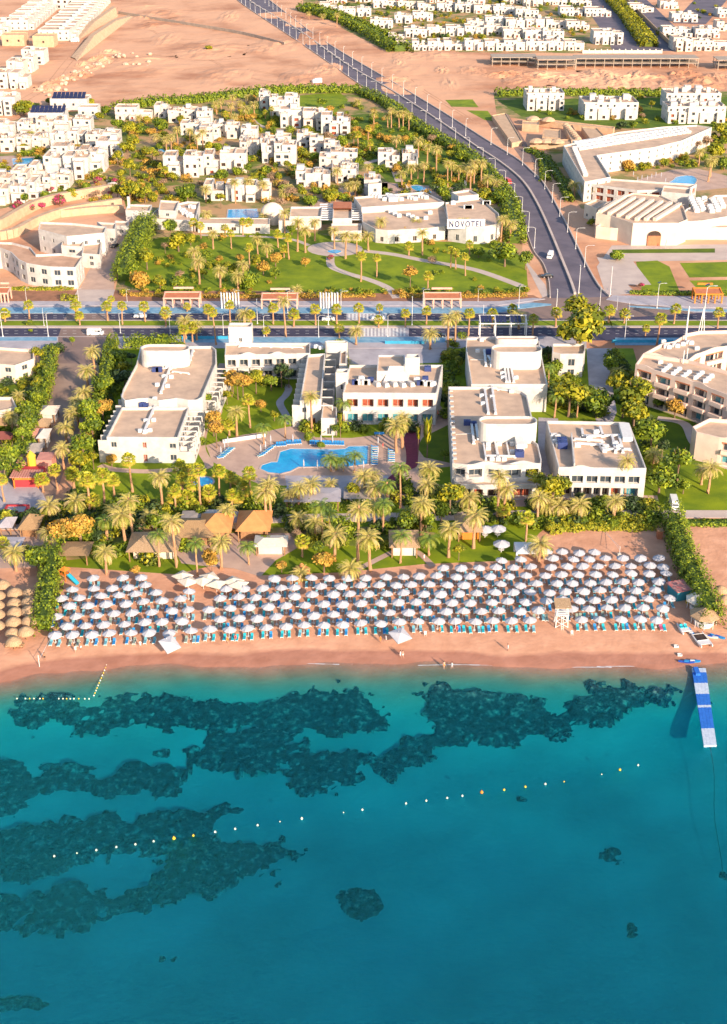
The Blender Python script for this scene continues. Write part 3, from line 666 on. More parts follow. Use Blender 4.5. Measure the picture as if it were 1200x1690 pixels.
B2 = pz([(508,585), (495,661), (530,658.5), (537,583)], 8.0)
blk2(b, B2, 8.0, lambda L: ops((L*.1, L*.3, 4.3, 5.8, .3, 'w'), (L*.1, L*.3, .7, 2.4, .3, 'w'), (L*.6, L*.72, .2, 2.4, .5, 'r')))
a, c = gp(508,585,8), gp(495,661,8); fins(b, a.xy, c.xy, 9, 2.2, 6.6, st=2, mat=white)
g_ = b.part('balcony_glass', teal); d_ = (c-a).normalized(); nn = Vector((d_.y, -d_.x, 0))*2.2
for i in range(9):
    s0 = a.lerp(c, (i+.5)/9)+nn
    for z in (.6, 3.9): g_.box(s0.x, s0.y, z, (c-a).length/9-.6, .06, 1, math.atan2(d_.y, d_.x))
a, c = gp(530,658.5,8), gp(537,583,8); fins(b, a.xy, c.xy, 6, 3.2, 3.3, st=1); trellis(b, a.xy, c.xy, 6, 3.1, 6.0)
b.block(pz([(378,564), (416,564), (418,557), (380,557)], 8.4), 13.2, z0=7.4, st=1, sp=8, ww=1, wh=1.2, sill=1)
b.block(rrect(536,562,574,566, 10.5), 10.5, z0=7.3, st=0, par=.5); b.block(pz([(538,585),(574,587),(574,572),(538,570)], 6.2), 6.2, st=0)
b.block(pz([(560,600),(572,600),(572,576),(562,576)], 8), 8, st=0)
pipe(b, (395,573), (500,575), 7.4, .4, .3)
for x, y in ((394,569),(400,570),(522,574),(530,576),(535,571)): ac_unit(b, x, y, 7.4, .9)
for x, y in ((545,572),(553,576),(560,573)): ac_unit(b, x, y, 5.4, 1.1)
b.done()
# lobby
b = BLD('lobby_building', 'white lobby building with stepped roof, red curtained arcade and twin stair towers', at=(640,650), origin=gp(640,700))
LB = pz([(566,648), (720,649), (722,645), (731,602), (577,602)], 9.5)
def fo(L): return [(L*x0, L*x1, z0, z1, 1.8, k) for x0, x1 in ((.04,.16),(.20,.33),(.365,.49),(.53,.65),(.69,.81),(.85,.97)) for z0, z1, k in ((4.9, 7.6, 'r'), (.3, 3.2, 't'))]
e = blk2(b, LB, 9.5, fo)
for i in range(6):
    u = (i+.5)/6; x = e[0][0]*(1-u)+e[1][0]*u; y = e[0][1]*(1-u)+e[1][1]*u; m = b.part('balcony_rail', wpaint); m.box(x, y-.1, 4.5, 4.2, .2, .9)
b.block(pz([(554,616), (574,616), (576,609.5), (556,609.5)], 12), 12.2, st=1, sp=4, ww=.7, wh=1.6, sill=7, par=.8)
b.block(pz([(622,625), (668,625), (668,598), (624,598)], 9.5), 11.8, z0=8.7, st=0, par=.5)
b.block(pz([(669,590), (693,590), (692,584), (671,584)], 14), 14, z0=8.7, st=0, par=.9)
m = b.part('sloping_vault', white); v = [gp(x, y, z) for x, y, z in ((632,632,8.75),(676,632,8.75),(676,606,8.75),(632,606,8.75),(643,604,13),(664,604,13))]
m.face([v[0], v[1], v[5], v[4]]); m.face([v[1], v[2], v[5]]); m.face([v[3], v[0], v[4]]); m.face([v[2], v[3], v[4], v[5]])
for i in range(5):
    m = b.part('skylight', white); p = gp(622+i*14, 636+1*(i % 2), 8.75); m.box(p.x, p.y, 8.75, 1.6, 2.6, 1.1, .5, taper=.7)
b.block(pz([(530,690),(556,690),(556,672),(533,664)], 5.2), 5.2, st=1, sp=4, ww=1.2, wh=1.9, sill=.3)
for x, y in ((586,634),(590,634),(602,634),(606,634),(597,628),(612,630),(693,635),(698,635),(705,636),(710,636),(702,628),(688,630),(715,637)): ac_unit(b, x, y, 8.7, 1.15, (x//3) % 3 == 0)
ac_unit(b, 706, 612, 8.7, 1.3, True); m = b.part('awning', terra); p = gp(706, 680, 2.6); m.box(p.x, p.y, 2.6, 6, 3, .15)
b.done()
# right wing, front and rear parts
b = BLD('hotel_wing', 'white hotel wing with a curved front terrace facing the beach', at=(810,720), origin=gp(810,800))
C1 = pz([(747,764), (771,767), (800,765), (830,768), (865,766), (893,765), (894,758), (888,733), (880,727), (878,688), (870,652), (862,646), (838,641), (821,638), (740,638), (740,642)], 8.5)
def fo(L): return [(L*x0, L*x1, 4.9, 7.2, 1.6, 'w') for x0, x1 in ((.05, .3), (.36, .62), (.68, .95))] if L > 8 else []
poly = ccw(C1)
save = b.wall
def w(p_, q_, z0, z1, o=(), depth=.3):
    L = math.dist(p_, q_)
    yy = (p_[1]+q_[1])/2; o = list(o)
    if abs(q_[0]-p_[0]) > 3 and yy < min(v[1] for v in poly)+3 and q_[0] > p_[0]: o = [(L*.12, L*.88, 4.9, 7.1, 1.5, 'w')]
    return save(p_, q_, z0, z1, o, depth)
b.wall = w; b.block(poly, 8.5, st=0); del b.wall
e = pz([(771,767), (893,765)], 8.5); b.hump(e[0], e[1], .25, 8, 8.5, .8); b.hump(e[0], e[1], .75, 8, 8.5, .8)
b.block(rrect(790,686.6,887,700, 13.2), 13.2, z0=7.7, st=0, par=.7)
T = pz([(748,787), (750,794), (760,799), (800,800), (884,799), (888,794), (893,775), (747,775)], 4.3)
poly = ccw(T)
def w(p_, q_, z0, z1, o=(), depth=.3):
    L = math.dist(p_, q_); yy = (p_[1]+q_[1])/2
    if q_[0]-p_[0] > 5 and yy < min(v[1] for v in poly)+3:
        n_ = max(2, int(L/4.2)); o = [((i+.12)*L/n_, (i+.88)*L/n_, .15, 3.0, 2.2, ('d', 'r', 'w')[i % 3]) for i in range(n_)]
    return save(p_, q_, z0, z1, o, depth)
b.wall = w; b.block(poly, 4.3, st=0, par=.9); del b.wall
for i in range(8):
    m = b.part('terrace_furniture', wpaint); p = gp(782+i*13, 790+(i % 2)*3, 3.4); m.lathe(p.x, p.y, [(.08, 3.4), (.08, 4.1), (.55, 4.1), (.55, 4.16), (0, 4.16)], 8); m.box(p.x+1, p.y, 3.4, .5, .5, .45); m.box(p.x-1, p.y, 3.4, .5, .5, .45)
pipe(b, (800,645), (806,684), 7.7); pipe(b, (812,640), (818,684), 7.7); pipe(b, (778,700), (782,733), 7.7); pipe(b, (785,700), (789,727), 7.7); pipe(b, (787,727), (850,727), 7.7, .8)
pipe(b, (817,730), (822,757), 7.7); pipe(b, (798,735), (802,760), 7.7, .4); pipe(b, (803,755), (850,756), 7.7, .4); pipe(b, (836,733), (840,755), 7.7, .4); pipe(b, (800,641), (845,648), 7.7, .4, .3)
for x, y in ((795,655),(797,668),(812,657),(844,648),(806,735),(824,735),(845,735),(812,760),(822,760),(832,760),(845,748),(806,742),(866,738)): ac_unit(b, x, y, 7.7, .8)
m = b.part('plant_box', wpaint); p = gp(857, 740, 7.7); m.box(p.x, p.y, 7.7, 2, 5, 2.2); ac_unit(b, 857, 753, 7.7, 1.5, True); ac_unit(b, 771, 701, 7.7, 1.2, True); ac_unit(b, 782,702, 7.7, 1, True)
m = b.part('roof_joint', white); A, B = gp(752,717,7.7), gp(780,716,7.7); m.bar(A, B, .3, .3)
for i in range(14):
    A = gp(740.6+7*i/14*.9, 645+i*8.6, 8.5); m = b.part('roof_edge_block', white); m.box(A.x+.7, A.y, 8.5, .9, 1.2, .25)
b.done()
b = BLD('hotel_wing', 'white rear hotel wing with a long rounded tower, behind the curved terrace wing', at=(840,600), origin=gp(840,650))
C3 = pz([(778,634), (904,634), (899,612), (890,563), (880,560), (815,556), (770,557), (769,573)], 8.5)
b.block(C3, 8.5, st=0); b.block(rrect(811,568,895,581, 13.2), 13.2, z0=7.7, st=0, par=.7); b.block(rrect(818,554.5,888,560, 9.8), 9.8, z0=7.7, st=0, par=.5)
pipe(b, (799,580), (802,605), 7.7); pipe(b, (805,590), (812,601), 7.7); pipe(b, (808,602), (845,604), 7.7, .8)
pipe(b, (832,603), (836,632), 7.7); pipe(b, (837,603), (841,632), 7.7); pipe(b, (842,603), (848,632), 7.7)
for x, y in ((788,581),(795,563),(812,605),(818,605),(824,605),(830,625),(852,625),(829,618),(820,560),(828,561)): ac_unit(b, x, y, 7.7, .8)
ac_unit(b, 807,584, 7.7, 1.3, True)
m = b.part('roof_joint', white); m.bar(gp(776,594,7.7), gp(800,594,7.7), .3, .3)
b.done()
t = thing('solar_pergola', 'white frame carrying dark solar panels behind the rear hotel wing', 'pergola', gp(829, 556), fixed=True)
m = MB(); m3 = MB()
for i in range(4):
    x = -7.5+i*5
    m.box(x, -2, 0, .3, .3, 5.2); m.box(x, 2, 0, .3, .3, 6.4); m.bar((x, -2.2, 5.3), (x, 2.2, 6.6), .3)
m.bar((-7.8, -2.2, 5.3), (7.8, -2.2, 5.3), .3); m.bar((-7.8, 2.2, 6.6), (7.8, 2.2, 6.6), .3); m.obj('frame', wpaint, t)
solar = M('solar_cell', (.03, .035, .09), (.015, .02, .06), .2, 2, spec=.6)
for i in range(12):
    if i % 4 == 3: continue
    x = -6.7+i*1.2; m3 = MB(); m3.face([(x-.5, -1.9, 5.6), (x+.5, -1.9, 5.6), (x+.5, 1.9, 6.75), (x-.5, 1.9, 6.75)]); m3.obj('solar_panel', solar, t)
# conference block
b = BLD('conference_building', 'square white block with ducts on its roof and six windows facing the beach', at=(980,750), origin=gp(990,820))
DD = pz([(922,771), (1067,773), (1038.6,698), (1030,696.5), (902,694)], 8.5)
def fo(L): return [(L*x0, L*x1, 4.3, 6.2, .7, 'w') for x0, x1 in ((.04,.13),(.16,.29),(.33,.455),(.485,.61),(.65,.77),(.81,.935))]+[(L*x0, L*x1, .2, 3.0, 2.2, k) for x0, x1, k in ((.05,.17,'d'),(.19,.28,'w'),(.30,.40,'d'),(.42,.50,'w'),(.52,.60,'d'),(.62,.73,'r'),(.76,.93,'t'))]
e = blk2(b, DD, 8.5, fo); b.hump(e[0], e[1], .25, 6, 8.5, .6)
m = b.part('roof_wall', white); m.bar(gp(943,719,8.6), gp(948,770,8.6), .35, 1.8)
for a, c in (((960,722),(1023,721)),((948,727),(995,730)),((950,734),(1005,738)),((1010,722),(1016,748)),((1022,724),(1028,748)),((1002,744),(1040,744)),((1028,724),(1045,727)),((960,710),(962,722)),((990,707),(995,722))): pipe(b, a, c, 7.7, .6, .5)
m = b.part('duct', wpaint); A, B = gp(1029,705,7.7), gp(1036,730,7.7); m.bar(A+Vector((0,0,.7)), B+Vector((0,0,.7)), 2.6, 1.2)
for x, y in ((914,722),(920,724),(917,732),(922,738),(953,737),(972,726),(984,716),(996,742),(1015,735),(1021,740)): ac_unit(b, x, y, 7.7, 1.0)
for x, y in ((927,733),(928,739)): ac_unit(b, x, y, 7.7, 1.6, True)
m = b.part('duct_bend', wpaint); A, B = gp(991,737,7.7), gp(998,748,7.7); m.bar(A+Vector((0,0,.6)), B+Vector((0,0,.6)), 1.1, 1)
b.done()
# little white gatehouse
b = BLD('gatehouse', 'small white two-storey house with two shutters beside the service lane', at=(940,590), origin=gp(943,612))
b.block(pz([(912,581),(925,584),(963,584),(966,578),(966,567),(912,567)], 7.5), 7.5, st=2, sp=4.4, ww=2, wh=2.2, sill=.3, kind='w', hs=3.3)
b.done()
# pink three-storey hotel at right
def ph(L, st, h, n): 
    o = []; fh = (h-1)/st
    for f in range(st):
        for i in range(n): o.append(((i+.14)*L/n, (i+.86)*L/n, f*fh+.5, (f+1)*fh-.5, 1.7, 'w' if (i+f) % 3 else 't'))
    return o
def pinkbld(label, poly, h, st, origin, at, extra=None):
    b = BLD('balcony_hotel', label, at=at, origin=origin, wm=pinkw)
    poly = ccw(poly); save = b.wall
    def w(p_, q_, z0, z1, o=(), depth=.3):
        L = math.dist(p_, q_); ny = -(q_[0]-p_[0])/L
        if L > 7 and ny < .2: o = ph(L, st, h, max(1, int(L/5.2)))
        r_ = save(p_, q_, z0, z1, o, depth)
        if o:
            p2, q2 = Vector(p_), Vector(q_); d = (q2-p2)/L; nr = Vector((d.y, -d.x)); n = max(1, int(L/5.2)); fh = (h-1)/st; a = math.atan2(d.y, d.x)
            for f in range(st):
                for i in range(n):
                    c = p2+d*((i+.5)*L/n)
                    if f: k = b.part('balcony', pinkw); e_ = c+nr*.45; k.box(e_.x, e_.y, f*fh+.15, L/n*.72, .9, 1.05, a)
                    else: pass
                    k = b.part('lintel', terra); e_ = c+nr*.03; k.box(e_.x, e_.y, (f+1)*fh-.5, L/n*.74, .08, .35, a) if f == st-1 else None
                    e_ = c-nr*.8; k = b.part('curtain', cream); k.box(e_.x+d.x*.9, e_.y+d.y*.9, f*fh+.5, .9, .2, fh-1.2, a, taper=.5)
            for i in range(0, n, 2): b.hump(p_, q_, (i+.5)/n, L/n, h, .5)
        return r_
    b.wall = w; b.block(poly, h, st=0, par=1.0); del b.wall
    return b
b = pinkbld('front range of the big salmon pink hotel, three storeys of balconies', pz([(1049,601),(1144,630),(1200,651),(1300,688),(1300,640),(1200,612),(1137,594),(1061,584)], 11.5), 11.5, 3, gp(1150,690), (1130,650))
for i in range(16): ac_unit(b, 1090+(i*37 % 90), 600+(i*17 % 18)+(i*37 % 90)*.2, 10.5, .9)
for x, y in ((1127,600),(1133,596)): m = b.part('mast', wpaint); p = gp(x, y, 10.5); m.tube([p, p+Vector((0,0,4))], .15)
b.done()
b = pinkbld('rear range of the big salmon pink hotel, with masts on its roof', pz([(1062,583),(1137,594),(1160,581),(1200,571),(1300,552),(1300,540),(1200,545),(1155,546),(1134,550),(1113,563),(1092,567)], 11.5), 11.5, 3, gp(1150,640), (1150,560))
for i in range(9): ac_unit(b, 1095+(i*23 % 60), 566+(i*7 % 12), 10.5, .9)
for dx in (-1, 0, 1): m = b.part('antenna_mast', wpaint); p = gp(1157+dx*5, 551, 10.5); m.tube([p, gp(1157,551,10.5)+Vector((0,0,9))], .14); 
m = b.part('mast', wpaint); p = gp(1131,563,10.5); m.tube([p, p+Vector((0,0,11))], [.35,.2])
b.done()
b = pinkbld('lower salmon pink block with a stepped corner, in the right garden', pz([(1143,704),(1150,713),(1188,722),(1300,740),(1300,700),(1171,690)], 8), 8, 2, gp(1180,755), (1175,700)); b.done()
# left neighbours
b = BLD('villa_hotel', 'cream curved-roof house at the left edge beside the boulevard', at=(25,590), origin=gp(20,620), wm=cream)
b.block(pz([(-60,600),(0,601),(24,603),(56,592),(56,577),(0,573),(-60,573)], 6), 6, st=2, sp=5, ww=2, wh=1.6); b.done()
b = BLD('villa_hotel', 'cream house with a veranda, second from the boulevard at the left edge', at=(0,670), origin=gp(0,700), wm=cream)
b.block(pz([(-60,690),(28,672),(20,655),(-60,655)], 5.5), 5.5, st=2, sp=4, ww=2, wh=1.6); b.done()
def pav(x0, x1, yb, d, h, lab, mt, name='pavilion', ridge=True, roofh=1.4, wallm=None, cat='pavilion'):
    A, B = gp(x0, yb), gp(x1, yb); w = B.x-A.x; t = thing(name, lab, cat, ((A.x+B.x)/2, A.y+d/2, 0), fixed=True)
    for sx in (-1, 1):
        for sy in (-1, 1): m = MB(); m.box(sx*(w/2-.3), sy*(d/2-.3), 0, .25, .25, h); m.obj('post', wood, t)
    if wallm: m = MB(); m.box(0, .2, 0, w*.82, d*.7, h-.05); m.obj('wall', wallm, t)
    m = MB(); r = w*.5-d*.35 if w > d else 0
    r = max(r, .01); a, c = w/2+.4, d/2+.4; H = h+roofh
    V = [(-a, -c, h), (a, -c, h), (a, c, h), (-a, c, h), (-r, 0, H), (r, 0, H)]
    for f in ((0, 1, 5, 4), (2, 3, 4, 5), (1, 2, 5), (3, 0, 4), (3, 2, 1, 0)): m.face([V[i] for i in f])
    m.obj('roof', mt, t); return t
pav(20, 56, 622, 4, 2.6, 'brown roofed veranda in front of the cream curved house', thatch, wallm=dark)
pav(-15, 18, 693, 5, 2.6, 'brown roofed pavilion at the left edge by the garden', thatch, wallm=dark); pav(-20, 18, 738, 4, 2.4, 'low maroon roofed shed at the left edge', M('maroon', (.22,.07,.06)), wallm=dark); pav(-30, 12, 715, 4, 2.4, 'dark thatched shade with rounded roof at the left edge', thatch)
red = M('red_paint', (.50, .05, .06), (.40, .04, .05)); pnk = M('salmon_roof', (.62, .28, .22), (.50, .22, .18)); orng = M('orange_paint', (.68, .22, .03), (.55, .18, .03)); yel = M('yellow_paint', (.70, .45, .05))
pav(66, 92, 700, 6, 3, 'white open stall with a pale sloping roof, topmost of the market stalls', cream, 'market_stall', wallm=white, cat='stall')
pav(58, 80, 718, 5, 2.6, 'round-shouldered thatched stall in the market lane', thatp, 'market_stall', wallm=wood, cat='stall')
pav(46, 66, 738, 6, 2.8, 'market stall with a crumpled salmon roof', pnk, 'market_stall', wallm=cream, cat='stall'); pav(64, 78, 742, 6, 3.4, 'narrow white stall on the street side of the salmon roofed one', white, 'market_stall', wallm=white, cat='stall')
pav(40, 66, 762, 6, 2.6, 'grey roofed market stall behind the red playhouse', roofg, 'market_stall', wallm=pinkw, cat='stall')
t = thing('playhouse', 'bright red and orange playhouse with a ridged salmon roof and yellow tower', 'playhouse', gp(45, 804), fixed=True)
m = MB(); m.box(0, 3, 0, 7, 6, 3); m.obj('wall', red, t); m = MB(); m.box(-3, -.6, 0, .3, .3, 3); m.box(3, -.6, 0, .3, .3, 3); m.box(0, -.6, 2.4, 6.6, .3, .5); m.obj('porch', orng, t)
m = MB()
for i in range(12): m.box(-3.6+i*.65, 1.2, 3.1, .5, 4.6, .2)
m.obj('roof', pnk, t); m = MB(); m.tube([(0, 7, 0), (0, 7, 5.5)], 1.1, 10); m.tube([(0, 7, 5.5), (0, 7, 7)], [1.3, .05], 10); m.obj('tower', yel, t); m = MB(); m.box(3, 10, 0, 4, 5, 4); m.box(-2.6, 10, 0, 3, 5, 3.4); m.obj('annex', pnk, t)
t = thing('boxing_frame', 'red framed rectangular sunken trampoline in the square', 'trampoline', gp(27, 844), fixed=True); m = MB()
for sx, sy, lx, ly in ((0, -2, 5.6, .5), (0, 2, 5.6, .5), (-2.6, 0, .5, 4), (2.6, 0, .5, 4)): m.box(sx, sy, 0, lx, ly, .8)
m.obj('frame', red, t); m = MB(); m.box(0, 0, .4, 4.6, 3.4, .1); m.obj('mat', paveg, t)
pav(33, 62, 890, 7, 2.6, 'round thatched bar roof left of the dark ficus tree', thatch, 'thatched_bar', roofh=2.4, wallm=wood, cat='bar'); pav(0, 20, 885, 5, 2.4, 'grey canvas awning left of the thatched bar', paveg, 'awning', cat='awning'); pav(5, 34, 915, 4, 2.2, 'flat grey shade roof at the left edge above the straw umbrellas', paveg, 'awning', roofh=.2, cat='awning')
# thatched bars and restaurants in the beach garden
pav(100, 146, 934, 6, 2.8, 'slatted brown timber shade roof beside the children slide', thatch, 'beach_shelter', roofh=.5, cat='shelter')
pav(212, 292, 928, 9, 2.8, 'wide pinkish thatched bar with low tables in front', thatp, 'thatched_bar', roofh=1.8, wallm=cream, cat='bar')
pav(285, 350, 905, 9, 3, 'dark wood-shingled roof of the bar, left of the orange one', thatch, 'thatched_bar', roofh=2.0, wallm=wood, cat='bar')
pav(330, 380, 898, 9, 3.2, 'orange hipped bar roof in the middle of the bar cluster', M('orange_thatch', (.62,.28,.10), (.50,.22,.08)), 'thatched_bar', roofh=2.6, wallm=wood, cat='bar')
pav(392, 444, 896, 10, 3.2, 'right-hand orange hipped bar roof with a long tail', MATS['orange_thatch'], 'thatched_bar', roofh=2.8, wallm=wood, cat='bar')
pav(422, 472, 918, 5, 2.6, 'low cream canvas bar roof with white chairs in front', fabc, 'canvas_bar', roofh=.8, wallm=cream, cat='bar')
pav(300, 330, 878, 6, 2.4, 'low grey roofed kitchen shed behind the bars', roofg, 'kitchen_shed', roofh=.3, wallm=cream, cat='shed'); pav(335, 362, 874, 5, 2.6, 'small white roofed kitchen shed behind the bars', white, 'kitchen_shed', roofh=.3, wallm=cream, cat='shed'); pav(372, 400, 876, 5, 2.4, 'blue grey roofed kitchen shed behind the right bars', paveg, 'kitchen_shed', roofh=.3, wallm=cream, cat='shed')
pav(645, 690, 922, 8, 3, 'straw hut half hidden by palms between two garden lawns', thatp, 'thatched_hut', roofh=2.2, wallm=white, cat='hut')
pav(755, 794, 895, 8, 2.8, 'orange timber bar with a pinkish hipped roof right of the tall palms', thatp, 'timber_bar', roofh=2.0, wallm=orng, cat='bar')
pav(472, 560, 845, 7, 3, 'low grey roofed snack bar below the pool', paveg, 'snack_bar', roofh=.3, wallm=white, cat='bar'); pav(570, 640, 840, 6, 3, 'small white snack kiosk hidden by palms below the pool', roofg, 'snack_bar', roofh=.3, wallm=white, cat='bar')
t = thing('brown_fountain', 'round orange stone planter with a centre post at the lawn edge', 'planter', gp(498, 943), fixed=True); m = MB(); m.lathe(0, 0, [(1.9, 0), (1.9, .5), (1.5, .5), (1.5, .35), (.5, .35), (.5, 1.8), (.1, 2.2)], 16); m.obj('stone_ring', MATS['orange_thatch'], t)
# ---------------------------------------------------------------- hillside hotel behind the park
b = BLD('hillside_hotel', 'long white hillside hotel with a raised rear hall, above the park', at=(660,360), origin=gp(660,392))
b.block(pz([(597,342),(733,333),(700,316.5),(584,325)], 7.5), 7.5, st=0)
b.block(pz([(598,366),(620,378),(640,380),(700,377),(735,373),(742,366),(733,340),(597,345)], 5.5), 5.5, st=1, sp=5, ww=1.5, wh=2, sill=.6, kind='d', depth=.5, par=.6)
b.block(pz([(608,306),(630,304),(629,299),(609,300)], 7.5), 8, st=1, sp=3, ww=1.4, wh=1.5, sill=4.4)
for i in range(16): ac_unit(b, 612+(i*41 % 100), 324+(i*13 % 8), 6.7, 1.2)
for i in range(8): ac_unit(b, 645+(i*29 % 80), 352+(i*5 % 12), 4.9, 1.2)
m = b.part('plant_box', wpaint); p = gp(647,330,6.7); m.box(p.x, p.y, 6.7, 4, 6, 1.6, .2)
b.done()
b = BLD('entrance_portico', 'entrance portico with terracotta roof and white pergola beams either side', at=(565,350), origin=gp(565,385))
b.block(pz([(549,360),(581,360),(581,334),(550,334)], 6), 6, st=1, sp=6, ww=4, wh=3, sill=.3, kind='d', depth=3)
m = b.part('terracotta_roof', terra); A = [gp(x, y, 6.05) for x, y in ((549.5,345),(580.5,345),(580.5,334.5),(550.5,334.5))]; m.face(A); m.face([(a.x, a.y, 6.4) for a in A])
for k in range(8):
    m = b.part('pergola_beam', wpaint); y = 337+k*3.6; m.bar(gp(528,y,4.6), gp(549,y,4.6), .6, .4); m.bar(gp(581,y,4.6), gp(597,y,4.6), .6, .4)
b.block(pz([(547,384),(597,384),(597,372),(547,372)], 3.2), 4.0, st=1, sp=5, ww=3.4, wh=2.6, sill=.2, kind='w', depth=1); b.done()
b = BLD('west_hall', 'low white hall left of the terracotta portico', at=(505,350), origin=gp(505,380))
b.block(pz([(478,357),(530,357),(532,341),(480,341)], 5.5), 5.5, st=1, sp=5, ww=2, wh=2.4, sill=.6); b.block(pz([(460,364),(478,364),(478,352),(460,352)], 5), 5, st=0); b.done()
t = thing('white_dome', 'pale ribbed barrel dome beside the raised blue pool', 'dome', gp(450, 368), fixed=True); m = MB(); m.lathe(0, 0, [(5, 0), (5, 4), (4.6, 5.8), (3.4, 7.4), (1.6, 8.4), (0, 8.7)], 20, sq=.8); m.obj('shell', cream, t, True)
b = BLD('sign_hall', 'white curved hall of the hillside hotel carrying the roof sign', at=(785,350), origin=gp(785,392))
b.block(pz([(740,369),(770,374),(800,374),(826,368),(823,352),(793,326),(735,334)], 7), 7, st=1, sp=4.5, ww=1.6, wh=2.4, sill=.8, kind='w', par=.7)
b.block(pz([(757,327),(790,324),(775,316),(745,320)], 7.6), 8.4, st=0)
for i in range(10): ac_unit(b, 748+(i*29 % 60), 337+(i*7 % 14), 6.3, 1.3)
b.done()
t = thing('roof_sign', 'long white sign board with dark capital letters on the curved hall', 'sign', gp(769, 373, 7)+Vector((0, -.4, -1.0)), fixed=True)
wb = (gp(800,368,7)-gp(738,368,7)).length; m = MB(); m.box(0, 0, 0, wb, .25, 3.9); m.obj('board', wpaint, t)
fc = bpy.data.curves.new('letters', 'FONT'); fc.body = 'NOVOTEL'; fc.size = 3.6; fc.align_x = 'CENTER'; fc.align_y = 'CENTER'; fc.space_character = 1.35; fc.extrude = .06; fc.offset = .06
to = bpy.data.objects.new('letters', fc); COL.objects.link(to); bpy.context.view_layer.update()
me = bpy.data.meshes.new_from_object(to.evaluated_get(bpy.context.evaluated_depsgraph_get())); bpy.data.objects.remove(to)
me.materials.clear(); me.materials.append(M('navy_letter', (.02, .03, .12))); xs_ = [v.co.x for v in me.vertices]; ys_ = [v.co.y for v in me.vertices]; kx = wb*.88/(max(xs_)-min(xs_)); ky = 2.5/(max(ys_)-min(ys_)); mx_, my_ = (max(xs_)+min(xs_))/2, (max(ys_)+min(ys_))/2
for v in me.vertices: v.co.x = (v.co.x-mx_)*kx; v.co.y = (v.co.y-my_)*ky
o = link('letters', me, t, (0, -.2, 1.95)); o.rotation_euler.x = PI/2
# terrace building under raised pool
b = BLD('pool_terrace', 'white terrace wall carrying the raised blue pool', at=(400,365), origin=gp(400,378))
b.block(pz([(326,370),(445,372),(445,362),(330,361)], 3.5), 4, st=1, sp=9, ww=2, wh=1.5, kind='d', par=.3); b.done()
b = BLD('service_house', 'small white house with a brown flat roof and slim chimney, left of the pool terrace', at=(228,350), origin=gp(228,370))
b.block(pz([(207,347),(247,348),(251,338),(211,337)], 5), 5, st=1, sp=5, ww=1.6, wh=1.8)
m = b.part('chimney', white); p = gp(213,340,5); m.box(p.x, p.y, 0, 1, 1, 9); b.done()
b = BLD('service_house', 'white stepped service building with cluttered roof left of the pool terrace', at=(290,355), origin=gp(290,375))
b.block(pz([(242,362),(322,366),(330,335),(310,334),(262,345)], 4), 4.5, st=0); b.block(pz([(262,350),(290,352),(296,336),(265,334)], 6), 7, z0=3.5, st=1, sp=4, ww=1.4, wh=1.2)
for i in range(14): ac_unit(b, 292+(i*11 % 30), 342+(i*7 % 18), 3.8, 1.2)
b.done()
# curved white building lower left of the park
b = BLD('curved_building', 'white building with a wavy front wall and two rows of windows, left of the park', at=(70,440), origin=gp(80,472), rm=roofo)
b.block(pz([(-30,409),(0,409),(18,416),(30,428),(43,434),(60,437),(83,440),(125,441),(137,423),(100,418),(60,420),(50,408),(20,400),(-30,398)], 8), 8, st=2, sp=4.0, ww=2.3, wh=1.9, sill=1.2); b.done()
b = BLD('stepped_building', 'white stepped three-part building right behind the wavy one', at=(120,390), origin=gp(120,415))
b.block(pz([(63,378),(110,390),(172,384),(176,374),(120,368),(66,366)], 9), 9, st=2, sp=4.5, ww=1.2, wh=1.5); b.block(pz([(101,405),(135,407),(142,390),(105,390)], 6.5), 6.5, st=2, sp=4.5, ww=2.6, wh=1.3); b.block(pz([(135,418),(165,420),(168,395),(140,392)], 5.5), 5.5, st=2, sp=4, ww=1.6, wh=1.5)
b.block(pz([(175,377),(190,378),(192,368),(160,366)], 6), 6, st=1, sp=4, ww=1.6); b.block(pz([(188,372),(212,373),(212,365),(190,364)], 4), 4, st=1, sp=4); b.done()
# desert terraces behind them
for i, (pts, h) in enumerate(((((-40,392),(0,378),(60,345),(120,330),(190,318)), 4), (((-40,400),(20,392),(60,372),(110,355),(200,340)), 3.5), (((100,358),(160,352),(205,350)), 3))):
    P = path_pts(pts); m = MB(); wallstrip(m, P, 2.5, h, 0); tag(m.obj('retaining_wall', sandst), ('long sandy retaining wall, the upper one, below the left village', 'sandy retaining wall, the middle one, behind the stepped white building', 'short sandy retaining wall, the lowest one, near the service house')[i], 'wall', at=pts[1], fixed=True)
# ---------------------------------------------------------------- right of the sloping road
b = BLD('courtyard_hotel', 'big white angled hotel block with courtyard, right of the sloping road', at=(1040,270), origin=gp(1040,300))
b.block(pz([(930,240),(965,300),(1008,292),(985,256),(1080,243),(1125,232),(1175,210),(1150,206),(1095,209),(1020,218)], 9), 9, st=3, sp=5, ww=.9, wh=1.2, sill=1, back=True)
for i in range(72): f = (i//3)/24; g = i % 3; m = b.part('roof_vent', wpaint); x = 950+f*185+g*4; y = 236.5-f*25+g*(5.2-f*2); p = gp(x, y, 8.2); m.box(p.x, p.y, 8.2, 2.4, 2.2, 1.1, .4)
for i in range(14): m = b.part('roof_vent', wpaint); p = gp(948+i*1.4, 246+i*3.4, 8.2); m.box(p.x, p.y, 8.2, 2, 1.8, 1.3)
b.done()
b = BLD('arcade_building', 'long low building with red arched arcade joining the courtyard hotel', at=(1000,310), origin=gp(1000,330))
b.block(pz([(965,302),(1052,314),(1135,312),(1150,304),(1085,300),(1000,294)], 7.5), 7.5, st=2, sp=4.6, ww=3.4, wh=2.4, sill=.6, kind='r', depth=.8); b.block(pz([(1092,318),(1138,322),(1140,312),(1095,308)], 8), 8.5, st=1, sp=6, ww=1.4); b.done()
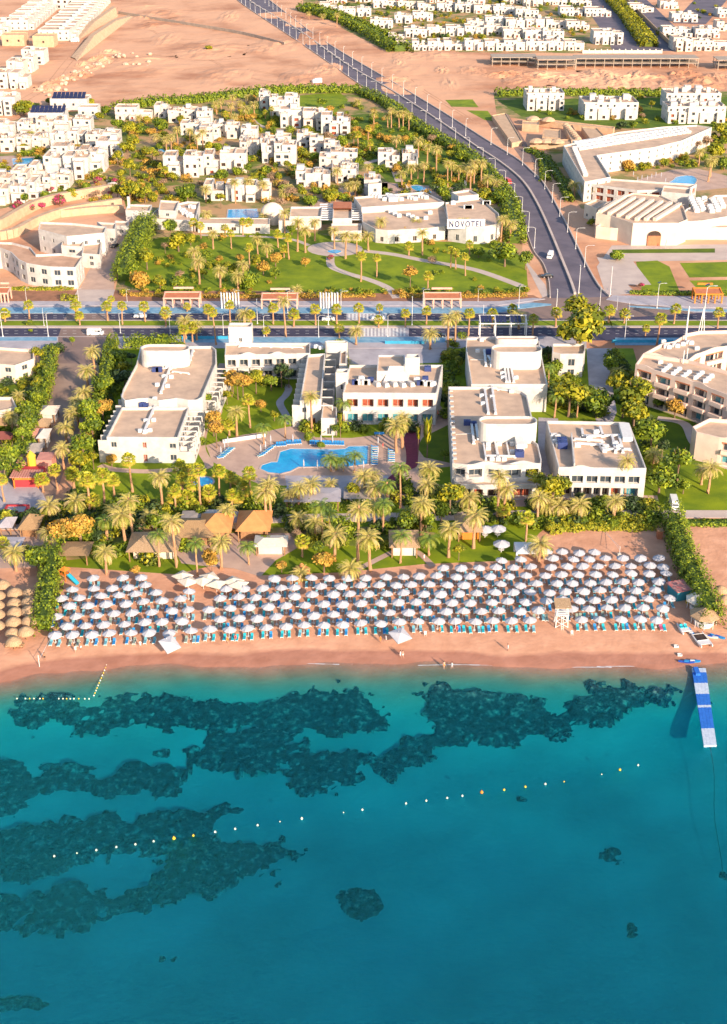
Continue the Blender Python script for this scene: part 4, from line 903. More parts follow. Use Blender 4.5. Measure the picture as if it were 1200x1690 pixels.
b = BLD('striped_hall', 'pale hall with diagonal ribs on its roof and an orange arched gate', at=(1060,350), origin=gp(1060,395), wm=cream)
HP = pz([(984,352),(1008,356),(1045,368),(1120,368),(1135,362),(1128,340),(1090,322),(1045,318),(1000,335)], 9)
def fo(L): return [(L*.36, L*.60, .2, 5.6, .6, 'r')] if L > 10 else []
b.block(HP, 9, st=0, par=.6)
p = gp(1082, 396); gm = b.part('arched_gate', terra); A, B = gp(1072,368,9), gp(1092,368,9); yy = gp(1083,368,9).y-.35
gm.box(A.x*.5+B.x*.5, yy, 0, 5.2, .5, 4); gm2 = b.part('arch', dark)
for i in range(8):
    a0, a1 = PI*i/8, PI*(i+1)/8; cx = (A.x+B.x)/2
    gm2.face([(cx, yy-.28, 4.01), (cx+2.6*math.cos(a0), yy-.28, 4.01+2.0*math.sin(a0)), (cx+2.6*math.cos(a1), yy-.28, 4.01+2.0*math.sin(a1))])
for i in range(8):
    m = b.part('roof_rib', cream); x0 = 990+i*15; A = gp(x0, 352+min(i, 4)*3.2, 8.4); B = gp(x0+42, 326+i*2.2, 8.4); 
    if i < 7: m.bar(A+Vector((0,0,.6)), B+Vector((0,0,.6)), 1.4, 1.3)
b.block(pz([(965,336),(985,344),(1000,334),(985,328)], 6), 6, st=1, sp=4); b.block(pz([(984,375),(1008,378),(1038,380),(1040,370),(1000,366)], 4.5), 5, st=0)
b.done()
b = BLD('white_hall', 'long white wall and hall stretching right from the striped hall to the picture edge', at=(1160,370), origin=gp(1160,395))
b.block(pz([(1120,366),(1160,364),(1300,340),(1300,318),(1180,322),(1132,345)], 7.5), 7.5, st=0); b.block(pz([(1128,377),(1300,378),(1300,370),(1128,371)], 4.5), 5, st=0)
for i in range(24): ac_unit(b, 1140+(i*31 % 60), 330+(i*13 % 22), 6.7, 1.4)
b.done()
# walled sandy compound
b = BLD('walled_compound', 'unfinished sandy walled compound with rows of small domes, right of the sloping road', at=(910,215), origin=gp(910,235), wm=sandst, rm=sandst)
for poly, h in ((((812,190),(835,186),(862,232),(845,236)), 2.5), (((868,196),(1012,212),(1015,209),(870,193)), 3), (((862,204),(890,206),(890,200),(862,199)), 4), (((895,225),(925,228),(925,214),(897,212)), 5), (((930,205),(945,206),(958,230),(943,232)), 3.5), (((960,209),(985,211),(1000,226),(975,230)), 3.5), (((875,235),(945,238),(942,230),(878,229)), 3)):
    b.block(pz(poly, h), h, st=0, par=.4)
for i in range(9): m = b.part('dome', sandst); p = gp(934+i*2.5, 208+i*2.8, 3); m.lathe(p.x, p.y, [(2, 3), (1.6, 4), (.8, 4.6), (0, 4.8)], 8)
for i, (x, y) in enumerate(((880,197),(905,199),(885,234),(902,234),(920,235))): m = b.part('dome', sandst); p = gp(x, y, 3.5); m.lathe(p.x, p.y, [(4, 3.5), (3.4, 4.4), (1.6, 5.2), (0, 5.5)], 8)
b.done()
# white apartment houses right
def apt(x0, x1, yb, h, d, st, seed, label, name='apartment_house', near=False, terr=True, ang=0):
    A, B = gp(x0, yb), gp(x1, yb); w = B.x-A.x; cx = (A.x+B.x)/2; r = random.Random(seed)
    b = BLD(name, label, at=((x0+x1)/2, yb-10), origin=(cx, A.y), near=near, fixed=True)
    b.block([(A.x, A.y), (B.x, A.y), (B.x, A.y+d), (A.x, A.y+d)], h, st=st, sp=3.4, ww=1.1, wh=1.2, seed=seed)
    x = A.x+.3; k = 0
    while x < B.x-3:
        ww = min(r.uniform(4, 7), B.x-.3-x); e = r.uniform(1.5, 4); hh = h-r.choice((.6, 2.8, 3.2))
        b.block([(x, A.y-e), (x+ww, A.y-e), (x+ww, A.y+.01), (x, A.y+.01)], max(hh, 3), st=max(1, int(hh/3)), sp=3.2, ww=1.6, wh=1.6, sill=.7, kind=r.choice('wwdr'), depth=.7, par=.6)
        x += ww+r.uniform(.5, 3); k += 1
    for i in range(int(w/5)+1):
        s_ = r.uniform(2.2, 4); m = b.part('stair_head', white); m.box(r.uniform(A.x+2.5, B.x-2.5) if w > 6 else cx, A.y+r.uniform(3, max(3.1, d-3)), h-.8, s_, s_, r.uniform(1.6, 3.4))
    for i in range(int(w/3)): m = b.part('roof_tank', cream); m.box(r.uniform(A.x+.8, B.x-.8), A.y+r.uniform(1, d-1), h-.8, 1, 1, 1.1)
    b.done()
apt(868,930,181,9.5,16,3,1,'white three-storey apartment house just right of the walled compound'); apt(962,1052,196,9,20,3,2,'wide white apartment house, second from the left above the courtyard hotel')
apt(1098,1188,180,9,16,3,3,'white apartment house at the right edge, the farther of two'); apt(1100,1196,203,9,16,3,4,'white apartment house at the right edge, the nearer of two')
# ---------------------------------------------------------------- hillside villas (stepped white cubes)
def villa(x0, x1, yb, seed, label, st=2, d=9, h=None):
    r = random.Random(seed); A, B = gp(x0, yb), gp(x1, yb); w = B.x-A.x; h = h or 3.0*st+.4+r.uniform(-.3, .5); cx = (A.x+B.x)/2; d *= 1.5
    if yb < 90: x0 -= .8; x1 += .8; A, B = gp(x0, yb), gp(x1, yb); w = B.x-A.x
    b = BLD('white_villa', label, wm=r.choice((white, white, white2)), cat='villa', at=((x0+x1)/2, yb-6), origin=(cx, A.y), near=False, group='white villas', fixed=False)
    f = r.uniform(.35, .65); Xm = A.x+w*f; h2 = h-r.choice((0.01, .5, 1.2, 2.8)); s0 = r.uniform(0, 2.5); s1 = r.uniform(0, 2.5)
    b.block([(A.x, A.y+s0), (Xm, A.y+s0), (Xm, A.y+d), (A.x, A.y+d)], h, st=st, sp=3.4, ww=1.1, wh=1.3, seed=seed, par=.6)
    b.block([(Xm+.01, A.y+s1), (B.x, A.y+s1), (B.x, A.y+d*r.uniform(.7, 1)), (Xm+.01, A.y+d*.98)], h2, st=max(1, st-(h-h2 > 2)), sp=3.4, ww=1.1, wh=1.3, seed=seed+1, par=.6)
    n = max(1, int(w/5.5))
    for i in range(n):
        ww = w/n*r.uniform(.45, .8); u = A.x+w/n*i+r.uniform(.05, .95)*(w/n-ww); e = r.uniform(.8, 4.5); sb = (s0 if u+ww/2 < Xm else s1); hh = min(h, h2)-r.choice((1, 2.6, 2.9)) if st > 1 else h-.8
        b.block([(u, A.y-e), (u+ww, A.y-e), (u+ww, A.y+sb-.01), (u, A.y+sb-.01)], max(hh, 2.8), st=max(1, int(hh/2.8)), sp=3.0, ww=r.uniform(1.2, 2.4), wh=1.6, sill=.6, kind=r.choice('wddr'), depth=.9, par=.5)
    for i in range(max(1, int(w/9))):
        X = r.uniform(A.x+2, B.x-2) if w > 5 else cx; Y_ = A.y+r.uniform(.45, .75)*d; sw = r.uniform(2.2, 3.6); m = b.part('stair_head', white); m.box(X, Y_, min(h, h2)-.6, sw, sw*1.1, r.uniform(1.6, 2.8))
    for i in range(int(w/3.2)):
        X = r.uniform(A.x+1, B.x-1); Y_ = A.y+r.uniform(.3, .9)*d; m = b.part('roof_wall', white if r.random() < .6 else cream); a_ = r.choice((0, PI/2)); m.box(X, Y_, min(h, h2)-.6, r.uniform(1.5, 4), .25, r.uniform(.5, 1.3), a_)
    if r.random() < .6:
        X2 = A.x+w*r.uniform(.25, .75); Y_ = A.y+r.uniform(3.5, 5.5); m = b.part('roof_pergola', wood)
        for k in range(5): m.box(X2-1.6+k*.8, Y_, h+1.2, .22, 2.8, .15)
        for k in (-1, 1): m.box(X2+k*1.5, Y_-1.2, h-.6, .15, .15, 1.8); m.box(X2+k*1.5, Y_+1.2, h-.6, .15, .15, 1.8)
    b.done()
VL = []
VL += [(a, b_, y, 2, 8) for a, b_, y in ((190,250,197),(255,277,193),(277,302,202),(300,325,199),(325,350,205),(298,330,224),(330,362,230),(322,350,238),(352,372,226),(372,394,228),(396,420,256),(337,370,330),(373,404,331),(406,447,331),(490,516,242),(511,536,250),(535,560,258),(545,590,272),(562,592,296),(488,518,308),(516,545,308),(548,588,300),(527,556,282),(395,428,252),(430,455,250),(624,660,274),(664,690,277),(601,628,321),(398,425,232),(455,480,243))]
VL += [(a, b_, y, 3, 9) for a, b_, y in ((270,302,291),(304,336,291),(336,364,287),(364,407,286),(432,452,268),(453,489,271),(428,445,180),(445,470,190),(470,494,186),(462,500,210),(500,540,213),(530,560,222),(556,578,223))]
VL += [(a, b_, y, 2, 9) for a, b_, y in ((-10,22,225),(28,58,222),(60,88,220),(90,118,218),(122,150,217),(-5,25,249),(27,52,248),(54,80,246),(82,108,243),(112,138,238),(142,166,243),(170,196,240),(130,156,268),(85,128,262),(-20,15,337),(15,45,333),(45,70,326),(70,92,318),(92,115,311),(-15,18,316),(20,46,306),(48,74,297))]
VL += [(a, b_, y, 3, 10) for a, b_, y in ((74,104,291),(105,147,293),(150,172,286),(160,198,264))]
VL += [(a, b_, y, 2, 10) for a, b_, y in ((654,679,82),(681,705,83),(707,731,83),(733,766,82),(768,797,83),(801,831,83),(833,867,83),(869,901,83),(903,930,83),(932,964,83),
   (642,667,72),(668,704,61),(706,734,59),(737,765,59),(768,798,57),(800,829,57),(831,862,62),(864,895,64),(897,930,66),(612,648,46),(652,680,38),(682,714,34),(772,798,48),(802,833,43),(836,865,47),(868,898,46),(902,933,46),(936,972,49),
   (528,555,18),(558,586,27),(590,612,27),(616,654,13),(658,688,15),(690,718,17),(722,750,18),(752,780,20),(783,812,22),(815,848,23),(852,888,28),(925,962,26),(966,1008,27),(540,572,5),(585,612,3),(640,672,2),(704,740,4),(772,800,6),(830,860,6),(865,895,10),(898,935,8),(942,975,9),
   (1040,1078,20),(1090,1118,14),(1110,1150,36),(1095,1140,60),(1148,1186,62),(1145,1205,83),(1184,1215,50),(1185,1220,28))]
VL += [(a, b_, y, 3, 12) for a, b_, y in ((980,1028,73),(1112,1142,84),(-20,14,146),(16,46,146),(12,40,126),(40,56,119),(36,74,106),(-30,26,190))]
for i, (a, b_, y, st, d) in enumerate(VL): villa(a, b_, y, i+11, ('low stepped white villa' if st == 2 else 'tall stepped white villa'), st, d)
for i, (q0, q1, w_, n) in enumerate((((-40,60),(-8,46),16,3),((6,50),(60,8),20,11),((64,67),(132,4),24,13))): # long white terraces, top left
    A, B = gp(*q0), gp(*q1); b = BLD('terraced_row', ('white terraced row at the left edge behind the sandy sheds', 'long white terraced row in the top left corner, left one', 'long white terraced row in the top left corner, right one')[i], at=q0, origin=(A.x, A.y), near=False)
    for k in range(n):
        p = A.lerp(B, k/n); dy = (B.y-A.y)/n; b.block([(p.x, p.y), (p.x+w_, p.y-.3), (p.x+w_, p.y+dy-.02), (p.x, p.y+dy-.02)], 8-(k % 2)*.7, st=2, sp=4, ww=1.1, wh=1.3, par=.6)
        m = b.part('stair_head', white); m.box(p.x+w_*.7, p.y+dy*.5, 7, 4, 4, 2.2)
        b.block([(p.x+w_+.01, p.y+dy*.2), (p.x+w_+4, p.y+dy*.2), (p.x+w_+4, p.y+dy*.8), (p.x+w_+.01, p.y+dy*.8)], 4.5, st=1, sp=3, ww=1.4, par=.5)
    b.done()
b = BLD('terraced_row', 'white row with dark arches closing the top left courtyard', at=(95,10), origin=gp(95,16), near=False); A, B = gp(72,15), gp(128,12)
b.block([(A.x, A.y), (B.x, A.y), (B.x, A.y+12), (A.x, A.y+12)], 9, st=2, sp=5, ww=2.2, wh=2, kind='d', depth=.5); b.done()
for i, (a, b_, y) in enumerate(((4,41,76),(55,90,78))):
    A, B = gp(a, y), gp(b_, y); b = BLD('sandy_shed', ('sandy brown flat-roofed shed, left of two', 'sandy brown flat-roofed shed, right of two')[i], at=((a+b_)/2, y), origin=A, wm=sandst, rm=sandst, near=False); b.block([(A.x, A.y), (B.x, A.y), (B.x, A.y+14), (A.x, A.y+14)], 8, st=1, sp=8, ww=1.5, wh=1.5, sill=3, kind='d'); b.done()
for i, (a, b_, y, d) in enumerate(((84,145,182,14),(48,106,206,14),(130,162,196,10))): # solar roofs
    A, B = gp(a, y), gp(b_, y); b = BLD('solar_roof_house', ('white house with the longest row of solar panels on its roof', 'white house with dark solar panels, nearer than the longest row', 'plain white house right of the solar roofs')[i], at=((a+b_)/2, y), origin=A, near=False); b.block([(A.x, A.y), (B.x, A.y), (B.x, A.y+d), (A.x, A.y+d)], 6.5, st=1, sp=5, ww=1.3, wh=1.3, sill=2.6)
    if i < 2:
        for k in range(int((B.x-A.x)/2.4)):
            if i and k > 9: break
            m = b.part('solar_panel', solar); x = A.x+1+k*2.4; m.face([(x, A.y+1.5, 5.8), (x+2.1, A.y+1.5, 5.8), (x+2.1, A.y+8, 9), (x, A.y+8, 9)])
    b.done()
# unfinished concrete frame
for i, (a, b_, y, h) in enumerate(((812,886,109,5.5),(887,950,115,6.5),(950,1152,112,6),(1184,1300,116,6.5))):
    A, B = gp(a, y), gp(b_, y); t = thing('concrete_frame', ('unfinished concrete frame, leftmost part', 'unfinished concrete frame, short part standing nearest', 'unfinished concrete frame, longest part', 'unfinished concrete frame at the right edge')[i], 'concrete frame', ((A.x+B.x)/2, A.y, 0), fixed=True); w = B.x-A.x; n = int(w/6)
    for k in range(n+1):
        for dy in (0, 7, 14): m = MB(); m.box(-w/2+.25+k*(w-.5)/n, dy, 0, .4, .4, h); m.obj('column', conc, t)
    for f in (1, 2): m = MB(); m.box(0, 7, h*f/2-.01, w+.6, 16, .35); m.obj('slab', conc, t)
t = thing('site_wall', 'sandy boundary wall with posts below the distant villa quarter', 'wall', gp(905, 88), fixed=True); m = MB(); A, B = gp(962,88), gp(1092,88); m.bar(A+Vector((0,0,1))-t.location, B+Vector((0,0,1))-t.location, .4, 2.2)
for k in range(14): p = A.lerp(B, k/13)-t.location; m.box(p.x, p.y, 0, .8, .8, 3)
m.obj('wall', white, t)
for i, (pts, hs, lab) in enumerate((([(127,101),(160,74),(196,46),(222,30)], (.6,5.5,4.5,.6), 'long sandstone embankment wall, lower one, at the top left'), ([(130,66),(160,47),(195,27)], (.6,4,6.5), 'sandstone embankment wall, upper one, at the top left'))):
    P = [gp(*q) for q in pts]; m = MB(); O = P[1]
    for k in range(len(P)-1):
        a, c = P[k]-O, P[k+1]-O; ha, hc = hs[k], hs[k+1]; o_ = Vector((-3, 9, 0)); A2, C2 = a+o_+Vector((0,0,ha)), c+o_+Vector((0,0,hc)); m.face([a, c, C2, A2]); A3, C3 = A2+Vector((-4,6,0)), C2+Vector((-4,6,0)); m.face([A2, C2, C3, A3]); m.face([(C3.x,C3.y,0), (A3.x,A3.y,0), A3, C3])
    tag(m.obj('embankment_wall', sandst, None, loc=O), lab, 'wall', at=pts[1], fixed=True)
P = path_pts([(196,23),(300,40),(400,57),(470,75)], 4); m = MB(); wallstrip(m, P, .5, 2.2, 0); tag(m.obj('desert_wall', conc), 'thin grey boundary wall running across the desert', 'wall', at=(300,40), fixed=True)
P = path_pts([(1003,-12),(1060,50),(1095,86)], 4); m = MB(); wallstrip(m, [p+Vector((10,0,0)) for p in P], .6, 3, 0); tag(m.obj('lane_wall', sandst), 'sandy wall beside the distant straight lane', 'wall', at=(1060,50), fixed=True)
for pts, w_ in (([(196,68),(260,62),(330,66),(400,62),(470,80)], 3), ([(180,110),(260,120),(360,110),(470,125),(560,138)], 3.5), ([(560,100),(640,108),(700,150),(790,205)], 3), ([(30,170),(80,140),(110,105),(150,60),(200,12)], 6), ([(640,100),(800,98),(1000,108),(1200,118)], 5), ([(230,40),(330,90),(420,130),(520,140)], 2.5), ([(250,90),(340,100),(430,95),(520,112)], 2)):
    P = path_pts(pts); m = MB(); ribbon_mb(m, P, w_/2, w_/2-.7, .012); ribbon_mb(m, P, -w_/2+.7, -w_/2, .012); struct(m.obj('dirt_track', trackm))
# rubble and mounds
def mound(cx, cy, w, d, h, seed, mat=desert):
    c = gp(cx, cy); n = 14; m = MB(); ids = {}
    for j in range(n+1):
        for i in range(n+1):
            u, v = i/n*2-1, j/n*2-1; k = max(0, 1-(u*u+v*v)**.5); z = h*(k**.7)*(.55+.8*mnoise.noise((u*3+seed, v*3, seed)))
            m.v.append((c.x+u*w/2, c.y+v*d/2, max(z, -.05)))
    for j in range(n):
        for i in range(n): a = j*(n+1)+i; m.f.append((a, a+1, a+n+2, a+n+1)); m.m.append(0)
    struct(m.obj('desert_mound', mat))
for i in range(26): mound(830+i*14.5+rnd.uniform(-8, 8), rnd.uniform(122, 142), rnd.uniform(14, 34), rnd.uniform(18, 45), rnd.uniform(2, 5), i)
for i in range(16): f = i/15; mound(70+f*110+rnd.uniform(-8,8), 152-f*62+rnd.uniform(-6,6), rnd.uniform(8, 18), rnd.uniform(12, 30), rnd.uniform(1.5, 3.5), i+40)
for i in range(22): mound(rnd.uniform(180, 540), rnd.uniform(12, 135), rnd.uniform(18, 60), rnd.uniform(30, 90), rnd.uniform(1, 2.4), i+60)
for i in range(10): mound(rnd.uniform(640, 800), rnd.uniform(88, 150), rnd.uniform(10, 40), rnd.uniform(20, 60), rnd.uniform(.8, 2), i+90)
rockm = M('rubble_rock', (.62, .45, .33), (.42, .30, .23), .95, .8)
def rock_mesh(seed):
    m = MB(); m.lathe(0, 0, [(.7, 0), (1, .35), (.75, .9), (.2, 1.15)], 7); m.v = [(x*(1+.5*mnoise.noise((x*2+seed, y*2, z))), y*(1+.5*mnoise.noise((y+seed, x, z*2))), z) for x, y, z in m.v]; m.f.append(tuple(range(21, 28))); m.m.append(0); return m.mesh('rock', rockm)
RK = [rock_mesh(i*7.3) for i in range(4)]
for i in range(60):
    f = rnd.random(); px, py = (70+f*115+rnd.uniform(-10, 16), 155-f*62+rnd.uniform(-9, 8)) if i < 44 else (rnd.uniform(180, 250), rnd.uniform(88, 110))
    o = link('rubble_rock', RK[i % 4], None, gp(px, py), rnd.uniform(0, 6), rnd.uniform(.7, 2.2)); tag(o, 'pale rubble boulder', 'boulder', 'rubble boulders')
# ---------------------------------------------------------------- vegetation
def frond(m, L, droop, up, az, wdt, mi, r, n=7, z=0):
    c, s_ = math.cos(az), math.sin(az); pts = []; a = up; x = 0; zz = z
    for k in range(n+1):
        pts.append((x, zz)); x += L/n*math.cos(a); zz += L/n*math.sin(a); a -= droop/n*(1+.6*k/n)
    for k in range(n):
        (x0, z0), (x1, z1) = pts[k], pts[k+1]; w0 = wdt*math.sin(PI*min(1, .12+k/n*.92))**.6; w1 = wdt*math.sin(PI*min(1, .12+(k+1)/n*.88))**.6*(1 if k < n-1 else .2)
        for sg in (-1, 1): # three leaflets a side per segment, each drooping from the rib
            for j in range(2):
                t0, t1 = j/2, (j+.62)/2; xa, za = x0+(x1-x0)*t0, z0+(z1-z0)*t0; xb, zb = x0+(x1-x0)*t1, z0+(z1-z0)*t1; w = w0+(w1-w0)*t0
                tx, tz = xb+.35*L/n, (za+zb)/2-w*.35; P = [(xa, 0, za), (xb, 0, zb), (tx, sg*w, tz), (tx-.22*L/n, sg*w*.9, tz)]
                m.face([(p[0]*c-p[1]*s_, p[0]*s_+p[1]*c, p[2]) for p in (P if sg < 0 else P[::-1])], mi)
def crown(kind, seed):
    r = random.Random(seed); m = MB()
    if kind == 'D':
        for i in range(52):
            t = i/52; frond(m, 3.7*r.uniform(.85, 1.1), 1.5+.6*t, 1.3-1.6*t+r.uniform(-.12, .12), i*2.399+r.uniform(-.15, .15), .46, r.choice((0, 0, 2, 1)) if t > .2 else 0, r)
        return m, FRD
    if kind == 'F': # washingtonia: stalks carrying stiff fans, straw skirt below
        for i in range(44):
            t = i/44; up = 1.35-2.0*t+r.uniform(-.18, .18); az = i*2.399+r.uniform(-.2, .2); L = 1.25*r.uniform(.8, 1.25); c, s_ = math.cos(az), math.sin(az); cu, su = math.cos(up), math.sin(up)
            bd = Vector((c*cu, s_*cu, su)); b = bd*L; u = Vector((-s_, c, 0)); v = bd.cross(u); mi = r.choice((0, 0, 1)) if t < .8 else 2
            m.face([v*.03, b+v*.02, b-v*.02, -v*.03], 2)
            for j in range(9):
                a = (j-4)*.34; d = bd*math.cos(a)+u*math.sin(a); tip = b+d*r.uniform(.85, 1.1)-Vector((0, 0, .32+.2*abs(j-4)/4)); mid = b+d*.55-Vector((0, 0, .03)); q = (u*math.cos(a)-bd*math.sin(a))*.12
                m.face([b, mid+q, tip, mid-q], mi)
        return m, FAN
    if kind == 'S': # date palm with hanging skirt
        for i in range(40): t = i/40; frond(m, 3.3*r.uniform(.85, 1.1), 2.0+.9*t, 1.2-1.9*t, i*2.399, .5, r.choice((0, 1)), r)
        return m, COC
    for i in range(26): # G: loose feathery crown
        t = i/26; frond(m, 3.6*r.uniform(.85, 1.1), 2.1, 1.15-1.2*t, i*2.399, .62, r.choice((0, 0, 1)), r)
    return m, COC
CR = {}
for k in 'DFSG':
    CR[k] = []
    for s_ in range(4 if k in 'DF' else 2): m, mt = crown(k, s_*5+ord(k)); CR[k].append(m.mesh('crown', mt))
TRK = {}
for k, r0, r1 in (('D', .34, .26), ('F', .30, .19), ('S', .36, .28), ('G', .24, .16)):
    m = MB(); n = 9
    m.tube([(.04*math.sin(i*1.1), .03*math.cos(i), i/n) for i in range(n+1)], [(r0*(1.35 if i == 0 else 1)*(1-i/n)+r1*i/n)*(1+.07*(i % 2)) for i in range(n+1)], 8)
    TRK[k] = m.mesh('trunk', trunkm)
PL = {'D': 'date palm with pale crown', 'F': 'fan palm with round crown', 'S': 'palm with straw skirt', 'G': 'loose green feathery palm'}
npalm = 0
def palm(x, yb, yt, k='D', sc=None, name=None):
    global npalm; npalm += 1
    p = gp(x, yb); h = max(1.2, hpx(x, yb, yt)); r = random.Random(int(x*7+yb)); s_ = sc or {'D': 1.0, 'F': .95, 'S': 1.0, 'G': 1.0}[k]*r.uniform(.88, 1.12)
    if sc is None and h < 3: s_ *= .8
    sz = 'tall ' if h > 8.5 else ('short ' if h < 4.5 else '')
    t = thing('palm_tree', sz+PL[k], 'palm', p, r.uniform(0, 6.28), 'palm trees', at=(x, yb))
    o = link('trunk', TRK[k], t, None, 0, (s_, s_, h)); lean = r.uniform(-.05, .05); o.rotation_euler = (lean, r.uniform(-.04, .04), 0)
    o = link('crown', r.choice(CR[k]), t, (math.sin(o.rotation_euler.y)*h, -math.sin(lean)*h, h-.1), r.uniform(0, 6), s_)
    return t
PD = '''D:269,844,787 128,853,827 220,890,827 208,905,852 186,860,842 176,948,912 292,936,862 366,940,895 374,871,842 248,870,852 440,868,812 448,864,801 493,843,806 514,834,799 547,815,798 602,824,787 617,815,785 619,840,806 590,927,843 618,873,836 521,894,862 493,878,855 552,926,883 611,943,887 577,960,938 497,955,949 479,838,815 654,747,705 664,740,698 708,822,775 703,838,800 694,884,831 697,878,835 820,861,786 829,861,807 773,850,822 781,905,852 740,920,873 886,866,822 900,857,832 889,929,899 954,860,833 1013,862,828 1031,822,760 920,860,835 1077,775,750 1168,815,773 1157,800,775 1018,635,615 515,712,655 661,683,662 665,735,690 653,740,705 391,720,680 570,612,598 158,622,580 146,648,612 140,665,648 130,690,662 122,710,682 130,705,676 110,730,706 106,776,740 33,668,654 21,713,687 83,860,836 82,900,880 27,943,913 82,945,935 404,535,518 472,557,496 588,570,546 307,560,530 325,562,537 751,570,520 739,577,527 856,543,522 710,577,552 342,375,353 352,411,385 323,448,415 330,470,432 364,475,447 393,478,456 402,455,437 426,425,395 441,425,408 491,415,367 436,372,358 470,385,352 490,487,478 504,417,379 520,398,366 552,411,381 570,427,389 589,420,390 608,414,389 629,395,365 697,422,384 687,385,368 747,393,368 764,395,366 826,401,362 841,401,370 617,210,187 646,215,182 659,215,187 665,215,187 675,215,190 640,212,190 590,178,168 654,244,229 690,260,232 705,270,242 720,288,246 662,268,250 679,300,276 690,295,275 699,302,272 739,312,270 745,300,272 757,300,277 782,305,269 794,305,270 776,318,280 770,300,275 804,318,295 820,318,302 607,300,275 663,310,287 577,325,307 587,325,305 260,245,226 275,250,230 283,248,226 294,240,214 314,243,216 335,246,218 326,246,226 230,205,194 365,180,166 382,190,174 396,180,170 406,198,180 358,190,172 384,178,160 557,304,282 468,330,318 476,325,310 411,328,300 389,336,300 436,330,304 340,335,312 948,325,305 964,330,310 982,330,313 1169,300,268 1153,275,250 1172,292,262 388,208,192 420,190,172 410,172,160 533,35,26 556,45,24 510,32,22
F:124,810,780 149,851,791 173,834,785 189,820,792 157,850,825 219,812,758 299,807,770 314,810,777 290,844,810 331,840,776 310,840,820 362,830,778 381,812,787 384,845,816 394,843,820 415,832,780 404,832,806 499,920,893 831,863,840 868,894,854 875,812,782 413,706,660 379,720,700 95,808,775 72,813,791 122,810,782 7,828,790 12,870,852 7,912,895 126,530,503 132,537,520 49,526,503 9,532,517 184,505,493 178,530,505 202,536,504 240,532,505 274,539,515 309,515,505 344,529,510 357,570,515 380,532,503 414,535,519 451,536,508 485,540,518 521,537,510 556,536,510 593,535,508 560,558,541 318,565,540 305,570,543 440,555,545 626,520,507 625,541,527 669,540,517 704,536,513 773,555,517 812,541,517 879,553,525 846,525,510 1004,534,512 1030,534,517 1112,535,509 1084,570,525 1184,542,515 1065,555,541 917,540,515 320,389,367 332,394,372 412,442,408 459,409,386 477,428,392 469,425,411 382,411,385 372,385,375 401,388,366 412,384,367 596,465,422 622,458,425 675,422,406 775,420,403 744,442,412 752,445,417 768,455,423 706,480,455 611,255,236 591,248,222 584,245,222 608,240,212 252,270,248 259,272,254 266,288,274 274,298,280 243,208,196 373,204,188 438,196,186 448,194,180 537,332,318 553,332,318 303,820,788 318,832,797 296,838,826 322,845,832 388,800,790 400,812,796 283,838,822 345,835,812
S:178,893,860 640,845,800 632,875,838 668,870,846
G:263,935,882 326,950,897 411,932,902 632,880,832 533,890,835 545,885,848 661,930,883 661,840,772 708,917,889 585,780,752 546,778,757 566,778,758 555,776,762 471,723,691 436,733,705 905,640,608 893,665,630 915,690,652 952,690,655 568,700,665'''
for ln in PD.split('\n'):
    k, rest = ln.split(':')
    for q in rest.split(): palm(*[float(v) for v in q.split(',')], k)
# broadleaf crowns built from leaf clumps spread through several lobes
def tree_mesh(seed, nl=900, leaf=.17, lobes=9, flat=.8):
    r = random.Random(seed); m = MB(); C_ = []
    for i in range(lobes):
        a = i*2.399; d = r.uniform(.2, .62) if i else 0; C_.append((d*math.cos(a), d*math.sin(a), r.uniform(-.35, .5)*flat if i else .3, r.uniform(.34, .52), r.randrange(3)))
    for i in range(nl):
        cx, cy, cz, cr, mi = C_[i % lobes]; u = Vector((r.gauss(0, 1), r.gauss(0, 1), r.gauss(0, 1))).normalized(); rad = cr*(r.uniform(.55, 1.12) if r.random() < .85 else r.uniform(1.0, 1.3))
        p = Vector((cx, cy, cz))+Vector((u.x, u.y, u.z*.85))*rad
        n = (u+Vector((r.gauss(0, .45), r.gauss(0, .45), r.gauss(0, .45)+.25))).normalized(); t = n.cross(Vector((r.gauss(0, 1), r.gauss(0, 1), r.gauss(0, 1)))).normalized(); b2 = n.cross(t); s_ = leaf*r.uniform(.6, 1.3)
        m.face([p-t*s_, p-b2*s_*.55, p+t*s_, p+b2*s_*.55], mi if r.random() < .7 else r.randrange(3))
    return m
TM = {}
for tn, mats in TONE.items():
    TM[tn] = [tree_mesh(i*3+ord(tn), 700 if tn == 'p' else 1100, .15 if tn != 'p' else .10).mesh('crown', mats) for i in range(3)]
m = MB(); m.tube([(0, 0, 0), (.02, 0, .5), (0, .02, 1)], [.09, .06, .05], 7)
for i in range(5): a = i*1.26; m.tube([(0, 0, .55+.05*i), (.22*math.cos(a), .22*math.sin(a), .95), (.5*math.cos(a), .5*math.sin(a), 1.3)], [.04, .03, .012], 5)
TT = m.mesh('trunk', trunkt)
def banana_mesh():
    r = random.Random(3); m = MB()
    for i in range(90):
        a = r.uniform(0, 6.28); b = Vector((.25*math.cos(a)*r.random(), .25*math.sin(a)*r.random(), r.uniform(-.8, .2))); d = Vector((math.cos(a)*.35, math.sin(a)*.35, 1)).normalized(); L = r.uniform(.5, .95); n = Vector((-math.sin(a), math.cos(a), 0))*.11
        m.face([b, b+d*L*.5+n, b+d*L-Vector((0, 0, .05)), b+d*L*.5-n], r.randrange(3))
    return m.mesh('crown', TONE['y'])
TM['b'] = [banana_mesh()]
TL = {'g': 'green broadleaf tree', 'y': 'yellow-green leafy tree', 'k': 'dark dense tree', 'o': 'orange-tinged leafy tree', 'p': 'sparse pinkish-brown tree', 'm': 'magenta bougainvillea bush', 'b': 'tall clump of banana leaves'}
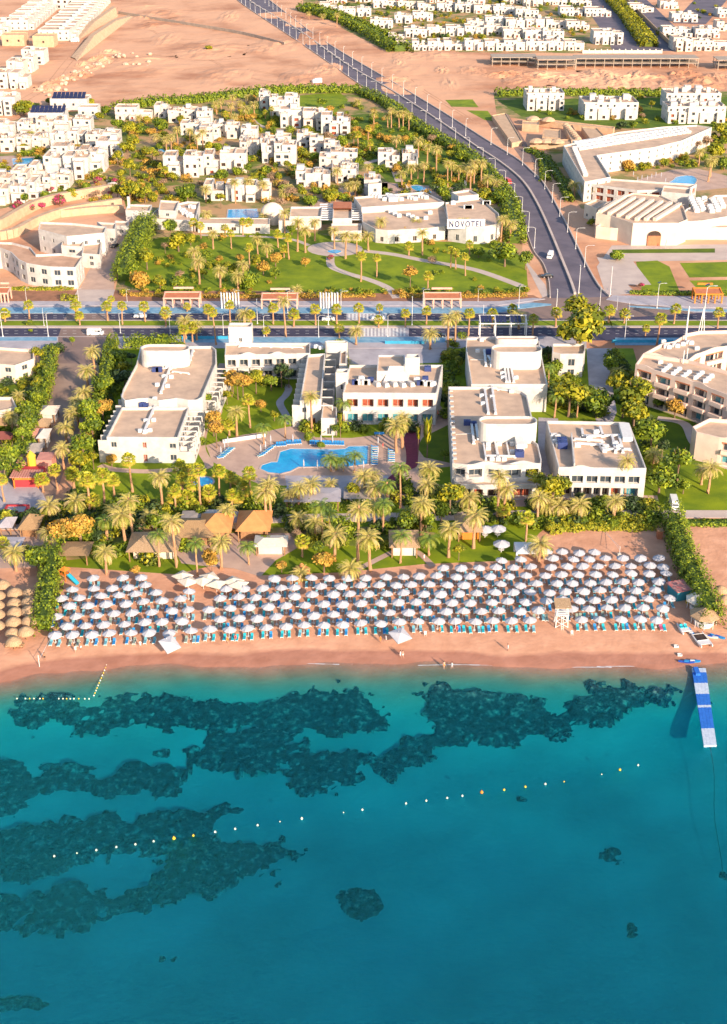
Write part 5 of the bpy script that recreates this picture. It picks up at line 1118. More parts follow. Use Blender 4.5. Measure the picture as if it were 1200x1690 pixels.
TLs = {'g': 'green rounded shrub', 'y': 'yellow-green shrub', 'k': 'dark green shrub', 'o': 'orange-tinged shrub', 'p': 'pinkish-brown dry shrub', 'm': 'magenta bougainvillea bush', 'b': 'clump of banana leaves'}
def tree(x, yb, yc, rpx, tn, label=None):
    p = gp(x, yb); s_ = ppm(yb); rad = max(.8, rpx/s_); hc = max(rad*.75, hpx(x, yb, yc)); r = random.Random(int(x*13+yb)); small = hc+rad < 5
    t = thing('shrub' if small else 'leafy_tree', label or ('large ' if rad > 5 else '')+(TLs if small else TL)[tn], 'shrub' if small else 'tree', p, r.uniform(0, 6.28), 'leafy trees and shrubs', at=(x, yb), fixed=label is not None)
    link('trunk', TT, t, None, 0, (rad*.9, rad*.9, max(.5, hc)))
    link('crown', r.choice(TM[tn]), t, (0, 0, hc), r.uniform(0, 6), (rad*1.05, rad*1.05, rad*(1.0 if tn != 'b' else 1.9)*r.uniform(.85, 1)))
TD = '''y:938,688,650,32 205,618,605,14 172,668,650,8 65,610,580,12 67,625,607,13 63,650,630,12 453,695,683,9 375,668,650,10 423,650,620,14 155,775,752,10 60,935,915,20 583,830,805,13 742,850,812,24 757,925,905,10 910,850,800,26 892,835,795,18 913,835,812,18 926,830,802,18 908,880,868,9 1018,650,625,22 1045,700,645,28 1045,712,675,26 133,780,755,20 295,415,395,20 315,405,392,10 243,445,420,15 265,480,462,12 345,445,437,8 362,445,437,8 375,447,438,9 390,447,438,8 425,438,428,8 335,460,450,8 318,460,454,6 650,395,385,12 706,392,383,8 215,230,208,12 222,255,230,12 212,270,245,14 195,275,255,10 215,290,270,12 200,300,285,8 215,335,310,20 240,335,318,14 195,330,312,12 300,205,196,8 285,300,292,10 345,250,240,10 430,262,253,8 365,345,325,8 500,330,315,9 545,335,322,14 495,300,289,9 500,262,250,11 505,225,215,12 455,205,196,9 475,280,270,8 460,300,290,8 742,262,254,8 725,312,305,14 800,330,320,14 118,330,318,11 40,190,180,16 45,182,172,8 150,178,168,8 165,200,190,8 40,248,243,8 5,240,235,6 1190,230,215,16 1180,260,245,18 1060,280,275,9 1095,275,270,9 1130,268,262,8 940,190,186,6 975,372,366,8 1160,393,390,8 1182,392,388,8 345,84,80,6 1075,178,170,6 655,910,895,9 930,873,864,9 945,872,865,8 905,874,864,8 975,872,866,7 745,602,585,12 757,612,595,10
g:985,690,662,28 915,625,605,16 1007,625,600,16 1027,690,655,22 1073,745,708,25 1117,800,755,24 1087,815,785,28 1127,815,800,14 197,605,590,15 172,660,635,20 150,710,675,22 155,740,700,20 140,770,730,22 83,640,612,12 63,680,655,13 47,710,675,18 50,735,695,18 40,745,712,15 20,790,745,22 10,800,765,16 343,690,655,10 448,645,628,13 258,880,858,16 333,858,842,12 527,925,902,12 672,825,808,10 728,865,842,18 672,880,858,20 703,878,856,18 805,860,850,10 997,835,822,8 1085,675,662,10 340,435,420,12 412,477,462,20 455,460,450,10 292,475,465,14 482,388,378,9 643,395,388,9 790,425,415,12 833,440,415,24 815,410,405,10 867,445,425,14 282,395,372,14 196,225,203,12 262,215,203,11 270,218,208,10 240,300,290,7 365,296,288,12 360,250,242,9 410,285,275,9 310,335,315,18 513,340,330,13 520,270,258,10 565,245,232,12 530,180,167,9 440,290,280,10 640,262,252,9 690,250,238,8 700,285,275,8 730,330,318,14 760,265,255,12 825,335,322,14 42,335,325,8 75,330,325,10 143,320,308,9 165,288,281,7 80,172,166,6 175,190,182,10 1195,280,268,14 1045,212,205,8 1018,430,424,12 120,570,560,6 555,720,706,9 510,728,720,10 530,742,734,8 600,715,708,7 985,868,862,9 1012,872,864,10 878,872,864,8 360,905,893,10 440,905,890,12 545,905,888,14 700,905,893,12 48,537,532,7 51,548,545,4 270,568,556,10 300,585,570,10 733,760,748,9 560,590,570,14 545,600,590,10
k:218,600,588,9 207,640,622,20 465,640,608,12 477,640,617,12 55,870,850,16 955,830,818,8 1092,755,735,14 1025,215,207,9 60,180,174,7 330,872,862,10 905,600,580,12 930,560,545,14
o:383,655,628,14 393,660,625,14 353,720,690,16 358,740,705,14 385,650,620,12 402,660,628,16 431,680,667,10 185,770,757,11 135,900,872,22 107,900,872,24 133,900,865,22 535,945,922,20 172,705,672,16 152,735,718,10 1113,690,670,17 232,480,462,18 397,432,424,8 455,440,425,12 435,455,440,12 670,395,384,12 677,478,448,12 504,440,431,8 247,225,216,7 545,190,180,8 668,240,228,8 745,250,242,9 590,235,215,10 610,225,212,9 655,285,278,10 1107,262,254,10 1037,282,272,12 347,935,915,13 350,945,925,12 465,945,932,10 75,650,640,8 225,955,940,9
p:273,418,405,7 296,465,452,10 713,435,428,9 270,308,300,8 480,330,316,12 462,345,333,10 540,230,225,9 570,205,195,12 560,210,203,12 712,238,228,9 160,330,320,9 1165,245,232,12 1150,250,238,8 1060,195,190,6 500,918,900,12 490,900,880,10 25,625,612,9
m:30,345,338,10 50,350,343,10 70,345,338,7 100,340,330,11 50,325,320,6 85,318,312,6 162,312,297,8 190,305,298,6 545,430,424,6 1058,476,470,6 388,606,600,5 733,590,586,6 183,325,318,5
b:705,755,712,17 690,750,715,9 562,722,694,9'''
for ln in TD.split('\n'):
    k, rest = ln.split(':')
    for q in rest.split(): tree(*[float(v) for v in q.split(',')], k)
tree(955, 600, 538, 44, 'y', 'largest broadleaf tree, rounded yellow-green crown over the boulevard'); tree(952, 575, 512, 30, 'y', 'tall paler tree right behind the largest broadleaf tree')
rr = random.Random(5)
VB = [(a-2, b_+2, y-13, y+1) for a, b_, y, st, d in VL]
SMM = TONE['y']+TONE['o']+TONE['g']+TONE['k']
def clump(SM, x, y, rp, up, mo):
    p = gp(x, y); rad = max(.6, rp/ppm(y)); hc = max(rad*.6, up/ppm(y)); vv = rr.choice(TM['y'])['_v'] if False else rr.choice(CLV); base = len(SM.v); nf = 300; k0 = rr.randrange(0, 700); co, si = math.cos(rr.uniform(0, 6)), 1
    for f_ in range(nf):
        q = vv[(k0+f_) % 1100]
        for j in range(4): X_, Y_, Z_ = q[j]; SM.v.append((p.x+X_*rad*1.25, p.y+Y_*rad*1.25, max(.05, hc+Z_*rad)))
        i_ = base+f_*4; SM.f.append((i_, i_+1, i_+2, i_+3)); SM.m.append(mo+f_ % 3)
CLV = []
for me_ in TM['y']:
    n_ = len(me_.vertices); buf = np.empty(n_*3, 'f'); me_.vertices.foreach_get('co', buf); v_ = buf.reshape(-1, 4, 3)*np.array((1.35, 1.35, 1.35)); CLV.append([[tuple(map(float, c)) for c in q] for q in v_])
MO = {'y': 0, 'o': 3, 'g': 6, 'k': 9}
def scatter(nme, label, regs, tones, sz=(3.5, 8)):
    SM = MB()
    for poly, n in regs:
        a = np.array(poly); c = 0
        for _ in range(n*8):
            if c >= n: break
            x, y = rr.uniform(a[:, 0].min(), a[:, 0].max()), rr.uniform(a[:, 1].min(), a[:, 1].max())
            if not bool(inpoly(np.array([x]), np.array([y]), poly)[0]) or any(p0 < x < p1 and y0 < y < y1 for p0, p1, y0, y1 in VB): continue
            k_ = rr.uniform(*sz); clump(SM, x, y, k_*(.6+y/600), k_*.45, MO[rr.choice(tones)]); c += 1
    o = SM.obj(nme, SMM); o.parent = None; tag(o, label, 'shrubbery', kind='stuff', at=regs[0][0][0], fixed=True)
cc_ = 0
for _ in range(500):
    if cc_ >= 60: break
    x, y = rr.uniform(200, 600), rr.uniform(195, 335)
    if any(a < x < b_ and y0 < y < y1 for a, b_, y0, y1 in VB): continue
    tree(x, y, y-rr.uniform(2.5, 6), rr.uniform(4, 9)*(.6+y/500), rr.choice('gyygop')); cc_ += 1
scatter('shrubbery', 'mixed green and orange shrubbery scattered between the distant villas', [([(500,4),(965,4),(965,72),(650,72)], 150), ([(1030,4),(1200,4),(1200,80),(1080,80)], 20)], 'yygok', (3, 6))
scatter('shrubbery', 'shrubbery filling the gaps between the hillside villas', [([(195,190),(420,165),(600,200),(600,335),(200,335)], 260), ([(0,215),(190,215),(190,335),(0,335)], 60)], 'yygoo', (3, 7))
scatter('shrubbery', 'planting under the palms between hillside hotel and sloping road', [([(560,165),(640,195),(700,235),(790,285),(840,340),(600,330)], 150)], 'yggko', (3, 7))
scatter('shrubbery', 'planting around the right courtyard hotel and its lagoon pool', [([(1030,285),(1200,215),(1200,280),(1120,276)], 50), ([(830,165),(1200,158),(1200,212),(900,195)], 60)], 'yggo', (3, 6))
scatter('shrubbery', 'low bushes and flower beds scattered over the park', [([(235,392),(480,385),(480,480),(210,478)], 45), ([(620,384),(860,395),(870,470),(700,480),(660,400)], 16), ([(560,380),(840,392),(840,398),(560,388)], 30), ([(205,478),(870,480),(870,488),(200,488)], 80)], 'yygo', (2, 4.5))
scatter('shrubbery', 'lush planting under the palms of the beach garden', [([(110,845),(330,850),(330,900),(250,930),(110,900)], 60), ([(260,825),(470,825),(470,850),(260,855)], 34), ([(455,862),(740,862),(740,905),(480,905)], 36), ([(640,800),(740,800),(740,845),(640,845)], 20), ([(740,835),(1090,832),(1090,842),(740,846)], 50), ([(780,858),(900,856),(1090,858),(1090,870),(900,872)], 60), ([(105,820),(255,830),(255,860),(100,860)], 36)], 'yggk', (3, 6.5))
scatter('shrubbery', 'shrubs tucked along the hotel walls and courtyard', [([(168,600),(200,600),(190,700),(150,760),(140,760)], 50), ([(320,620),(348,590),(345,740),(325,730)], 25), ([(375,622),(480,622),(465,640),(378,640)], 18), ([(725,600),(760,600),(740,690),(728,690)], 25), ([(890,590),(960,620),(1000,690),(900,690)], 40), ([(1000,580),(1035,600),(1075,700),(1090,800),(1060,740),(1015,640)], 60), ([(500,706),(700,706),(700,712),(500,712)], 20), ([(740,556),(770,556),(770,600),(730,600)], 12)], 'gggyk', (3, 6))
scatter('shrubbery', 'bushes around the left neighbouring gardens and market square', [([(0,620),(60,620),(30,720),(0,780)], 40), ([(0,850),(95,850),(95,870),(0,870)], 14), ([(70,575),(100,575),(60,690),(40,690)], 30)], 'gyk', (3, 6))
# hedges
def hedge(pts, w, h, tn, label, name='hedge', leaf=.35, dens=7, lump=.5):
    P = path_pts(pts, 4); m = MB(); r = random.Random(int(pts[0][0])); mats = TONE[tn]; L = sum((b-a).length for a, b in zip(P[:-1], P[1:])); o0 = P[len(P)//2]
    core = [p for p, a in along(P, 2.5)][1:-1]
    for a, b_ in zip(core[:-1], core[1:]): m.bar((a.x-o0.x, a.y-o0.y, h*.36), (b_.x-o0.x, b_.y-o0.y, h*.36), w*.5, h*.7, 2)
    pos = along(P, .25); n = int(L*(w+2*h)*dens)
    n = min(n, 26000)
    for i in range(n):
        p, a = pos[r.randrange(len(pos))]; lu = 1+lump*.35*math.sin(p.x*.9+p.y*1.3)+lump*.4*mnoise.noise((p.x*.5, p.y*.5, 1)); t = r.uniform(0, PI); rx = w/2*lu; ang = t
        u = math.cos(ang); v = math.sin(ang); lx = math.copysign(abs(u)**.6, u)*rx*r.uniform(.8, 1.08); lz = (abs(v)**.6)*h*lu*r.uniform(.8, 1.08) if r.random() < .6 else r.uniform(.1, 1)*h*v**.5
        d = Vector((-math.sin(a), math.cos(a), 0)); c = p-o0+d*lx+Vector((0, 0, lz)); nn = (d*u+Vector((0, 0, v+.2))+Vector((r.gauss(0, .5), r.gauss(0, .5), r.gauss(0, .4)))).normalized()
        tt = nn.cross(Vector((r.gauss(0, 1), r.gauss(0, 1), r.gauss(0, 1)))).normalized(); bb = nn.cross(tt); s_ = leaf*r.uniform(.6, 1.3); mi = r.choices((0, 1, 2), (4, 3, 2))[0]
        m.face([c-tt*s_, c-bb*s_*.6, c+tt*s_, c+bb*s_*.6], mi)
    o = m.obj(name, mats, None, loc=o0); tag(o, label, 'hedge', at=pts[len(pts)//2], fixed=True)
hedge([(92,915),(86,960),(78,1010),(70,1052)], 4.6, 5, 'g', 'tall green hedge running down the sand at the left end of the parasols', leaf=.3)
tree(64,945,918,22,'g'); 
hedge([(1108,862),(1122,915),(1145,970),(1178,1040)], 5.0, 5.5, 'g', 'tall green hedge running down the sand at the right end of the parasols', leaf=.3, dens=9)
hedge([(85,590),(75,640),(62,690),(45,740),(25,800)], 4.5, 4.5, 'g', 'long green hedge along the left side of the market street', dens=6)
hedge([(182,600),(172,650),(158,700),(145,745),(135,785)], 4, 4.5, 'g', 'tall green hedge between the service street and the left hotel wing', dens=6)
hedge([(178,600),(188,568)], 3.5, 4, 'g', 'short clipped hedge behind the left hotel wing', dens=8)
hedge([(205,574),(250,572),(300,572)], 4, 4, 'g', 'bushy hedge along the boulevard behind the left hotel wing', dens=7)
hedge([(592,152),(640,175),(680,206),(720,230),(755,250),(785,270),(812,300),(838,335),(848,370),(850,405)], 8, 4, 'g', 'long dark hedge following the left edge of the sloping road', leaf=.6, dens=2.4)
hedge([(190,182),(260,172),(330,168),(420,156),(500,152),(592,152)], 9, 4.5, 'g', 'long hedge along the desert edge above the hillside villas', leaf=.7, dens=2)
hedge([(818,158),(900,156),(1000,157),(1100,158)], 8, 4, 'g', 'hedge along the desert edge above the white apartment houses', leaf=.7, dens=2)
hedge([(500,16),(545,28),(590,46),(625,64),(662,86)], 16, 6, 'g', 'wide dark hedge at the left edge of the distant villa quarter', leaf=1.0, dens=1.2)
hedge([(1010,0),(1030,22),(1050,48),(1072,78)], 13, 5, 'y', 'row of yellow-green trees beside the distant straight lane', 'tree_row', leaf=.9, dens=2.2)
hedge([(246,375),(232,400),(215,435),(203,468)], 8, 7, 'g', 'tall green ficus hedge at the left side of the park', leaf=.4, dens=5)
hedge([(660,490),(760,490),(870,488)], 3, 1.2, 'o', 'low orange-green hedge between park and boulevard, right half', leaf=.35, dens=7); hedge([(205,487),(330,490),(480,490),(620,489)], 3, 1.0, 'o', 'low orange-green hedge between park and boulevard, left half', leaf=.35, dens=6)
hedge([(900,262),(925,300),(940,335)], 4, 2.5, 'g', 'narrow hedge beside the courtyard hotel wall', leaf=.5, dens=4); hedge([(870,248),(895,262),(900,300)], 5, 2, 'g', 'short hedge between compound and sloping road', leaf=.5, dens=4)
hedge([(1040,484),(1100,486),(1200,486)], 3, 1.2, 'g', 'low hedge along the boulevard right of the junction', leaf=.4, dens=6); hedge([(1060,838),(1095,842)], 3, 1.5, 'g', 'small dark hedge in front of the conference block', dens=8)
hedge([(-60,478),(60,478),(122,478)], 2.5, 1.0, 'y', 'low yellowish hedge in front of the wavy white building', leaf=.35, dens=7); hedge([(102,495),(128,495)], 3, 1.8, 'y', 'short bushy hedge by the lane mouth', dens=8)
hedge([(470,842),(560,838),(640,834)], 4, 2.5, 'g', 'planting strip behind the promenade below the pool', dens=5); hedge([(1105,866),(1200,866),(1300,866)], 3, 1, 'g', 'low hedge at the top of the right sand plot', dens=6)
hedge([(905,878),(960,872),(1040,872),(1088,872)], 3.5, 1.6, 'y', 'flowering yellow-green hedge between promenade and sand', dens=8)
# ---------------------------------------------------------------- beach parasols and loungers
U = []
def addu(ox, oy, s_, txt):
    for q in txt.split():
        x, y = map(float, q.split(',')); X, Y = ox+x/s_, oy+y/s_
        if all(abs(X-a) > 9 or abs(Y-b_) > 6 for a, b_ in U): U.append((X, Y))
addu(60, 900, 4.2857, '405,217 617,217 741,214 249,299 403,293 538,285 646,283 771,268 179,358 303,360 449,345 580,337 702,328 846,320 231,414 363,409 495,402 633,393 763,385 887,378 1020,366 1075,312 147,488 283,486 418,481 550,468 683,464 817,457 953,443 1077,440 211,556 348,554 478,549 626,543 771,528 890,524 1022,519 130,618 262,618 391,615 520,611 666,605 802,603 942,603 1090,594')
addu(330, 900, 4.2857, '520,220 653,224 783,217 912,216 1048,216 1170,214 450,290 574,287 668,284 858,276 992,276 1143,270 185,298 313,292 531,347 663,343 796,335 941,331 1065,329 145,359 274,353 397,352 610,412 742,407 878,400 1008,400 1143,396 62,437 207,428 345,422 480,419 542,492 678,483 804,482 941,476 1073,473 141,507 273,502 406,499 66,582 205,584 342,575 473,566 606,560 735,551 873,549 1004,546 1145,536')
addu(600, 900, 4.2857, '570,145 692,146 812,145 935,145 1062,143 1190,140 970,92 1110,85 30,212 152,211 280,210 395,204 521,203 652,206 757,205 892,205 1025,203 1147,200 10,272 113,270 226,267 337,266 462,266 585,268 707,265 839,262 965,260 1105,267 35,330 160,327 289,322 426,328 545,327 675,324 801,325 923,320 1062,320 1175,315 0,396 115,391 247,386 375,386 503,389 627,388 758,390 904,386 1023,383 1140,384 57,462 187,463 316,462 444,456 586,455 704,452 836,452 963,450 1108,448 15,535 115,536 250,530 380,523 527,522 653,523 787,530 914,522 1053,521 1180,520')
addu(860, 870, 4.2857, '178,160 290,161 413,166 516,167 226,206 364,211 479,209 600,205 723,205 848,205 985,205 75,271 216,269 320,265 443,264 550,264 670,262 777,262 913,257 1007,267 35,328 170,327 290,324 397,321 522,322 642,319 770,313 904,313 1023,313 10,394 110,388 255,381 360,381 490,380 605,376 730,374 835,373 979,370 65,443 203,447 318,441 436,440 557,436 680,433 817,431 950,427 30,510 177,508 290,498 405,503 525,500 644,497 777,492 893,490 1048,485 10,580 128,572 365,568 480,564 607,557 740,552 865,555 1001,558 68,645 430,640 556,638 700,638 837,638 960,640')
def canopy_mesh(mat, r=1.42, z0=1.98, z1=2.62, n=8, nm='canopy'):
    m = MB(); k = 4
    for i in range(n):
        a0, a1 = 2*PI*i/n, 2*PI*(i+1)/n
        for j in range(3):
            f0, f1 = j/3, (j+1)/3
            def P(a, f): z = z1-(z1-z0)*(f**1.25); return (r*f*math.cos(a), r*f*math.sin(a), z)
            am = (a0+a1)/2
            def Q(f): z = z1-(z1-z0)*(f**1.25)-.05*f; return (r*f*.955*math.cos(am), r*f*.955*math.sin(am), z)
            for A, B in ((P(a0, f0), P(a0, f1)),):
                m.face([P(a0, f0), P(a0, f1), Q(f1), Q(f0)]) if f0 > 0 else m.face([P(a0, 0), P(a0, f1), Q(f1)])
                m.face([Q(f0), Q(f1), P(a1, f1), P(a1, f0)]) if f0 > 0 else m.face([P(a0, 0), Q(f1), P(a1, f1)])
        m.face([P(a0, 1), (r*math.cos(a0), r*math.sin(a0), z0-.12), (r*.955*math.cos(am), r*.955*math.sin(am), z0-.17), Q(1)]); m.face([Q(1), (r*.955*math.cos(am), r*.955*math.sin(am), z0-.17), (r*math.cos(a1), r*math.sin(a1), z0-.12), P(a1, 1)])
    m.lathe(0, 0, [(.09, z1-.03), (.09, z1+.12), (0, z1+.16)], 6)
    return m.mesh(nm, mat)
canv = M('parasol_canvas', (.46, .465, .50), (.37, .38, .43), .85, .8)
CAN = canopy_mesh(canv, 1.44, 1.98, 2.62)
m = MB(); m.tube([(0, 0, 0), (0, 0, 2.6)], .05, 6); m.lathe(0, 0, [(.35, 0), (.35, .12), (.08, .16)], 8); POLE = m.mesh('pole', wpaint)
def lounger_meshes(col):
    f = MB(); 
    for sx in (-.3, .3): f.box(sx, 0, .26, .07, 1.95, .07)
    for y in (-.93, 0, .93): f.box(0, y, .263, .6, .07, .06)
    for sx in (-.3, .3):
        for y in (-.8, .75): f.box(sx, y, 0, .07, .07, .262)
    f.box(0, -.2, .325, .58, 1.5, .03); g = MB(); g.box(0, -.28, .36, .56, 1.3, .09); h = MB(); h.bar((0, .38, .42), (0, .95, .78), .56, .09); return f.mesh('frame', wpaint), g.mesh('mattress', col), h.mesh('backrest', col)
LC = {'teal': M('teal_fabric', (.02, .44, .54), (.015, .34, .44)), 'blue': M('blue_fabric', (.03, .28, .62), (.02, .20, .50)), 'grey-blue': M('greyblue_fabric', (.16, .42, .52), (.11, .32, .42)), 'dull green': M('dullgreen_fabric', (.26, .34, .30), (.20, .26, .23)), 'pink': M('pink_fabric', (.55, .10, .22)), 'deep blue': M('deepblue_fabric', (.02, .08, .42))}
LM = {k: lounger_meshes(v) for k, v in LC.items()}
yfx, yfy = [80, 330, 475, 600, 740, 880, 1085], [1044.5, 1037, 1031, 1026, 1022, 1020, 1019]
ROW = ['front row', 'second row from the sea', 'third row from the sea', 'fourth row from the sea', 'fifth row from the sea', 'sixth row from the sea', 'seventh row from the sea', 'eighth row from the sea', 'ninth row from the sea', 'tenth row from the sea']
U.sort(key=lambda q: -q[1]); nl = 0; rest = MB(); ru = random.Random(11)
def lounger(x, y, z, a, col, label, at, cat='sun lounger', grp_='sun loungers on the beach'):
    t = thing('sun_lounger', label, cat, (x, y, z), a, grp_, at=at); f, g, h = LM[col]; link('frame', f, t); link('mattress', g, t); link('backrest', h, t); return t
for X, Y in U:
    row = int(min(9, max(0, round((np.interp(X, yfx, yfy)-Y)/14.6)))); p = gp(X, Y+.5, 2.3); zb = .005 if shoreY(p.x)-p.y < -10 else seabed(p.x, p.y)
    t = thing('beach_parasol', 'white beach parasol in the '+ROW[row], 'parasol', (p.x, p.y, zb), ru.uniform(0, .8), 'white beach parasols', at=(X, Y))
    o = link('canopy', CAN, t, None, 0, ru.uniform(.95, 1.04)); o.rotation_euler = (ru.uniform(-.11, .11), ru.uniform(-.11, .11), 0); link('pole', POLE, t)
    n = 2 if ru.random() > .22 or row > 1 else 3
    if row > 5 and Y < 935 and X > 870: n = 0
    for k in range(n):
        dx = (-.85, .85, 1.65)[k]+ru.uniform(-.12, .12)
        if row == 0: col = ru.choice(('teal', 'teal', 'blue', 'grey-blue')) if X > 330 else ru.choice(('grey-blue', 'blue', 'dull green'))
        else: col = ru.choice(('grey-blue', 'grey-blue', 'blue', 'dull green', 'teal'))
        if X > 1070 and row == 0 and k == 1: col = 'pink'
        if nl < 245:
            lounger(p.x+dx, p.y-.75+ru.uniform(-.2, .2), zb, ru.uniform(-.06, .06), col, 'sun lounger with '+col+' cushion in the '+ROW[row], (X+dx*8, Y+14)); nl += 1
        else:
            f, g, h = LM['blue'] if col == 'blue' else LM['grey-blue']
            rest.box(p.x+dx, p.y-.75, zb+.26, .62, 1.6, .1, 0, 0); rest.box(p.x+dx, p.y-.85, zb+.364, .56, 1.3, .09, 0, 1); rest.bar((p.x+dx, p.y-.15, zb+.42), (p.x+dx, p.y+.4, zb+.78), .56, .09, 1)
            for sx in (-.28, .28): rest.box(p.x+dx+sx, p.y-1.4, zb, .06, .06, .255); rest.box(p.x+dx+sx, p.y-.1, zb, .06, .06, .255)
o = rest.obj('sun_loungers', [wpaint, LC['grey-blue']]); tag(o, 'grey-blue sun loungers under the back rows of white parasols', 'sun loungers', 'sun loungers on the beach', 'stuff', at=(600, 940), fixed=True)
# cream square parasols
def square_parasol(X, Y, label, w=3.4, cat='parasol', z=2.5, tilt=0, mat=None):
    p = gp(X, Y, z); t = thing('square_parasol', label, cat, (p.x, p.y, .03), ru.uniform(.2, 1.2), 'square cream parasols', at=(X, Y), fixed=True); m = MB(); a = w/2; V = [(-a, -a, z-.3), (a, -a, z-.3), (a, a, z-.3), (-a, a, z-.3)]
    for i in range(4): m.face([V[i], V[(i+1) % 4], (0, 0, z+.4)]); m.face([V[i], (V[i][0], V[i][1], z-.48), (V[(i+1) % 4][0], V[(i+1) % 4][1], z-.48), V[(i+1) % 4]])
    o = m.obj('canopy', mat or fabc, t); o.rotation_euler.x = tilt; m = MB(); m.tube([(0, 0, 0), (0, 0, z+.4)], .06, 6); m.obj('pole', wpaint, t)
for (X, Y), l in zip(((301,948),(310,957),(335,956),(357,961),(385,957),(393,962),(345,950)), ('cream square parasol behind the front parasols, leftmost of the cluster', 'cream square parasol of the beach bar cluster, second from left', 'cream square parasol in the middle of the beach bar cluster, nearer the lawn edge', 'cream square parasol of the beach bar cluster, third from right', 'cream square parasol of the beach bar cluster, second from right', 'cream square parasol of the beach bar cluster, rightmost', 'cream square parasol of the beach bar cluster, farthest from the sea')): square_parasol(X, Y, l)
square_parasol(275, 1056, 'white square parasol tilted on the open sand in front of the left parasols', 3.4, tilt=.5, mat=canv); square_parasol(658, 1044, 'white square parasol on the open sand in front of the middle parasols', 3.6, tilt=.25, mat=canv)
def party(X, Y, label): # double-decked white octagonal parasol
    p = gp(X, Y, 2.6); t = thing('garden_parasol', label, 'parasol', (p.x, p.y, .03), .3, at=(X, Y), fixed=True); link('canopy', canopy_mesh(canv, 2.0, 2.2, 3.0), t); m = MB(); m.tube([(0, 0, 0), (0, 0, 3)], .07, 6); m.obj('pole', wpaint, t); m = MB(); m.lathe(0, 0, [(.1, 0), (.1, .7), (.7, .7), (.7, .76), (0, .76)], 10); m.obj('table', wpaint, t)
for (X, Y), l in zip(((822,870),(828,895),(801,871)), ('white garden parasol with table, upper right of three on the lawn', 'white garden parasol with table, nearest of three on the lawn', 'white garden parasol with table, leftmost of three on the lawn')): party(X, Y, l)
t = thing('gazebo', 'white canvas gazebo with four legs at the top of the sand', 'gazebo', gp(868, 918), fixed=True); m = MB(); a = 2.6
V = [(-a, -a, 2.3), (a, -a, 2.3), (a, a, 2.3), (-a, a, 2.3)]
for i in range(4): m.face([V[i], V[(i+1) % 4], (0, 0, 3.6)]); m.face([V[i], (V[i][0], V[i][1], 2.0), (V[(i+1) % 4][0], V[(i+1) % 4][1], 2.0), V[(i+1) % 4]])
m.obj('canopy', fabw, t)
for sx in (-1, 1):
    for sy in (-1, 1): m = MB(); m.box(sx*2.4, sy*2.4, 0, .45, .45, 2.1); m.obj('leg', fabw, t)
# straw parasols of the left neighbour and two at the right
m = MB(); m.lathe(0, 0, [(1.75, 1.75), (1.7, 2.0), (1.2, 2.6), (.5, 3.0), (0, 3.15)], 16); STR = m.mesh('straw_roof', thatp); m = MB(); m.tube([(0, 0, 0), (0, 0, 2.9)], .09, 6); STP = m.mesh('pole', wood)
sp = [(24,976),(23,992),(24,1008),(22,1024),(20,1040),(22,1056),(47,975),(47,991),(47,1006),(48,1022),(42,1040),(4,963),(-4,980),(-6,996),(-6,1012),(-6,1030),(1190,970),(1197,987)]
for i, (X, Y) in enumerate(sp):
    p = gp(X, Y, 2.4); t = thing('straw_parasol', 'round straw parasol beyond the '+('left' if X < 100 else 'right')+' hedge, '+('near the picture edge' if X < 10 or X > 1180 else ('in the column touching the hedge' if X > 33 else 'in the middle column'))+', row '+['one','two','three','four','five','six','seven','eight'][min(7, max(0, int((Y-958)/14)))], 'parasol', (p.x, p.y, 0), 0, 'straw parasols', at=(X, Y), fixed=True); link('straw_roof', STR, t, None, 0, ru.uniform(.9, 1.08)); link('pole', STP, t)
t = thing('beach_bed', 'dark wicker cabana with bench under the nearest straw parasol', 'cabana', gp(24, 1070), fixed=True); m = MB()
for x in range(7): m.box(-1.8+x*.6, 0, 0, .08, .08, .9)
m.box(0, 0, .9, 4, .12, .08); m.obj('fence', wood, t); m = MB(); m.box(0, .8, .2, 3.6, 1.2, .25); m.obj('bench', thatp, t)
# ---------------------------------------------------------------- lifeguard tower
t = thing('lifeguard_tower', 'white timber lifeguard tower with cross braces and a tan roof', 'lifeguard tower', gp(927, 1036), fixed=True)
for sx in (-1, 1):
    for sy in (0, 1): m = MB(); m.bar((sx*1.3, sy*2.2, 0), (sx*1.05, .1+sy*2.0, 5.2), .16); m.obj('leg', wpaint, t)
for f, g in (((-1.3, 0, .1), (1.15, .05, 1.6)), ((1.3, 0, .1), (-1.15, .05, 1.6)), ((-1.2, .05, 1.6), (1.1, .08, 3.0)), ((1.2, .05, 1.6), (-1.1, .08, 3.0)), ((1.3, 0, .2), (1.15, 2.1, 3)), ((-1.3, 0, .2), (-1.15, 2.1, 3))): m = MB(); m.bar(f, g, .11); m.obj('brace', wpaint, t)
m = MB(); m.box(0, 1.1, 3.0, 2.7, 2.6, .14); m.obj('platform', wpaint, t); m = MB(); m.bar((-1.25, -.1, 4), (1.25, -.1, 4), .09); m.bar((-1.25, -.1, 3.6), (1.25, -.1, 3.6), .09); m.bar((-1.25, -.1, 3.1), (-1.25, -.1, 4), .09); m.bar((1.25, -.1, 3.1), (1.25, -.1, 4), .09); m.obj('railing', wpaint, t)
m = MB(); m.face([(-1.7, -.5, 5.1), (1.7, -.5, 5.1), (1.7, 2.7, 5.6), (-1.7, 2.7, 5.6)]); m.face([(-1.7, -.5, 4.95), (1.7, -.5, 4.95), (1.7, -.5, 5.1), (-1.7, -.5, 5.1)]); m.obj('roof', thatp, t)
m = MB(); [m.bar((.4*s_-.2, -.9, 0), (.4*s_-.2, -.1, 3.1), .07) for s_ in (0, 1)]; [m.bar((-.2, -.9+.8*k/8, 3.1*k/8), (.2, -.9+.8*k/8, 3.1*k/8), .06) for k in range(1, 8)]; m.obj('ladder', wpaint, t)
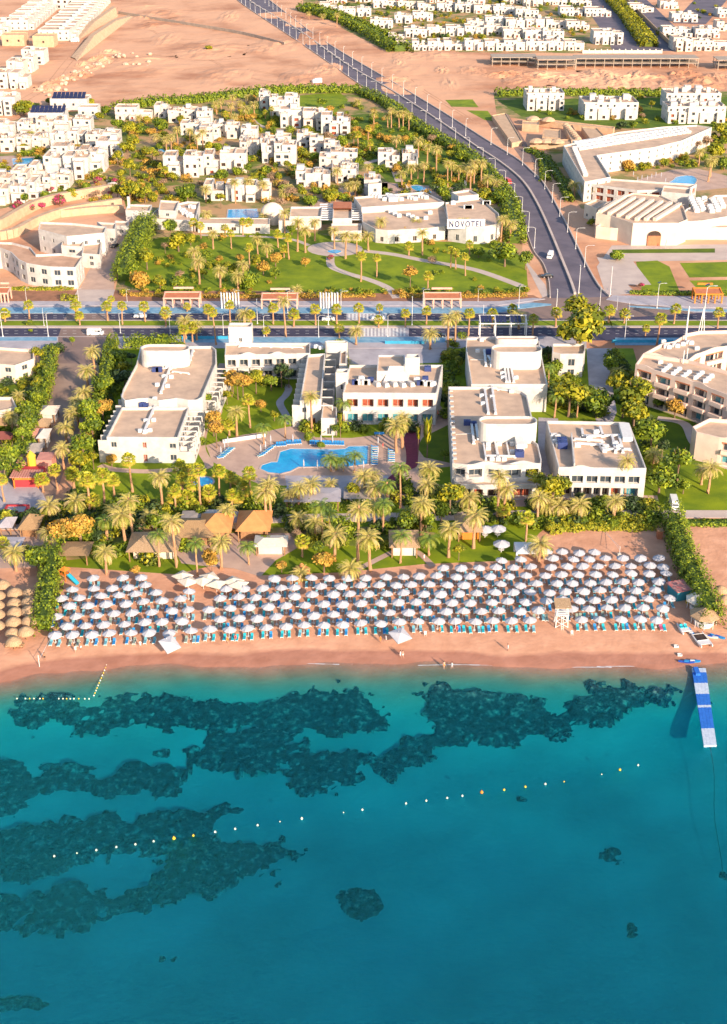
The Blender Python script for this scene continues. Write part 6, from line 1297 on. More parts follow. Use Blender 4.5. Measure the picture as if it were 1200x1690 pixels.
# ---------------------------------------------------------------- kiosk and water-sports corner
for X, Y, r_, l in ((1152, 1005, 2.9, 'octagonal tan tent roof behind the beach kiosk, the farther one'), (1161, 1030, 3.2, 'beach kiosk with octagonal tan roof and white counter, the nearer one')):
    p = gp(X, Y); t = thing('beach_kiosk', l, 'kiosk', p, .2, at=(X, Y), fixed=True); m = MB(); n = 8
    for i in range(n):
        a0, a1 = 2*PI*i/n, 2*PI*(i+1)/n; A = (r_*math.cos(a0), r_*math.sin(a0), 2.5); B = (r_*math.cos(a1), r_*math.sin(a1), 2.5); m.face([A, B, (0, 0, 4.1)]); m.face([(A[0], A[1], 2.3), (B[0], B[1], 2.3), B, A])
    m.obj('roof', thatp if X > 1155 else fabc, t); m = MB(); m.lathe(0, 0, [(r_*.62, 0), (r_*.62, 1.1), (r_*.72, 1.12), (r_*.72, 1.2), (0, 1.2)], 8); m.obj('counter', wpaint, t)
    for i in range(n): a0 = 2*PI*(i+.5)/n; m = MB(); m.tube([(r_*.8*math.cos(a0), r_*.8*math.sin(a0), 0), (r_*.8*math.cos(a0), r_*.8*math.sin(a0), 2.5)], .07, 6); m.obj('post', wpaint, t)
t = thing('watersports_hut', 'flat hut with faded red roof and teal side wall beside the right hedge', 'hut', gp(1128, 990), .35, fixed=True); m = MB(); m.box(0, 1.8, 0, 3.6, 4, 2.4); m.obj('wall', M('teal_wall', (.05, .28, .36)), t); m = MB(); m.box(0, 1.8, 2.41, 4.2, 4.6, .18); m.obj('roof', M('faded_red', (.45, .12, .12), (.50, .28, .24), scale=.8), t); m = MB(); m.box(.6, -1.6, 0, 1.6, .9, .8); m.obj('yellow_bench', yel, t)
def hull(m, L, w, h, x=0, y=0, z=0, mi=0):
    R_ = []
    for k in range(9):
        f = k/8; ww = w/2*(math.sin(PI*min(1, f*1.15+.06))**.5 if f < .8 else (1-f)*3.1+.15); zz = z+.12*(f-.5)**2*4
        R_.append([(x-ww, y+L*(f-.5), zz+h), (x-ww*.6, y+L*(f-.5), zz), (x+ww*.6, y+L*(f-.5), zz), (x+ww, y+L*(f-.5), zz+h)])
    for a, b_ in zip(R_[:-1], R_[1:]):
        for j in range(3): m.face([a[j], a[j+1], b_[j+1], b_[j]], mi)
        m.face([a[3], a[0], b_[0], b_[3]], mi)
    m.face(R_[0], mi); m.face(R_[-1][::-1], mi)
def craft(X, Y, label, kind, rz, col1, col2, name, cat):
    p = gp(X, Y); p.z = seabed(p.x, p.y) if shoreY(p.x)-p.y > -10 else .01; p.z = max(p.z, ZW+.02); t = thing(name, label, cat, p, rz, at=(X, Y), fixed=True)
    if kind == 'pedalo':
        for s_ in (-.75, .75): m = MB(); hull(m, 3.8, .7, .5, s_); m.obj('float', col1, t)
        m = MB(); m.box(0, -.2, .5, 1.9, 2.4, .16); m.obj('deck', col1, t)
        for s_ in (-.45, .45): m = MB(); m.box(s_, .1, .66, .6, .6, .2); m.bar((s_, .45, .7), (s_, .6, 1.2), .6, .1); m.obj('seat', col2, t)
    elif kind == 'catamaran':
        for s_ in (-1.2, 1.2): m = MB(); hull(m, 5.2, .45, .5, s_); m.obj('hull', col1, t)
        m = MB(); m.box(0, .7, .5, 2.3, 2.2, .06); m.obj('trampoline', col2, t); m = MB(); m.bar((-1.2, 1.9, .55), (1.2, 1.9, .55), .12); m.bar((-1.2, -.5, .55), (1.2, -.5, .55), .12); m.obj('crossbeam', wpaint, t); m = MB(); m.box(0, -1.3, .45, 2.1, 1.4, .08); m.obj('net', wpaint, t)
    else: m = MB(); hull(m, 3.2, .75, .35); m.obj('hull', col1, t); m = MB(); m.box(0, 0, .352, .45, .9, .12); m.obj('seat', col2, t)
craft(1128,1040,'white pedal boat with turquoise seats on the sand by the kiosk','pedalo',.15,wpaint,LC['teal'],'pedal_boat','boat')
craft(1158,1058,'white catamaran with dark trampoline beached below the kiosk','catamaran',.2,wpaint,dark,'catamaran','boat')
craft(1141,1045,'pale blue kayak between pedal boat and catamaran','kayak',.1,LC['blue'],wpaint,'kayak','kayak'); craft(1172,1052,'white and blue kayak right of the catamaran','kayak',1.2,wpaint,LC['deep blue'],'kayak','kayak'); craft(1184,1052,'small blue kayak at the far right of the beached boats','kayak',1.0,LC['blue'],LC['deep blue'],'kayak','kayak')
craft(1133,1091,'blue kayak at the water edge, right of its twin','kayak',1.45,LC['deep blue'],LC['blue'],'kayak','kayak'); craft(1143,1090,'blue kayak at the water edge, touching the pontoon side','kayak',1.5,LC['blue'],wpaint,'kayak','kayak')
for (X, Y), l in (((1116,1067),'white plastic crate lying on the sand, the upper one'), ((1122,1080),'white plastic crate lying on the sand, the lower one')):
    p = gp(X, Y); p.z = seabed(p.x, p.y); m = MB(); w_ = .9
    m.box(0, 0, 0, w_, .6, .06)
    for a, b_, c, d in ((0, -.28, w_, .05), (0, .28, w_, .05), (-.43, 0, .05, .5), (.43, 0, .05, .5)): m.box(a, b_, .061, c, d, .32)
    tag(m.obj('crate', wpaint, None, loc=p), l, 'crate', at=(X, Y), fixed=True)
for pts in ([(385,1091),(470,1089),(560,1091)], [(690,1092.5),(760,1091.5),(850,1093.5)], [(985,1094.5),(1040,1094),(1090,1095)], [(900,1096),(960,1095.5),(1010,1096)]):
    P = [gp(x, y+5.5, ZW+.012) for x, y in smooth_px(pts, 6, False)]; m = MB()
    for i in range(len(P)-1):
        w_ = .03+.09*abs(math.sin(i*1.7+pts[0][0])); a, c = P[i], P[i+1]; m.face([a+Vector((0,-w_,0)), c+Vector((0,-w_,0)), c+Vector((0,w_,0)), a+Vector((0,w_,0))])
    o = m.obj('foam_line', fabw); struct(o)
# pontoon
A, B, C_, D_ = gp(1142,1102,-.1), gp(1165,1102,-.1), gp(1183,1229,-.1), gp(1162,1230,-.1)
t = thing('floating_pontoon', 'long floating pontoon of blue and white blocks running out from the shore', 'pontoon', Vector(((A.x+B.x)/2, A.y, 0)), fixed=True); O = t.location.copy()
pb = M('pontoon_blue', (.03, .17, .62), (.02, .12, .48), .5, 2); pw = M('pontoon_white', (.55, .62, .72), (.40, .48, .60), .5, 2); N = 34
for i in range(N):
    f0, f1 = i/N, (i+.97)/N; mt = pw if i in (0, 1, 7, 8, 9, 10, 11, 17, 27, 28, 29, 30, 31, 32, 33) else pb; m = MB()
    for j in range(4):
        def P(f, g): a = A.lerp(D_, f); b_ = B.lerp(C_, f); return a.lerp(b_, g)-O
        c = (P(f0, j/4)+P(f1, (j+1)/4))/2; w_ = (P(f0, 1/4)-P(f0, 0)).length*.95; l = (P(f1, 0)-P(f0, 0)).length; m.box(c.x, c.y, ZW-.1, w_, l, .42, math.atan2((D_-A).y, (D_-A).x)+PI/2)
    m.obj('float_row', mt, t)
m = MB(); c = P(.06, .3); m.box(c.x, c.y, ZW+.33, .9, 2.4, .5); m.obj('locker', pb, t)
P0 = gp(1172,1233,ZW); P1 = gp(1190,1440,ZW-3.5); m = MB(); m.tube([P0.lerp(P1, i/8)+Vector((math.sin(i)*.3, 0, 0)) for i in range(9)], .06, 5); tag(m.obj('mooring_rope', dark), 'dark mooring rope running seaward from the end of the pontoon', 'rope', at=(1180,1330), fixed=True)
# buoys
wb_ = M('buoy_white', (.8, .75, .6)); yb_ = M('buoy_yellow', (.80, .50, .05)); ob_ = M('buoy_orange', (.8, .25, .04))
BU = [(89.5,1413,'w',1),(127,1408,'w',.7),(159,1403,'w',1),(192,1398,'w',1),(223.5,1393.5,'w',1),(253.5,1388.5,'w',1),(287,1383.5,'y',1.6),(319,1379,'y',1.1),(355,1373,'w',1.1),(388,1368,'w',1),(425,1362,'w',1),(462,1356,'w',.6),(498,1351,'w',1.2),(567,1341,'w',.6),(598,1336.5,'w',1),(670,1326,'w',1),(703.5,1321.5,'w',1),(738,1317,'w',1),(763,1313.5,'w',1),(795,1307.5,'o',1.6),(832,1303.5,'y',1.1),(867,1298.5,'y',1.1),(900,1294,'w',1.1),(931,1290,'y',.7),(993,1278,'w',.6),(1023,1270.5,'y',1.3),(1053,1263,'w',1)]
def buoy(X, Y, c, s_, lab, g): 
    p = gp(X, Y, ZW); m = MB(); r_ = .19*s_; m.lathe(0, 0, [(0, -r_*.6), (r_*.8, -r_*.5), (r_, 0), (r_*.8, r_*.6), (r_*.25, r_), (r_*.2, r_*1.5), (0, r_*1.5)], 10); o = m.obj('buoy', {'w': wb_, 'y': yb_, 'o': ob_}[c], None, True, p); tag(o, lab, 'buoy', g, at=(X, Y))
for X, Y, c, s_ in BU: buoy(X, Y, c, s_, {'w': 'small white', 'y': 'yellow', 'o': 'large orange'}[c]+' buoy in the long row off the beach', 'buoys of the swimming line')
for i in range(13): f = i/12; buoy(176-21*f, 1098+50*f, 'wy'[i % 2], .8, 'small float in the row running out from the left beach', 'floats of the short rope')
for i, X in enumerate((28,42,49,56,66,71,97,104,110,116,122,130,140,147)): buoy(X, 1153+(X-28)*.003, 'wwy'[i % 3], .8, 'small float in the row parallel to the left shore', 'floats of the short rope')
# ---------------------------------------------------------------- people
def skin_mesh(nodes, edges, mat, nm, sub=2, fingers=True):
    me = bpy.data.meshes.new(nm); me.from_pydata([n[:3] for n in nodes], edges, []); ob = bpy.data.objects.new(nm, me); COL.objects.link(ob); md = ob.modifiers.new('s', 'SKIN'); me.skin_vertices[0].data[0].use_root = True
    for i, n in enumerate(nodes): me.skin_vertices[0].data[i].radius = (n[3], n[4] if len(n) > 4 else n[3])
    md2 = ob.modifiers.new('b', 'SUBSURF'); md2.levels = sub; bpy.context.view_layer.update(); dg = bpy.context.evaluated_depsgraph_get(); out = bpy.data.meshes.new_from_object(ob.evaluated_get(dg)); bpy.data.objects.remove(ob); out.materials.clear(); out.materials.append(mat); out.name = nm
    for p in out.polygons: p.use_smooth = True
    return out
def person_nodes(walk=.18, armf=.15, bend=0):
    N_ = [(0, 0, .95, .14, .10), (0, 0, 1.12, .12, .09), (0, 0, 1.33, .155, .10), (0, 0, 1.46, .06), (0, 0, 1.54, .055), (0, .01, 1.64, .085, .10), (0, 0, 1.73, .06)]; E = [(0, 1), (1, 2), (2, 3), (3, 4), (4, 5), (5, 6)]
    for s_ in (-1, 1):
        i = len(N_); y = walk*s_; N_ += [(s_*.09, 0, .88, .085), (s_*.10, y*.6-.02, .50, .055), (s_*.10, y, .09, .036), (s_*.105, y-.13, .035, .032, .025)]; E += [(0, i), (i, i+1), (i+1, i+2), (i+2, i+3)]
        i = len(N_); N_ += [(s_*.19, 0, 1.40, .048), (s_*.24, .02, 1.13, .038), (s_*.25, -armf*s_-.04, .88, .026), (s_*.25, -armf*s_-.06, .81, .024, .014)]; E += [(2, i), (i, i+1), (i+1, i+2), (i+2, i+3)]; h = i+3
        for k, (dx, L) in enumerate(((-.024, .065), (-.008, .078), (.008, .075), (.024, .058))): j = len(N_); N_ += [(s_*.25, -armf*s_-.06+dx, .77, .008), (s_*.245-.01*s_, -armf*s_-.065+dx, .77-L*.7, .007)]; E += [(h, j), (j, j+1)]
        j = len(N_); N_ += [(s_*.25-.02*s_, -armf*s_-.10, .80, .009), (s_*.25-.03*s_, -armf*s_-.12, .76, .008)]; E += [(h, j), (j, j+1)]
    return N_, E
skins = [M('skin_fair', (.62, .36, .26)), M('skin_tan', (.40, .20, .12))]
BODY = [skin_mesh(*person_nodes(.2, .16), skins[0], 'person_body', 1), skin_mesh(*person_nodes(.05, .05), skins[1], 'person_body', 1)]
def shorts(mat): m = MB(); m.lathe(0, 0, [(.155, 1.02), (.17, .9), (.17, .84)], 10, sq=.75); [m.lathe(s_*.09, 0, [(.10, .86), (.10, .62)], 8) for s_ in (-1, 1)]; return m.mesh('shorts', mat)
def shirt(mat): m = MB(); m.lathe(0, 0, [(.165, .92), (.15, 1.1), (.19, 1.36), (.12, 1.46)], 10, sq=.72); [m.tube([(s_*.17, 0, 1.41), (s_*.235, .015, 1.2)], [.065, .055], 7) for s_ in (-1, 1)]; return m.mesh('shirt', mat)
m = MB(); m.lathe(0, .015, [(.095, 1.66), (.105, 1.71), (.085, 1.78), (.03, 1.81), (0, 1.815)], 10, sq=1.1); HAIR = m.mesh('hair', M('dark_hair', (.06, .035, .02)))
CL = {'white': fabw, 'red': red, 'blue': LC['deep blue'], 'orange': orng, 'black': dark}
SHO = {k: shorts(v) for k, v in CL.items()}; SHI = {k: shirt(v) for k, v in CL.items()}
def person(X, Y, label, b=0, sh='white', top=None, rz=0, z=None):
    p = gp(X, Y); p.z = (seabed(p.x, p.y) if shoreY(p.x)-p.y > -10 else .03) if z is None else z; t = thing('person', label, 'person', p, rz, at=(X, Y), fixed=True); link('body', BODY[b], t); link('shorts', SHO[sh], t); link('hair', HAIR, t)
    if top: link('shirt', SHI[top], t)
person(661,1083,'person in white shorts and shirt walking at the waterline, left of a pair',0,'white','white',1.2); person(665,1083,'bare-chested person in white shorts walking at the waterline, right of a pair',0,'white',None,1.2)
person(733,1099,'person in orange shorts wading in the shallows, left of two',0,'orange',None,.4); person(746,1100,'person in white top wading in the shallows, right of two',0,'white','white',2.4)
person(838,1073,'lone person in white walking on the open sand below the right parasols',1,'white','white',1.5); person(125,1076,'person in white beside the waterline below the left parasols',0,'white','white',.5); person(134,1072,'bare-chested person behind the one in white, below the left parasols',1,'white',None,.5)
person(628,1060,'person in orange top on the open sand near the tilted parasol',1,'orange','orange',.9); person(637,1059,'person in white shirt next to the one in orange top',0,'white','white',2); person(74,1088,'person in dark shorts near the pole at the left hedge end',1,'black',None,0)
person(376,1061,'person in orange in front of the blue front-row loungers',0,'orange','orange',1); person(389,1058,'person in red top beside the front-row loungers',0,'red','red',0); person(726,1045,'person in orange shorts at the front row near the middle',1,'orange',None,0); person(754,1044,'person in red top at the front row right of the middle',0,'red','red',0)
person(232,1068,'person in white standing before the front row, left of the tilted square parasol',0,'white','white',0); person(691,835,'person in blue top on the path right of the pool',0,'blue','blue',0); person(103,858,'person in blue in the garden below the market street',1,'blue','blue',0); person(632,740,'person in red top walking on the pool deck',0,'red','red',1); person(700,925,'person in white shirt on the beach garden path',0,'white','white',1)
for X, Y, l in ((702,1049,'pair of white plastic chairs in front of the middle parasols'),(944,1048,'single white plastic chair in front of the lifeguard tower')):
    p = gp(X, Y); t = thing('plastic_chair', l, 'chair', p, fixed=True); m = MB(); m.box(0, 0, .4, .5, .5, .06); m.obj('seat', wpaint, t); m = MB(); m.box(0, .24, .46, .5, .05, .5); m.obj('backrest', wpaint, t)
    for sx in (-.2, .2):
        for sy in (-.2, .2): m = MB(); m.box(sx, sy, 0, .05, .05, .4); m.obj('leg', wpaint, t)
t = thing('climbing_frame', 'small orange climbing frame with a turquoise slide', 'playground slide', gp(108, 956), -.5, fixed=True)
for sx in (-.8, .8):
    for sy in (-.8, .8): m = MB(); m.box(sx, sy, 0, .14, .14, 2.6); m.obj('post', orng, t)
m = MB(); m.box(0, 0, 1.4, 1.8, 1.8, .12); m.obj('platform', orng, t); m = MB(); m.face([(-1, -1, 2.6), (1, -1, 2.6), (0, 0, 3.3)]); m.face([(1, -1, 2.6), (1, 1, 2.6), (0, 0, 3.3)]); m.face([(1, 1, 2.6), (-1, 1, 2.6), (0, 0, 3.3)]); m.face([(-1, 1, 2.6), (-1, -1, 2.6), (0, 0, 3.3)]); m.obj('roof', orng, t)
m = MB(); m.bar((.9, 0, 1.5), (4.0, -.6, .15), .9, .1); m.bar((.9, .45, 1.65), (4.0, -.15, .3), .08, .3); m.bar((.9, -.45, 1.65), (4.0, -1.05, .3), .08, .3); m.obj('slide', M('turquoise', (.03, .42, .60)), t)
# volleyball post and net at the sand court
t = thing('net_post', 'white net post with guy ropes at the top of the right sand court', 'post', gp(1022, 918), fixed=True); m = MB(); m.box(0, 0, 0, .8, .8, .7); m.obj('base', fabc, t); m = MB(); m.tube([(0, 0, 0), (0, 0, 2.6)], .06, 6); m.obj('post', wpaint, t); m = MB(); m.bar((0, 0, 2.4), (-1.8, 12, .1), .05); m.bar((0, 0, 1.6), (-1.2, 12, .1), .05); m.obj('guy_rope', wpaint, t)
t = thing('garden_board', 'small wooden changing booth at the top of the right hedge', 'booth', gp(1088, 888), fixed=True); m = MB(); m.box(0, 0, 0, 1.2, 1.4, 2.1); m.obj('wall', terra, t); m = MB(); m.box(0, 0, 2.1, 1.5, 1.7, .12); m.obj('roof', wood, t)
t = thing('hedge_end_pole', 'thin white pole at the seaward end of the left hedge', 'pole', gp(65, 1098), fixed=True); m = MB(); m.tube([(0, 0, -.4), (0, 0, 2.4)], .07, 6); m.obj('pole', wpaint, t); m = MB(); m.bar((0, 0, 1.2), (.6, 8, 1.1), .05); m.obj('rope', wpaint, t)
# ---------------------------------------------------------------- pool furniture
n_ = 0
def pl(x, y, a, blue=True, lab='blue sun lounger beside the big pool'):
    p = gp(x, y); lounger(p.x, p.y, .032, a, 'blue' if blue else 'grey-blue', lab, (x, y), grp_='pool loungers')
for i in range(8): pl(364+i*2.6, 757-i*2.2, 1.9, i % 2 == 0, 'blue sun lounger in the row left of the pool deck')
for i in range(8): pl(430+i*3.2, 754-i*2.4, 2.2, i % 3 > 0, 'blue sun lounger in the curved row by the pool')
for i in range(10): pl(458+i*4.2, 736-(i > 3)*2-i*.25, .15, True, 'blue sun lounger in the row behind the pool, left part')
for i in range(14): pl(513+i*4.1, 733+.1*i, .05, True, 'blue sun lounger in the row behind the pool')
for i in range(9): pl(618, 739+i*3.6, 1.57, i % 2 == 0, 'blue sun lounger in the row right of the pool')
for i in range(6): pl(646, 745+i*3.6, 1.6, i % 2 == 0, 'blue sun lounger in the row by the purple path')
PCL = MB(); PCL.lathe(0, 0, [(.06, 0), (.06, .9), (.20, 1.0), (.17, 2.2), (.03, 2.8), (0, 2.82)], 8); PCL = PCL.mesh('folded_canopy', canv)
for X, Y in ((376.5,736),(371,743),(365,752),(447,733),(438.5,743),(430.5,749),(483.5,732),(530,733),(549,733),(624,736),(624,752),(501.5,774),(524,775),(548,775),(565.5,779),(574.5,779),(584,780),(600,776),(1098,410),(1100,405)):
    t = thing('folded_parasol', 'folded white parasol', 'parasol', gp(X, Y), 0, 'folded pool parasols', at=(X, Y)); link('folded_canopy', PCL, t); 
for i in range(14): X, Y = 628+(i*47 % 190), 306+(i*13 % 18); t = thing('folded_parasol', 'folded white parasol', 'parasol', gp(X, Y), 0, 'folded pool parasols', at=(X, Y)); link('folded_canopy', PCL, t)
for i in range(8): X, Y = 1045+(i*23 % 62), 292+(i*7 % 12); t = thing('folded_parasol', 'folded white parasol', 'parasol', gp(X, Y), 0, 'folded pool parasols', at=(X, Y)); link('folded_canopy', PCL, t)
t = thing('table_tennis', 'blue table tennis table on the deck behind the pool', 'table', gp(626, 719), fixed=True); m = MB(); m.box(0, 0, .72, 2.74, 1.5, .06); m.obj('top', LC['blue'], t); m = MB(); m.box(0, 0, .78, .05, 1.6, .15); m.obj('net', wpaint, t)
for sx in (-1, 1): m = MB(); m.box(sx, 0, 0, .1, 1.2, .72); m.obj('leg', metal, t)
t = thing('slatted_screen', 'white slatted banner leaning low beside the left end of the pool deck', 'screen', gp(403, 726), .35, fixed=True); m = MB(); m.box(0, 0, 0, 12, .4, 1.0); m.obj('bench', wpaint, t); m = MB(); m.box(0, .5, .1, 11.6, .5, .5); m.obj('cushion', LC['blue'], t)
# ---------------------------------------------------------------- boulevard furniture
def lamp_meshes(h, arm, solarp):
    p = MB(); p.tube([(0, 0, 0), (0, 0, h*.5), (0, 0, h)], [.13, .10, .07], 6); p.lathe(0, 0, [(.28, 0), (.28, .3), (.14, .35)], 8)
    a = MB(); a.tube([(0, 0, h-.1), (arm*.3, 0, h+.35), (arm, 0, h+.45)], [.06, .05, .05], 5); l = MB(); l.box(arm+.25, 0, h+.36, .8, .3, .14)
    s_ = None
    if solarp: s_ = MB(); s_.bar((-.5, 0, h+.5), (.5, 0, h+.95), .9, .06); s_ = s_.mesh('solar_panel', solar)
    return p.mesh('pole', wpaint), a.mesh('arm', wpaint), l.mesh('lamp_head', metal), s_
LA = lamp_meshes(8.0, 1.8, True); LB_ = lamp_meshes(8.0, 2.6, False); LCs = lamp_meshes(8.5, .4, False)
def lamp(p, rz, kind, label, g, at=None, sc=1):
    t = thing('street_lamp', label, 'street lamp', p, rz, g, at=at)
    for nme, me in zip(('pole', 'arm', 'lamp_head', 'solar_panel'), kind):
        if me: link(nme, me, t, None, 0, sc)
for X, Y, yt in ((44,498,475),(5,556,515),(80,556,516),(210,498,478),(199,550,516),(281,551,519),(369,553,519),(388,508,479),(436,556,520),(475,517,480),(526,557,520),(563,519,480),(789,498,477),(856,508,472),(698,514,477),(1031,560,521),(1084,509,467),(1161,527,471),(130,498,476),(640,556,519)):
    lamp(gp(X, Y)+Vector((0, 0, .1)), 0, LA, 'white lamp post with solar panel along the boulevard row', 'solar lamp posts', (X, Y), hpx(X, Y, yt)/8.6)
for X, Y, yt in ((425,535,496),(542,537,493),(680,537,492),(797,540,505),(955,485,440),(1007,487,442),(1018,512,491),(989,515,477),(917,530,480),(73,538,510),(1037,528,500)):
    lamp(gp(X, Y)+Vector((0, 0, .1)), 1.57, LCs, 'slim pale lamp pole along the boulevard row', 'slim lamp poles', (X, Y), hpx(X, Y, yt)/8.8)
q = [x for x in along(L_, 24)]
for p, a in q:
    if p.y > 1330 or p.y < 500: continue
    d = Vector((math.cos(a), math.sin(a), 0)); n = Vector((-d.y, d.x, 0)); lamp(p+n*.8, a-PI/2, LB_, 'curved street lamp in the left row of the sloping road', 'lamps of the sloping road')
q = [x for x in along(Rr_, 24)]
for p, a in q:
    if p.y > 1330 or p.y < 480: continue
    d = Vector((math.cos(a), math.sin(a), 0)); n = Vector((-d.y, d.x, 0)); near_ = p.y < 720; lamp(p-n*(1.2 if near_ else 7), a+PI/2, LB_ if near_ else LCs, ('curved street lamp' if near_ else 'slim lamp pole')+' in the right row of the sloping road', 'lamps of the sloping road')
sal = M('salmon_concrete', (.70, .42, .32), (.60, .35, .27)); 
for X0, X1, Y, l, mt in ((270,331,508,'salmon pergola shelter on the pavement, leftmost of three along the park',sal), (431,492,510,'salmon pergola shelter on the pavement, middle one along the park',sal), (699,762,509,'salmon pergola shelter on the pavement, right one along the park',sal), (-10,16,500,'salmon pergola shelter at the left picture edge',sal), (1145,1192,501,'bright orange pergola shelter right of the junction',orng)):
    A, B = gp(X0, Y), gp(X1, Y); w_ = B.x-A.x; t = thing('bus_shelter', l, 'shelter', ((A.x+B.x)/2, A.y, .15), fixed=True)
    for k in range(5):
        for sy in (0, 4.5): m = MB(); m.box(-w_/2+.3+k*(w_-.6)/4, sy, 0, .45, .45, 3.2 if sy == 0 else 3.8); m.obj('post', mt, t)
    m = MB(); m.bar((-w_/2, 0, 3.3), (w_/2, 0, 3.3), .5, .45); m.bar((-w_/2, 4.5, 4.0), (w_/2, 4.5, 4.0), .5, .45); m.bar((-w_*.27, 7, 4.8), (w_*.27, 7, 4.8), .6, .6); [m.bar((sx*(w_/2-.3), 0.3, 3.4), (sx*(w_/2-.3), 4.3, 4.0), .4, .4) for sx in (-1, 1)]; m.obj('beam', mt, t); m = MB(); m.face([(-w_/2+.6, .4, 3.42), (w_/2-.6, .4, 3.42), (w_/2-.6, 4.2, 3.95), (-w_/2+.6, 4.2, 3.95)]); m.obj('roof', terra, t)
for X0, X1, l in ((366,394,'row of white vertical blades beside the boulevard, left set'), (529,557,'row of white vertical blades beside the boulevard, right set')):
    A, B = gp(X0, 509), gp(X1, 510); t = thing('blade_sculpture', l, 'sculpture', ((A.x+B.x)/2, A.y, .15), fixed=True); w_ = B.x-A.x
    for k in range(7): m = MB(); m.box(-w_/2+k*w_/6, 0, 0, .42, 1.1, 5.6-.2*(k % 2), .3, taper=.9); m.obj('blade', wpaint, t)
# low white edging walls / planters along the pavement
for X0, X1, Y, l in ((636,700,568,'blue glass barrier along the near pavement, between the crossings'), (300,376,560,'low blue barrier behind the left wing'), (1010,1110,566,'low blue barrier at the right end of the near pavement')):
    A, B = gp(X0, Y), gp(X1, Y); m = MB(); m.bar(A+Vector((0, 0, .6)), B+Vector((0, 0, .6)), .15, 1.0); n = int((B-A).length/2)
    for k in range(n+1): p = A.lerp(B, k/n); m.box(p.x, p.y, 0, .22, .22, 1.25)
    tag(m.obj('glass_barrier', M('barrier_blue', (.05, .35, .55), (.04, .28, .45), .3)), l, 'barrier', at=(X0, Y), fixed=True)
# ---------------------------------------------------------------- vehicles
tyre = M('tyre', (.03, .03, .03)); carglass = M('car_glass', (.03, .04, .05), rough=.1, spec=.6); lampm = M('headlight', (.7, .7, .65), rough=.2)
def vehicle(X, Y, kind, col, rz, label, name, cat):
    p = gp(X, Y); p.z = .036; t = thing(name, label, cat, p, rz, at=(X, Y), fixed=True)
    L, w_, prof, roof = {'car': (4.3, 1.75, [(-2.15, .55), (-2.1, .85), (-1.1, .98), (-.5, 1.42), (.9, 1.45), (1.6, 1.0), (2.1, .92), (2.15, .5)], (-.5, .9)), 'van': (5.3, 1.9, [(-2.65, .5), (-2.6, 1.0), (-2.2, 1.25), (-1.7, 2.05), (-1.4, 2.15), (2.6, 2.15), (2.65, .5)], (-1.4, 2.5)), 'truck': (6.5, 2.2, [(-3.2, .6), (-3.2, 1.4), (-2.8, 2.3), (-1.6, 2.4), (-1.5, 2.9), (3.2, 2.9), (3.2, .6)], (-1.6, 3))}[kind]
    m = MB(); pr = [(x, z) for x, z in prof]; base = .28; lo = [(x, base) for x, z in (pr[0], pr[-1])]; loop = pr+[lo[1], lo[0]]
    def wd(z): return w_/2*(1 if z < 1.05 else .86)
    for a, b_ in zip(loop, loop[1:]+loop[:1]): m.face([(a[0], -wd(a[1]), a[1]), (a[0], wd(a[1]), a[1]), (b_[0], wd(b_[1]), b_[1]), (b_[0], -wd(b_[1]), b_[1])])
    for s_ in (-1, 1):
        top = [(x, z) for x, z in loop if z >= .9]; m.face([(x, s_*wd(z), z) for x, z in loop][::-s_])
    m.obj('body', col, t)
    g = MB(); zt = max(z for x, z in pr)
    if kind == 'car':
        for s_ in (-1, 1): g.face([(x, s_*(w_/2*.945), z) for x, z in ((-.95, 1.03), (-.48, 1.34), (.85, 1.36), (1.35, 1.05))][::-s_])
        g.face([(-1.08, -.72, 1.02), (-1.08, .72, 1.02), (-.55, .68, 1.40), (-.55, -.68, 1.40)]); g.face([(1.55, .72, 1.06), (1.55, -.72, 1.06), (.98, -.68, 1.43), (.98, .68, 1.43)])
    else:
        for s_ in (-1, 1):
            for k in range(4 if kind == 'van' else 1): x0 = (-1.7 if kind == 'van' else -2.7)+k*1.05; g.face([(x0, s_*(w_/2*.90), 1.25), (x0+.9, s_*(w_/2*.90), 1.25), (x0+.9, s_*(w_/2*.885), 1.85), (x0, s_*(w_/2*.885), 1.85)][::s_])
        xx = pr[2][0]; g.face([(xx-.02, -.75, pr[2][1]+.02), (xx-.02, .75, pr[2][1]+.02), (pr[3][0]-.03, .7, pr[3][1]-.1), (pr[3][0]-.03, -.7, pr[3][1]-.1)])
    g.obj('windows', carglass, t)
    for x in (-L*.3, L*.3):
        for s_ in (-1, 1): m = MB(); m.tube([(x, s_*(w_/2-.2), .33), (x, s_*(w_/2+.02), .33)], .33, 12); wh = m.obj('wheel', tyre, t); m = MB(); m.tube([(x, s_*(w_/2+.015), .33), (x, s_*(w_/2+.035), .33)], .18, 10); m.obj('rim', metal, wh)
    for s_ in (-1, 1): m = MB(); m.box(pr[0][0]-.02, s_*.6, .6, .06, .3, .18); m.obj('headlight', lampm, t)
cw = M('car_white', (.78, .78, .78), rough=.3, spec=.5); cb = M('car_black', (.02, .02, .025), rough=.25, spec=.5); cr_ = M('car_red', (.55, .05, .04), rough=.3, spec=.5); cs = M('car_silver', (.45, .46, .48), rough=.3, metal=.4)
vehicle(232,524,'car',cw,0,'white saloon car on the far carriageway, left of the leftmost salmon shelter','parked_car','car'); vehicle(158,553,'van',cw,PI,'white minibus on the near carriageway at the lane mouth','minibus','minibus')
vehicle(542,533-4,'car',cw,0,'white car on the far carriageway below the right white blades','car','car'); vehicle(624,527,'car',cw,0,'white car on the far carriageway at the crossing, half behind a palm','car','car'); vehicle(724,556,'car',cb,PI,'dark car on the near carriageway right of the crossing','car','car')
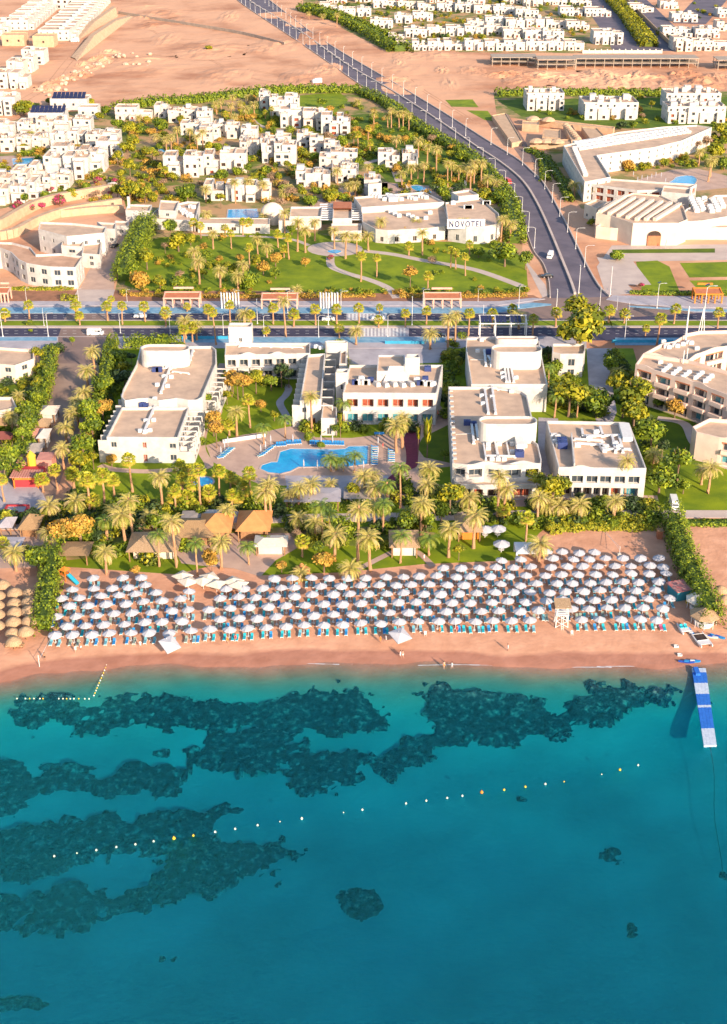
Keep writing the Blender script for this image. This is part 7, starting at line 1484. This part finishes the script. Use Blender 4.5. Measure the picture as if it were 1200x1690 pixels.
vehicle(908,425,'van',cw,1.3,'white van driving down the sloping road','van','van'); vehicle(903,458,'car',cb,.1,'small black car at the foot of the sloping road','car','car'); vehicle(838,302,'van',cr_,1.9,'red and white van at the bend of the sloping road','van','van'); vehicle(523,137,'truck',cw,.5,'white box truck parked alone on the desert','truck','truck')
vehicle(208,387,'car',cb,.1,'dark car parked by the small white service house','parked_car','car'); vehicle(190,408,'car',cb,1.2,'dark car parked beside the stepped white building','parked_car','car'); vehicle(124,69,'truck',cw,.2,'white truck near the sandstone embankment','truck','truck')
for i, (X, Y) in enumerate(((178,300),(180,305),(181,311),(183,317))): vehicle(X+6, Y, 'car', (cw, cs)[i % 2], .2, ('silver-white parked car, '+['farthest', 'second farthest', 'second nearest', 'nearest'][i]+' in the row below the left village'), 'parked_car', 'car')
for i in range(8): vehicle(1030-i*0+8+i*4.6, 8+i*7.4, 'car', (cw, cs, cb)[i % 3], 2.2, ['white', 'silver', 'black'][i % 3]+' car parked along the distant straight lane, '+['first','second','third','fourth','fifth','sixth','seventh','eighth'][i]+' from the top', 'parked_car', 'car')
vehicle(1112,836,'van',cw,1.5,'white buggy van by the promenade at the head of the right hedge','van','van')
# ---------------------------------------------------------------- labels: same look + same place gets an ordinal from the left
ZN = [((-99,-99,210,100), 'in the far left white quarter'), ((480,-99,982,98), 'in the distant villa quarter'), ((982,-99,1400,98), 'at the far right corner'),
 ((-99,98,200,352), 'in the upper left village'), ((200,98,340,352), 'among the villas left of centre'), ((340,98,470,352), 'among the central villas'), ((470,98,600,352), 'among the villas right of centre'), ((600,98,700,352), 'in the grove beside the sloping road'), ((700,98,862,352), 'below the long roadside hedge'),
 ((862,98,1400,400), 'by the right courtyard hotel'), ((-99,352,225,495), 'by the wavy white building'), ((225,352,360,495), 'in the left part of the park'), ((360,352,510,495), 'in the park left of the plaza'), ((510,352,660,495), 'around the park plaza'), ((660,352,862,495), 'in the right part of the park'),
 ((862,400,1400,495), 'right of the road junction'), ((-99,495,300,580), 'on the left stretch of the boulevard'), ((300,495,600,580), 'on the middle stretch of the boulevard'), ((600,495,890,580), 'on the boulevard right of the crossing'), ((890,495,1400,580), 'on the right stretch of the boulevard'),
 ((-99,580,100,800), 'left of the market street'), ((100,580,180,800), 'along the service street'), ((180,580,375,775), 'beside the left hotel wing'), ((375,580,500,735), 'in the courtyard garden'), ((500,580,735,735), 'in front of the lobby'),
 ((375,735,650,800), 'beside the big pool'), ((650,735,760,800), 'by the purple path'), ((735,580,1000,800), 'around the right hotel wings'), ((1000,580,1400,848), 'in the right neighbouring garden'),
 ((-99,775,110,1100), 'by the market square'), ((110,775,260,862), 'on the lower left lawn'), ((260,775,430,862), 'below the left hotel wing'), ((430,775,560,862), 'left below the big pool'), ((560,775,740,862), 'right below the big pool'), ((740,775,1000,870), 'before the terrace wing'),
 ((110,862,300,1100), 'behind the left parasols'), ((300,862,480,1100), 'by the thatched bars'), ((480,862,660,1100), 'on the middle beach lawn'), ((660,862,850,1100), 'by the timber bar'), ((850,862,1400,1100), 'behind the right parasols')]
def zone(p):
    for (a, b_, c, d), s_ in ZN:
        if a <= p[0] < c and b_ <= p[1] < d: return s_
    return 'near the picture edge'
ONES = ['', 'first', 'second', 'third', 'fourth', 'fifth', 'sixth', 'seventh', 'eighth', 'ninth', 'tenth', 'eleventh', 'twelfth', 'thirteenth', 'fourteenth', 'fifteenth', 'sixteenth', 'seventeenth', 'eighteenth', 'nineteenth']
TENS = {2: ('twentieth', 'twenty'), 3: ('thirtieth', 'thirty'), 4: ('fortieth', 'forty'), 5: ('fiftieth', 'fifty'), 6: ('sixtieth', 'sixty'), 7: ('seventieth', 'seventy'), 8: ('eightieth', 'eighty'), 9: ('ninetieth', 'ninety')}
def ordn(n):
    if n < 20: return ONES[n]
    t, o = divmod(n, 10); return TENS[t][0] if o == 0 else TENS[t][1]+'-'+ONES[o]
grp = {}
for o, lab, cat, at, fixed in REG:
    if fixed: continue
    at = at or to_px(o.location); grp.setdefault((lab if ' row ' in lab or lab.endswith('row') else lab+' '+zone(at)), []).append((at[0], o))
for lab, L in grp.items():
    L.sort(key=lambda q: q[0]); n = len(L)
    for i, (x, o) in enumerate(L):
        if n == 1: o['label'] = lab
        elif i == 0: o['label'] = lab+', leftmost'
        elif i == n-1: o['label'] = lab+', rightmost'
        else: o['label'] = lab+', '+ordn(i+1)+' from left'
print('palms', npalm, 'objects', len(bpy.data.objects))
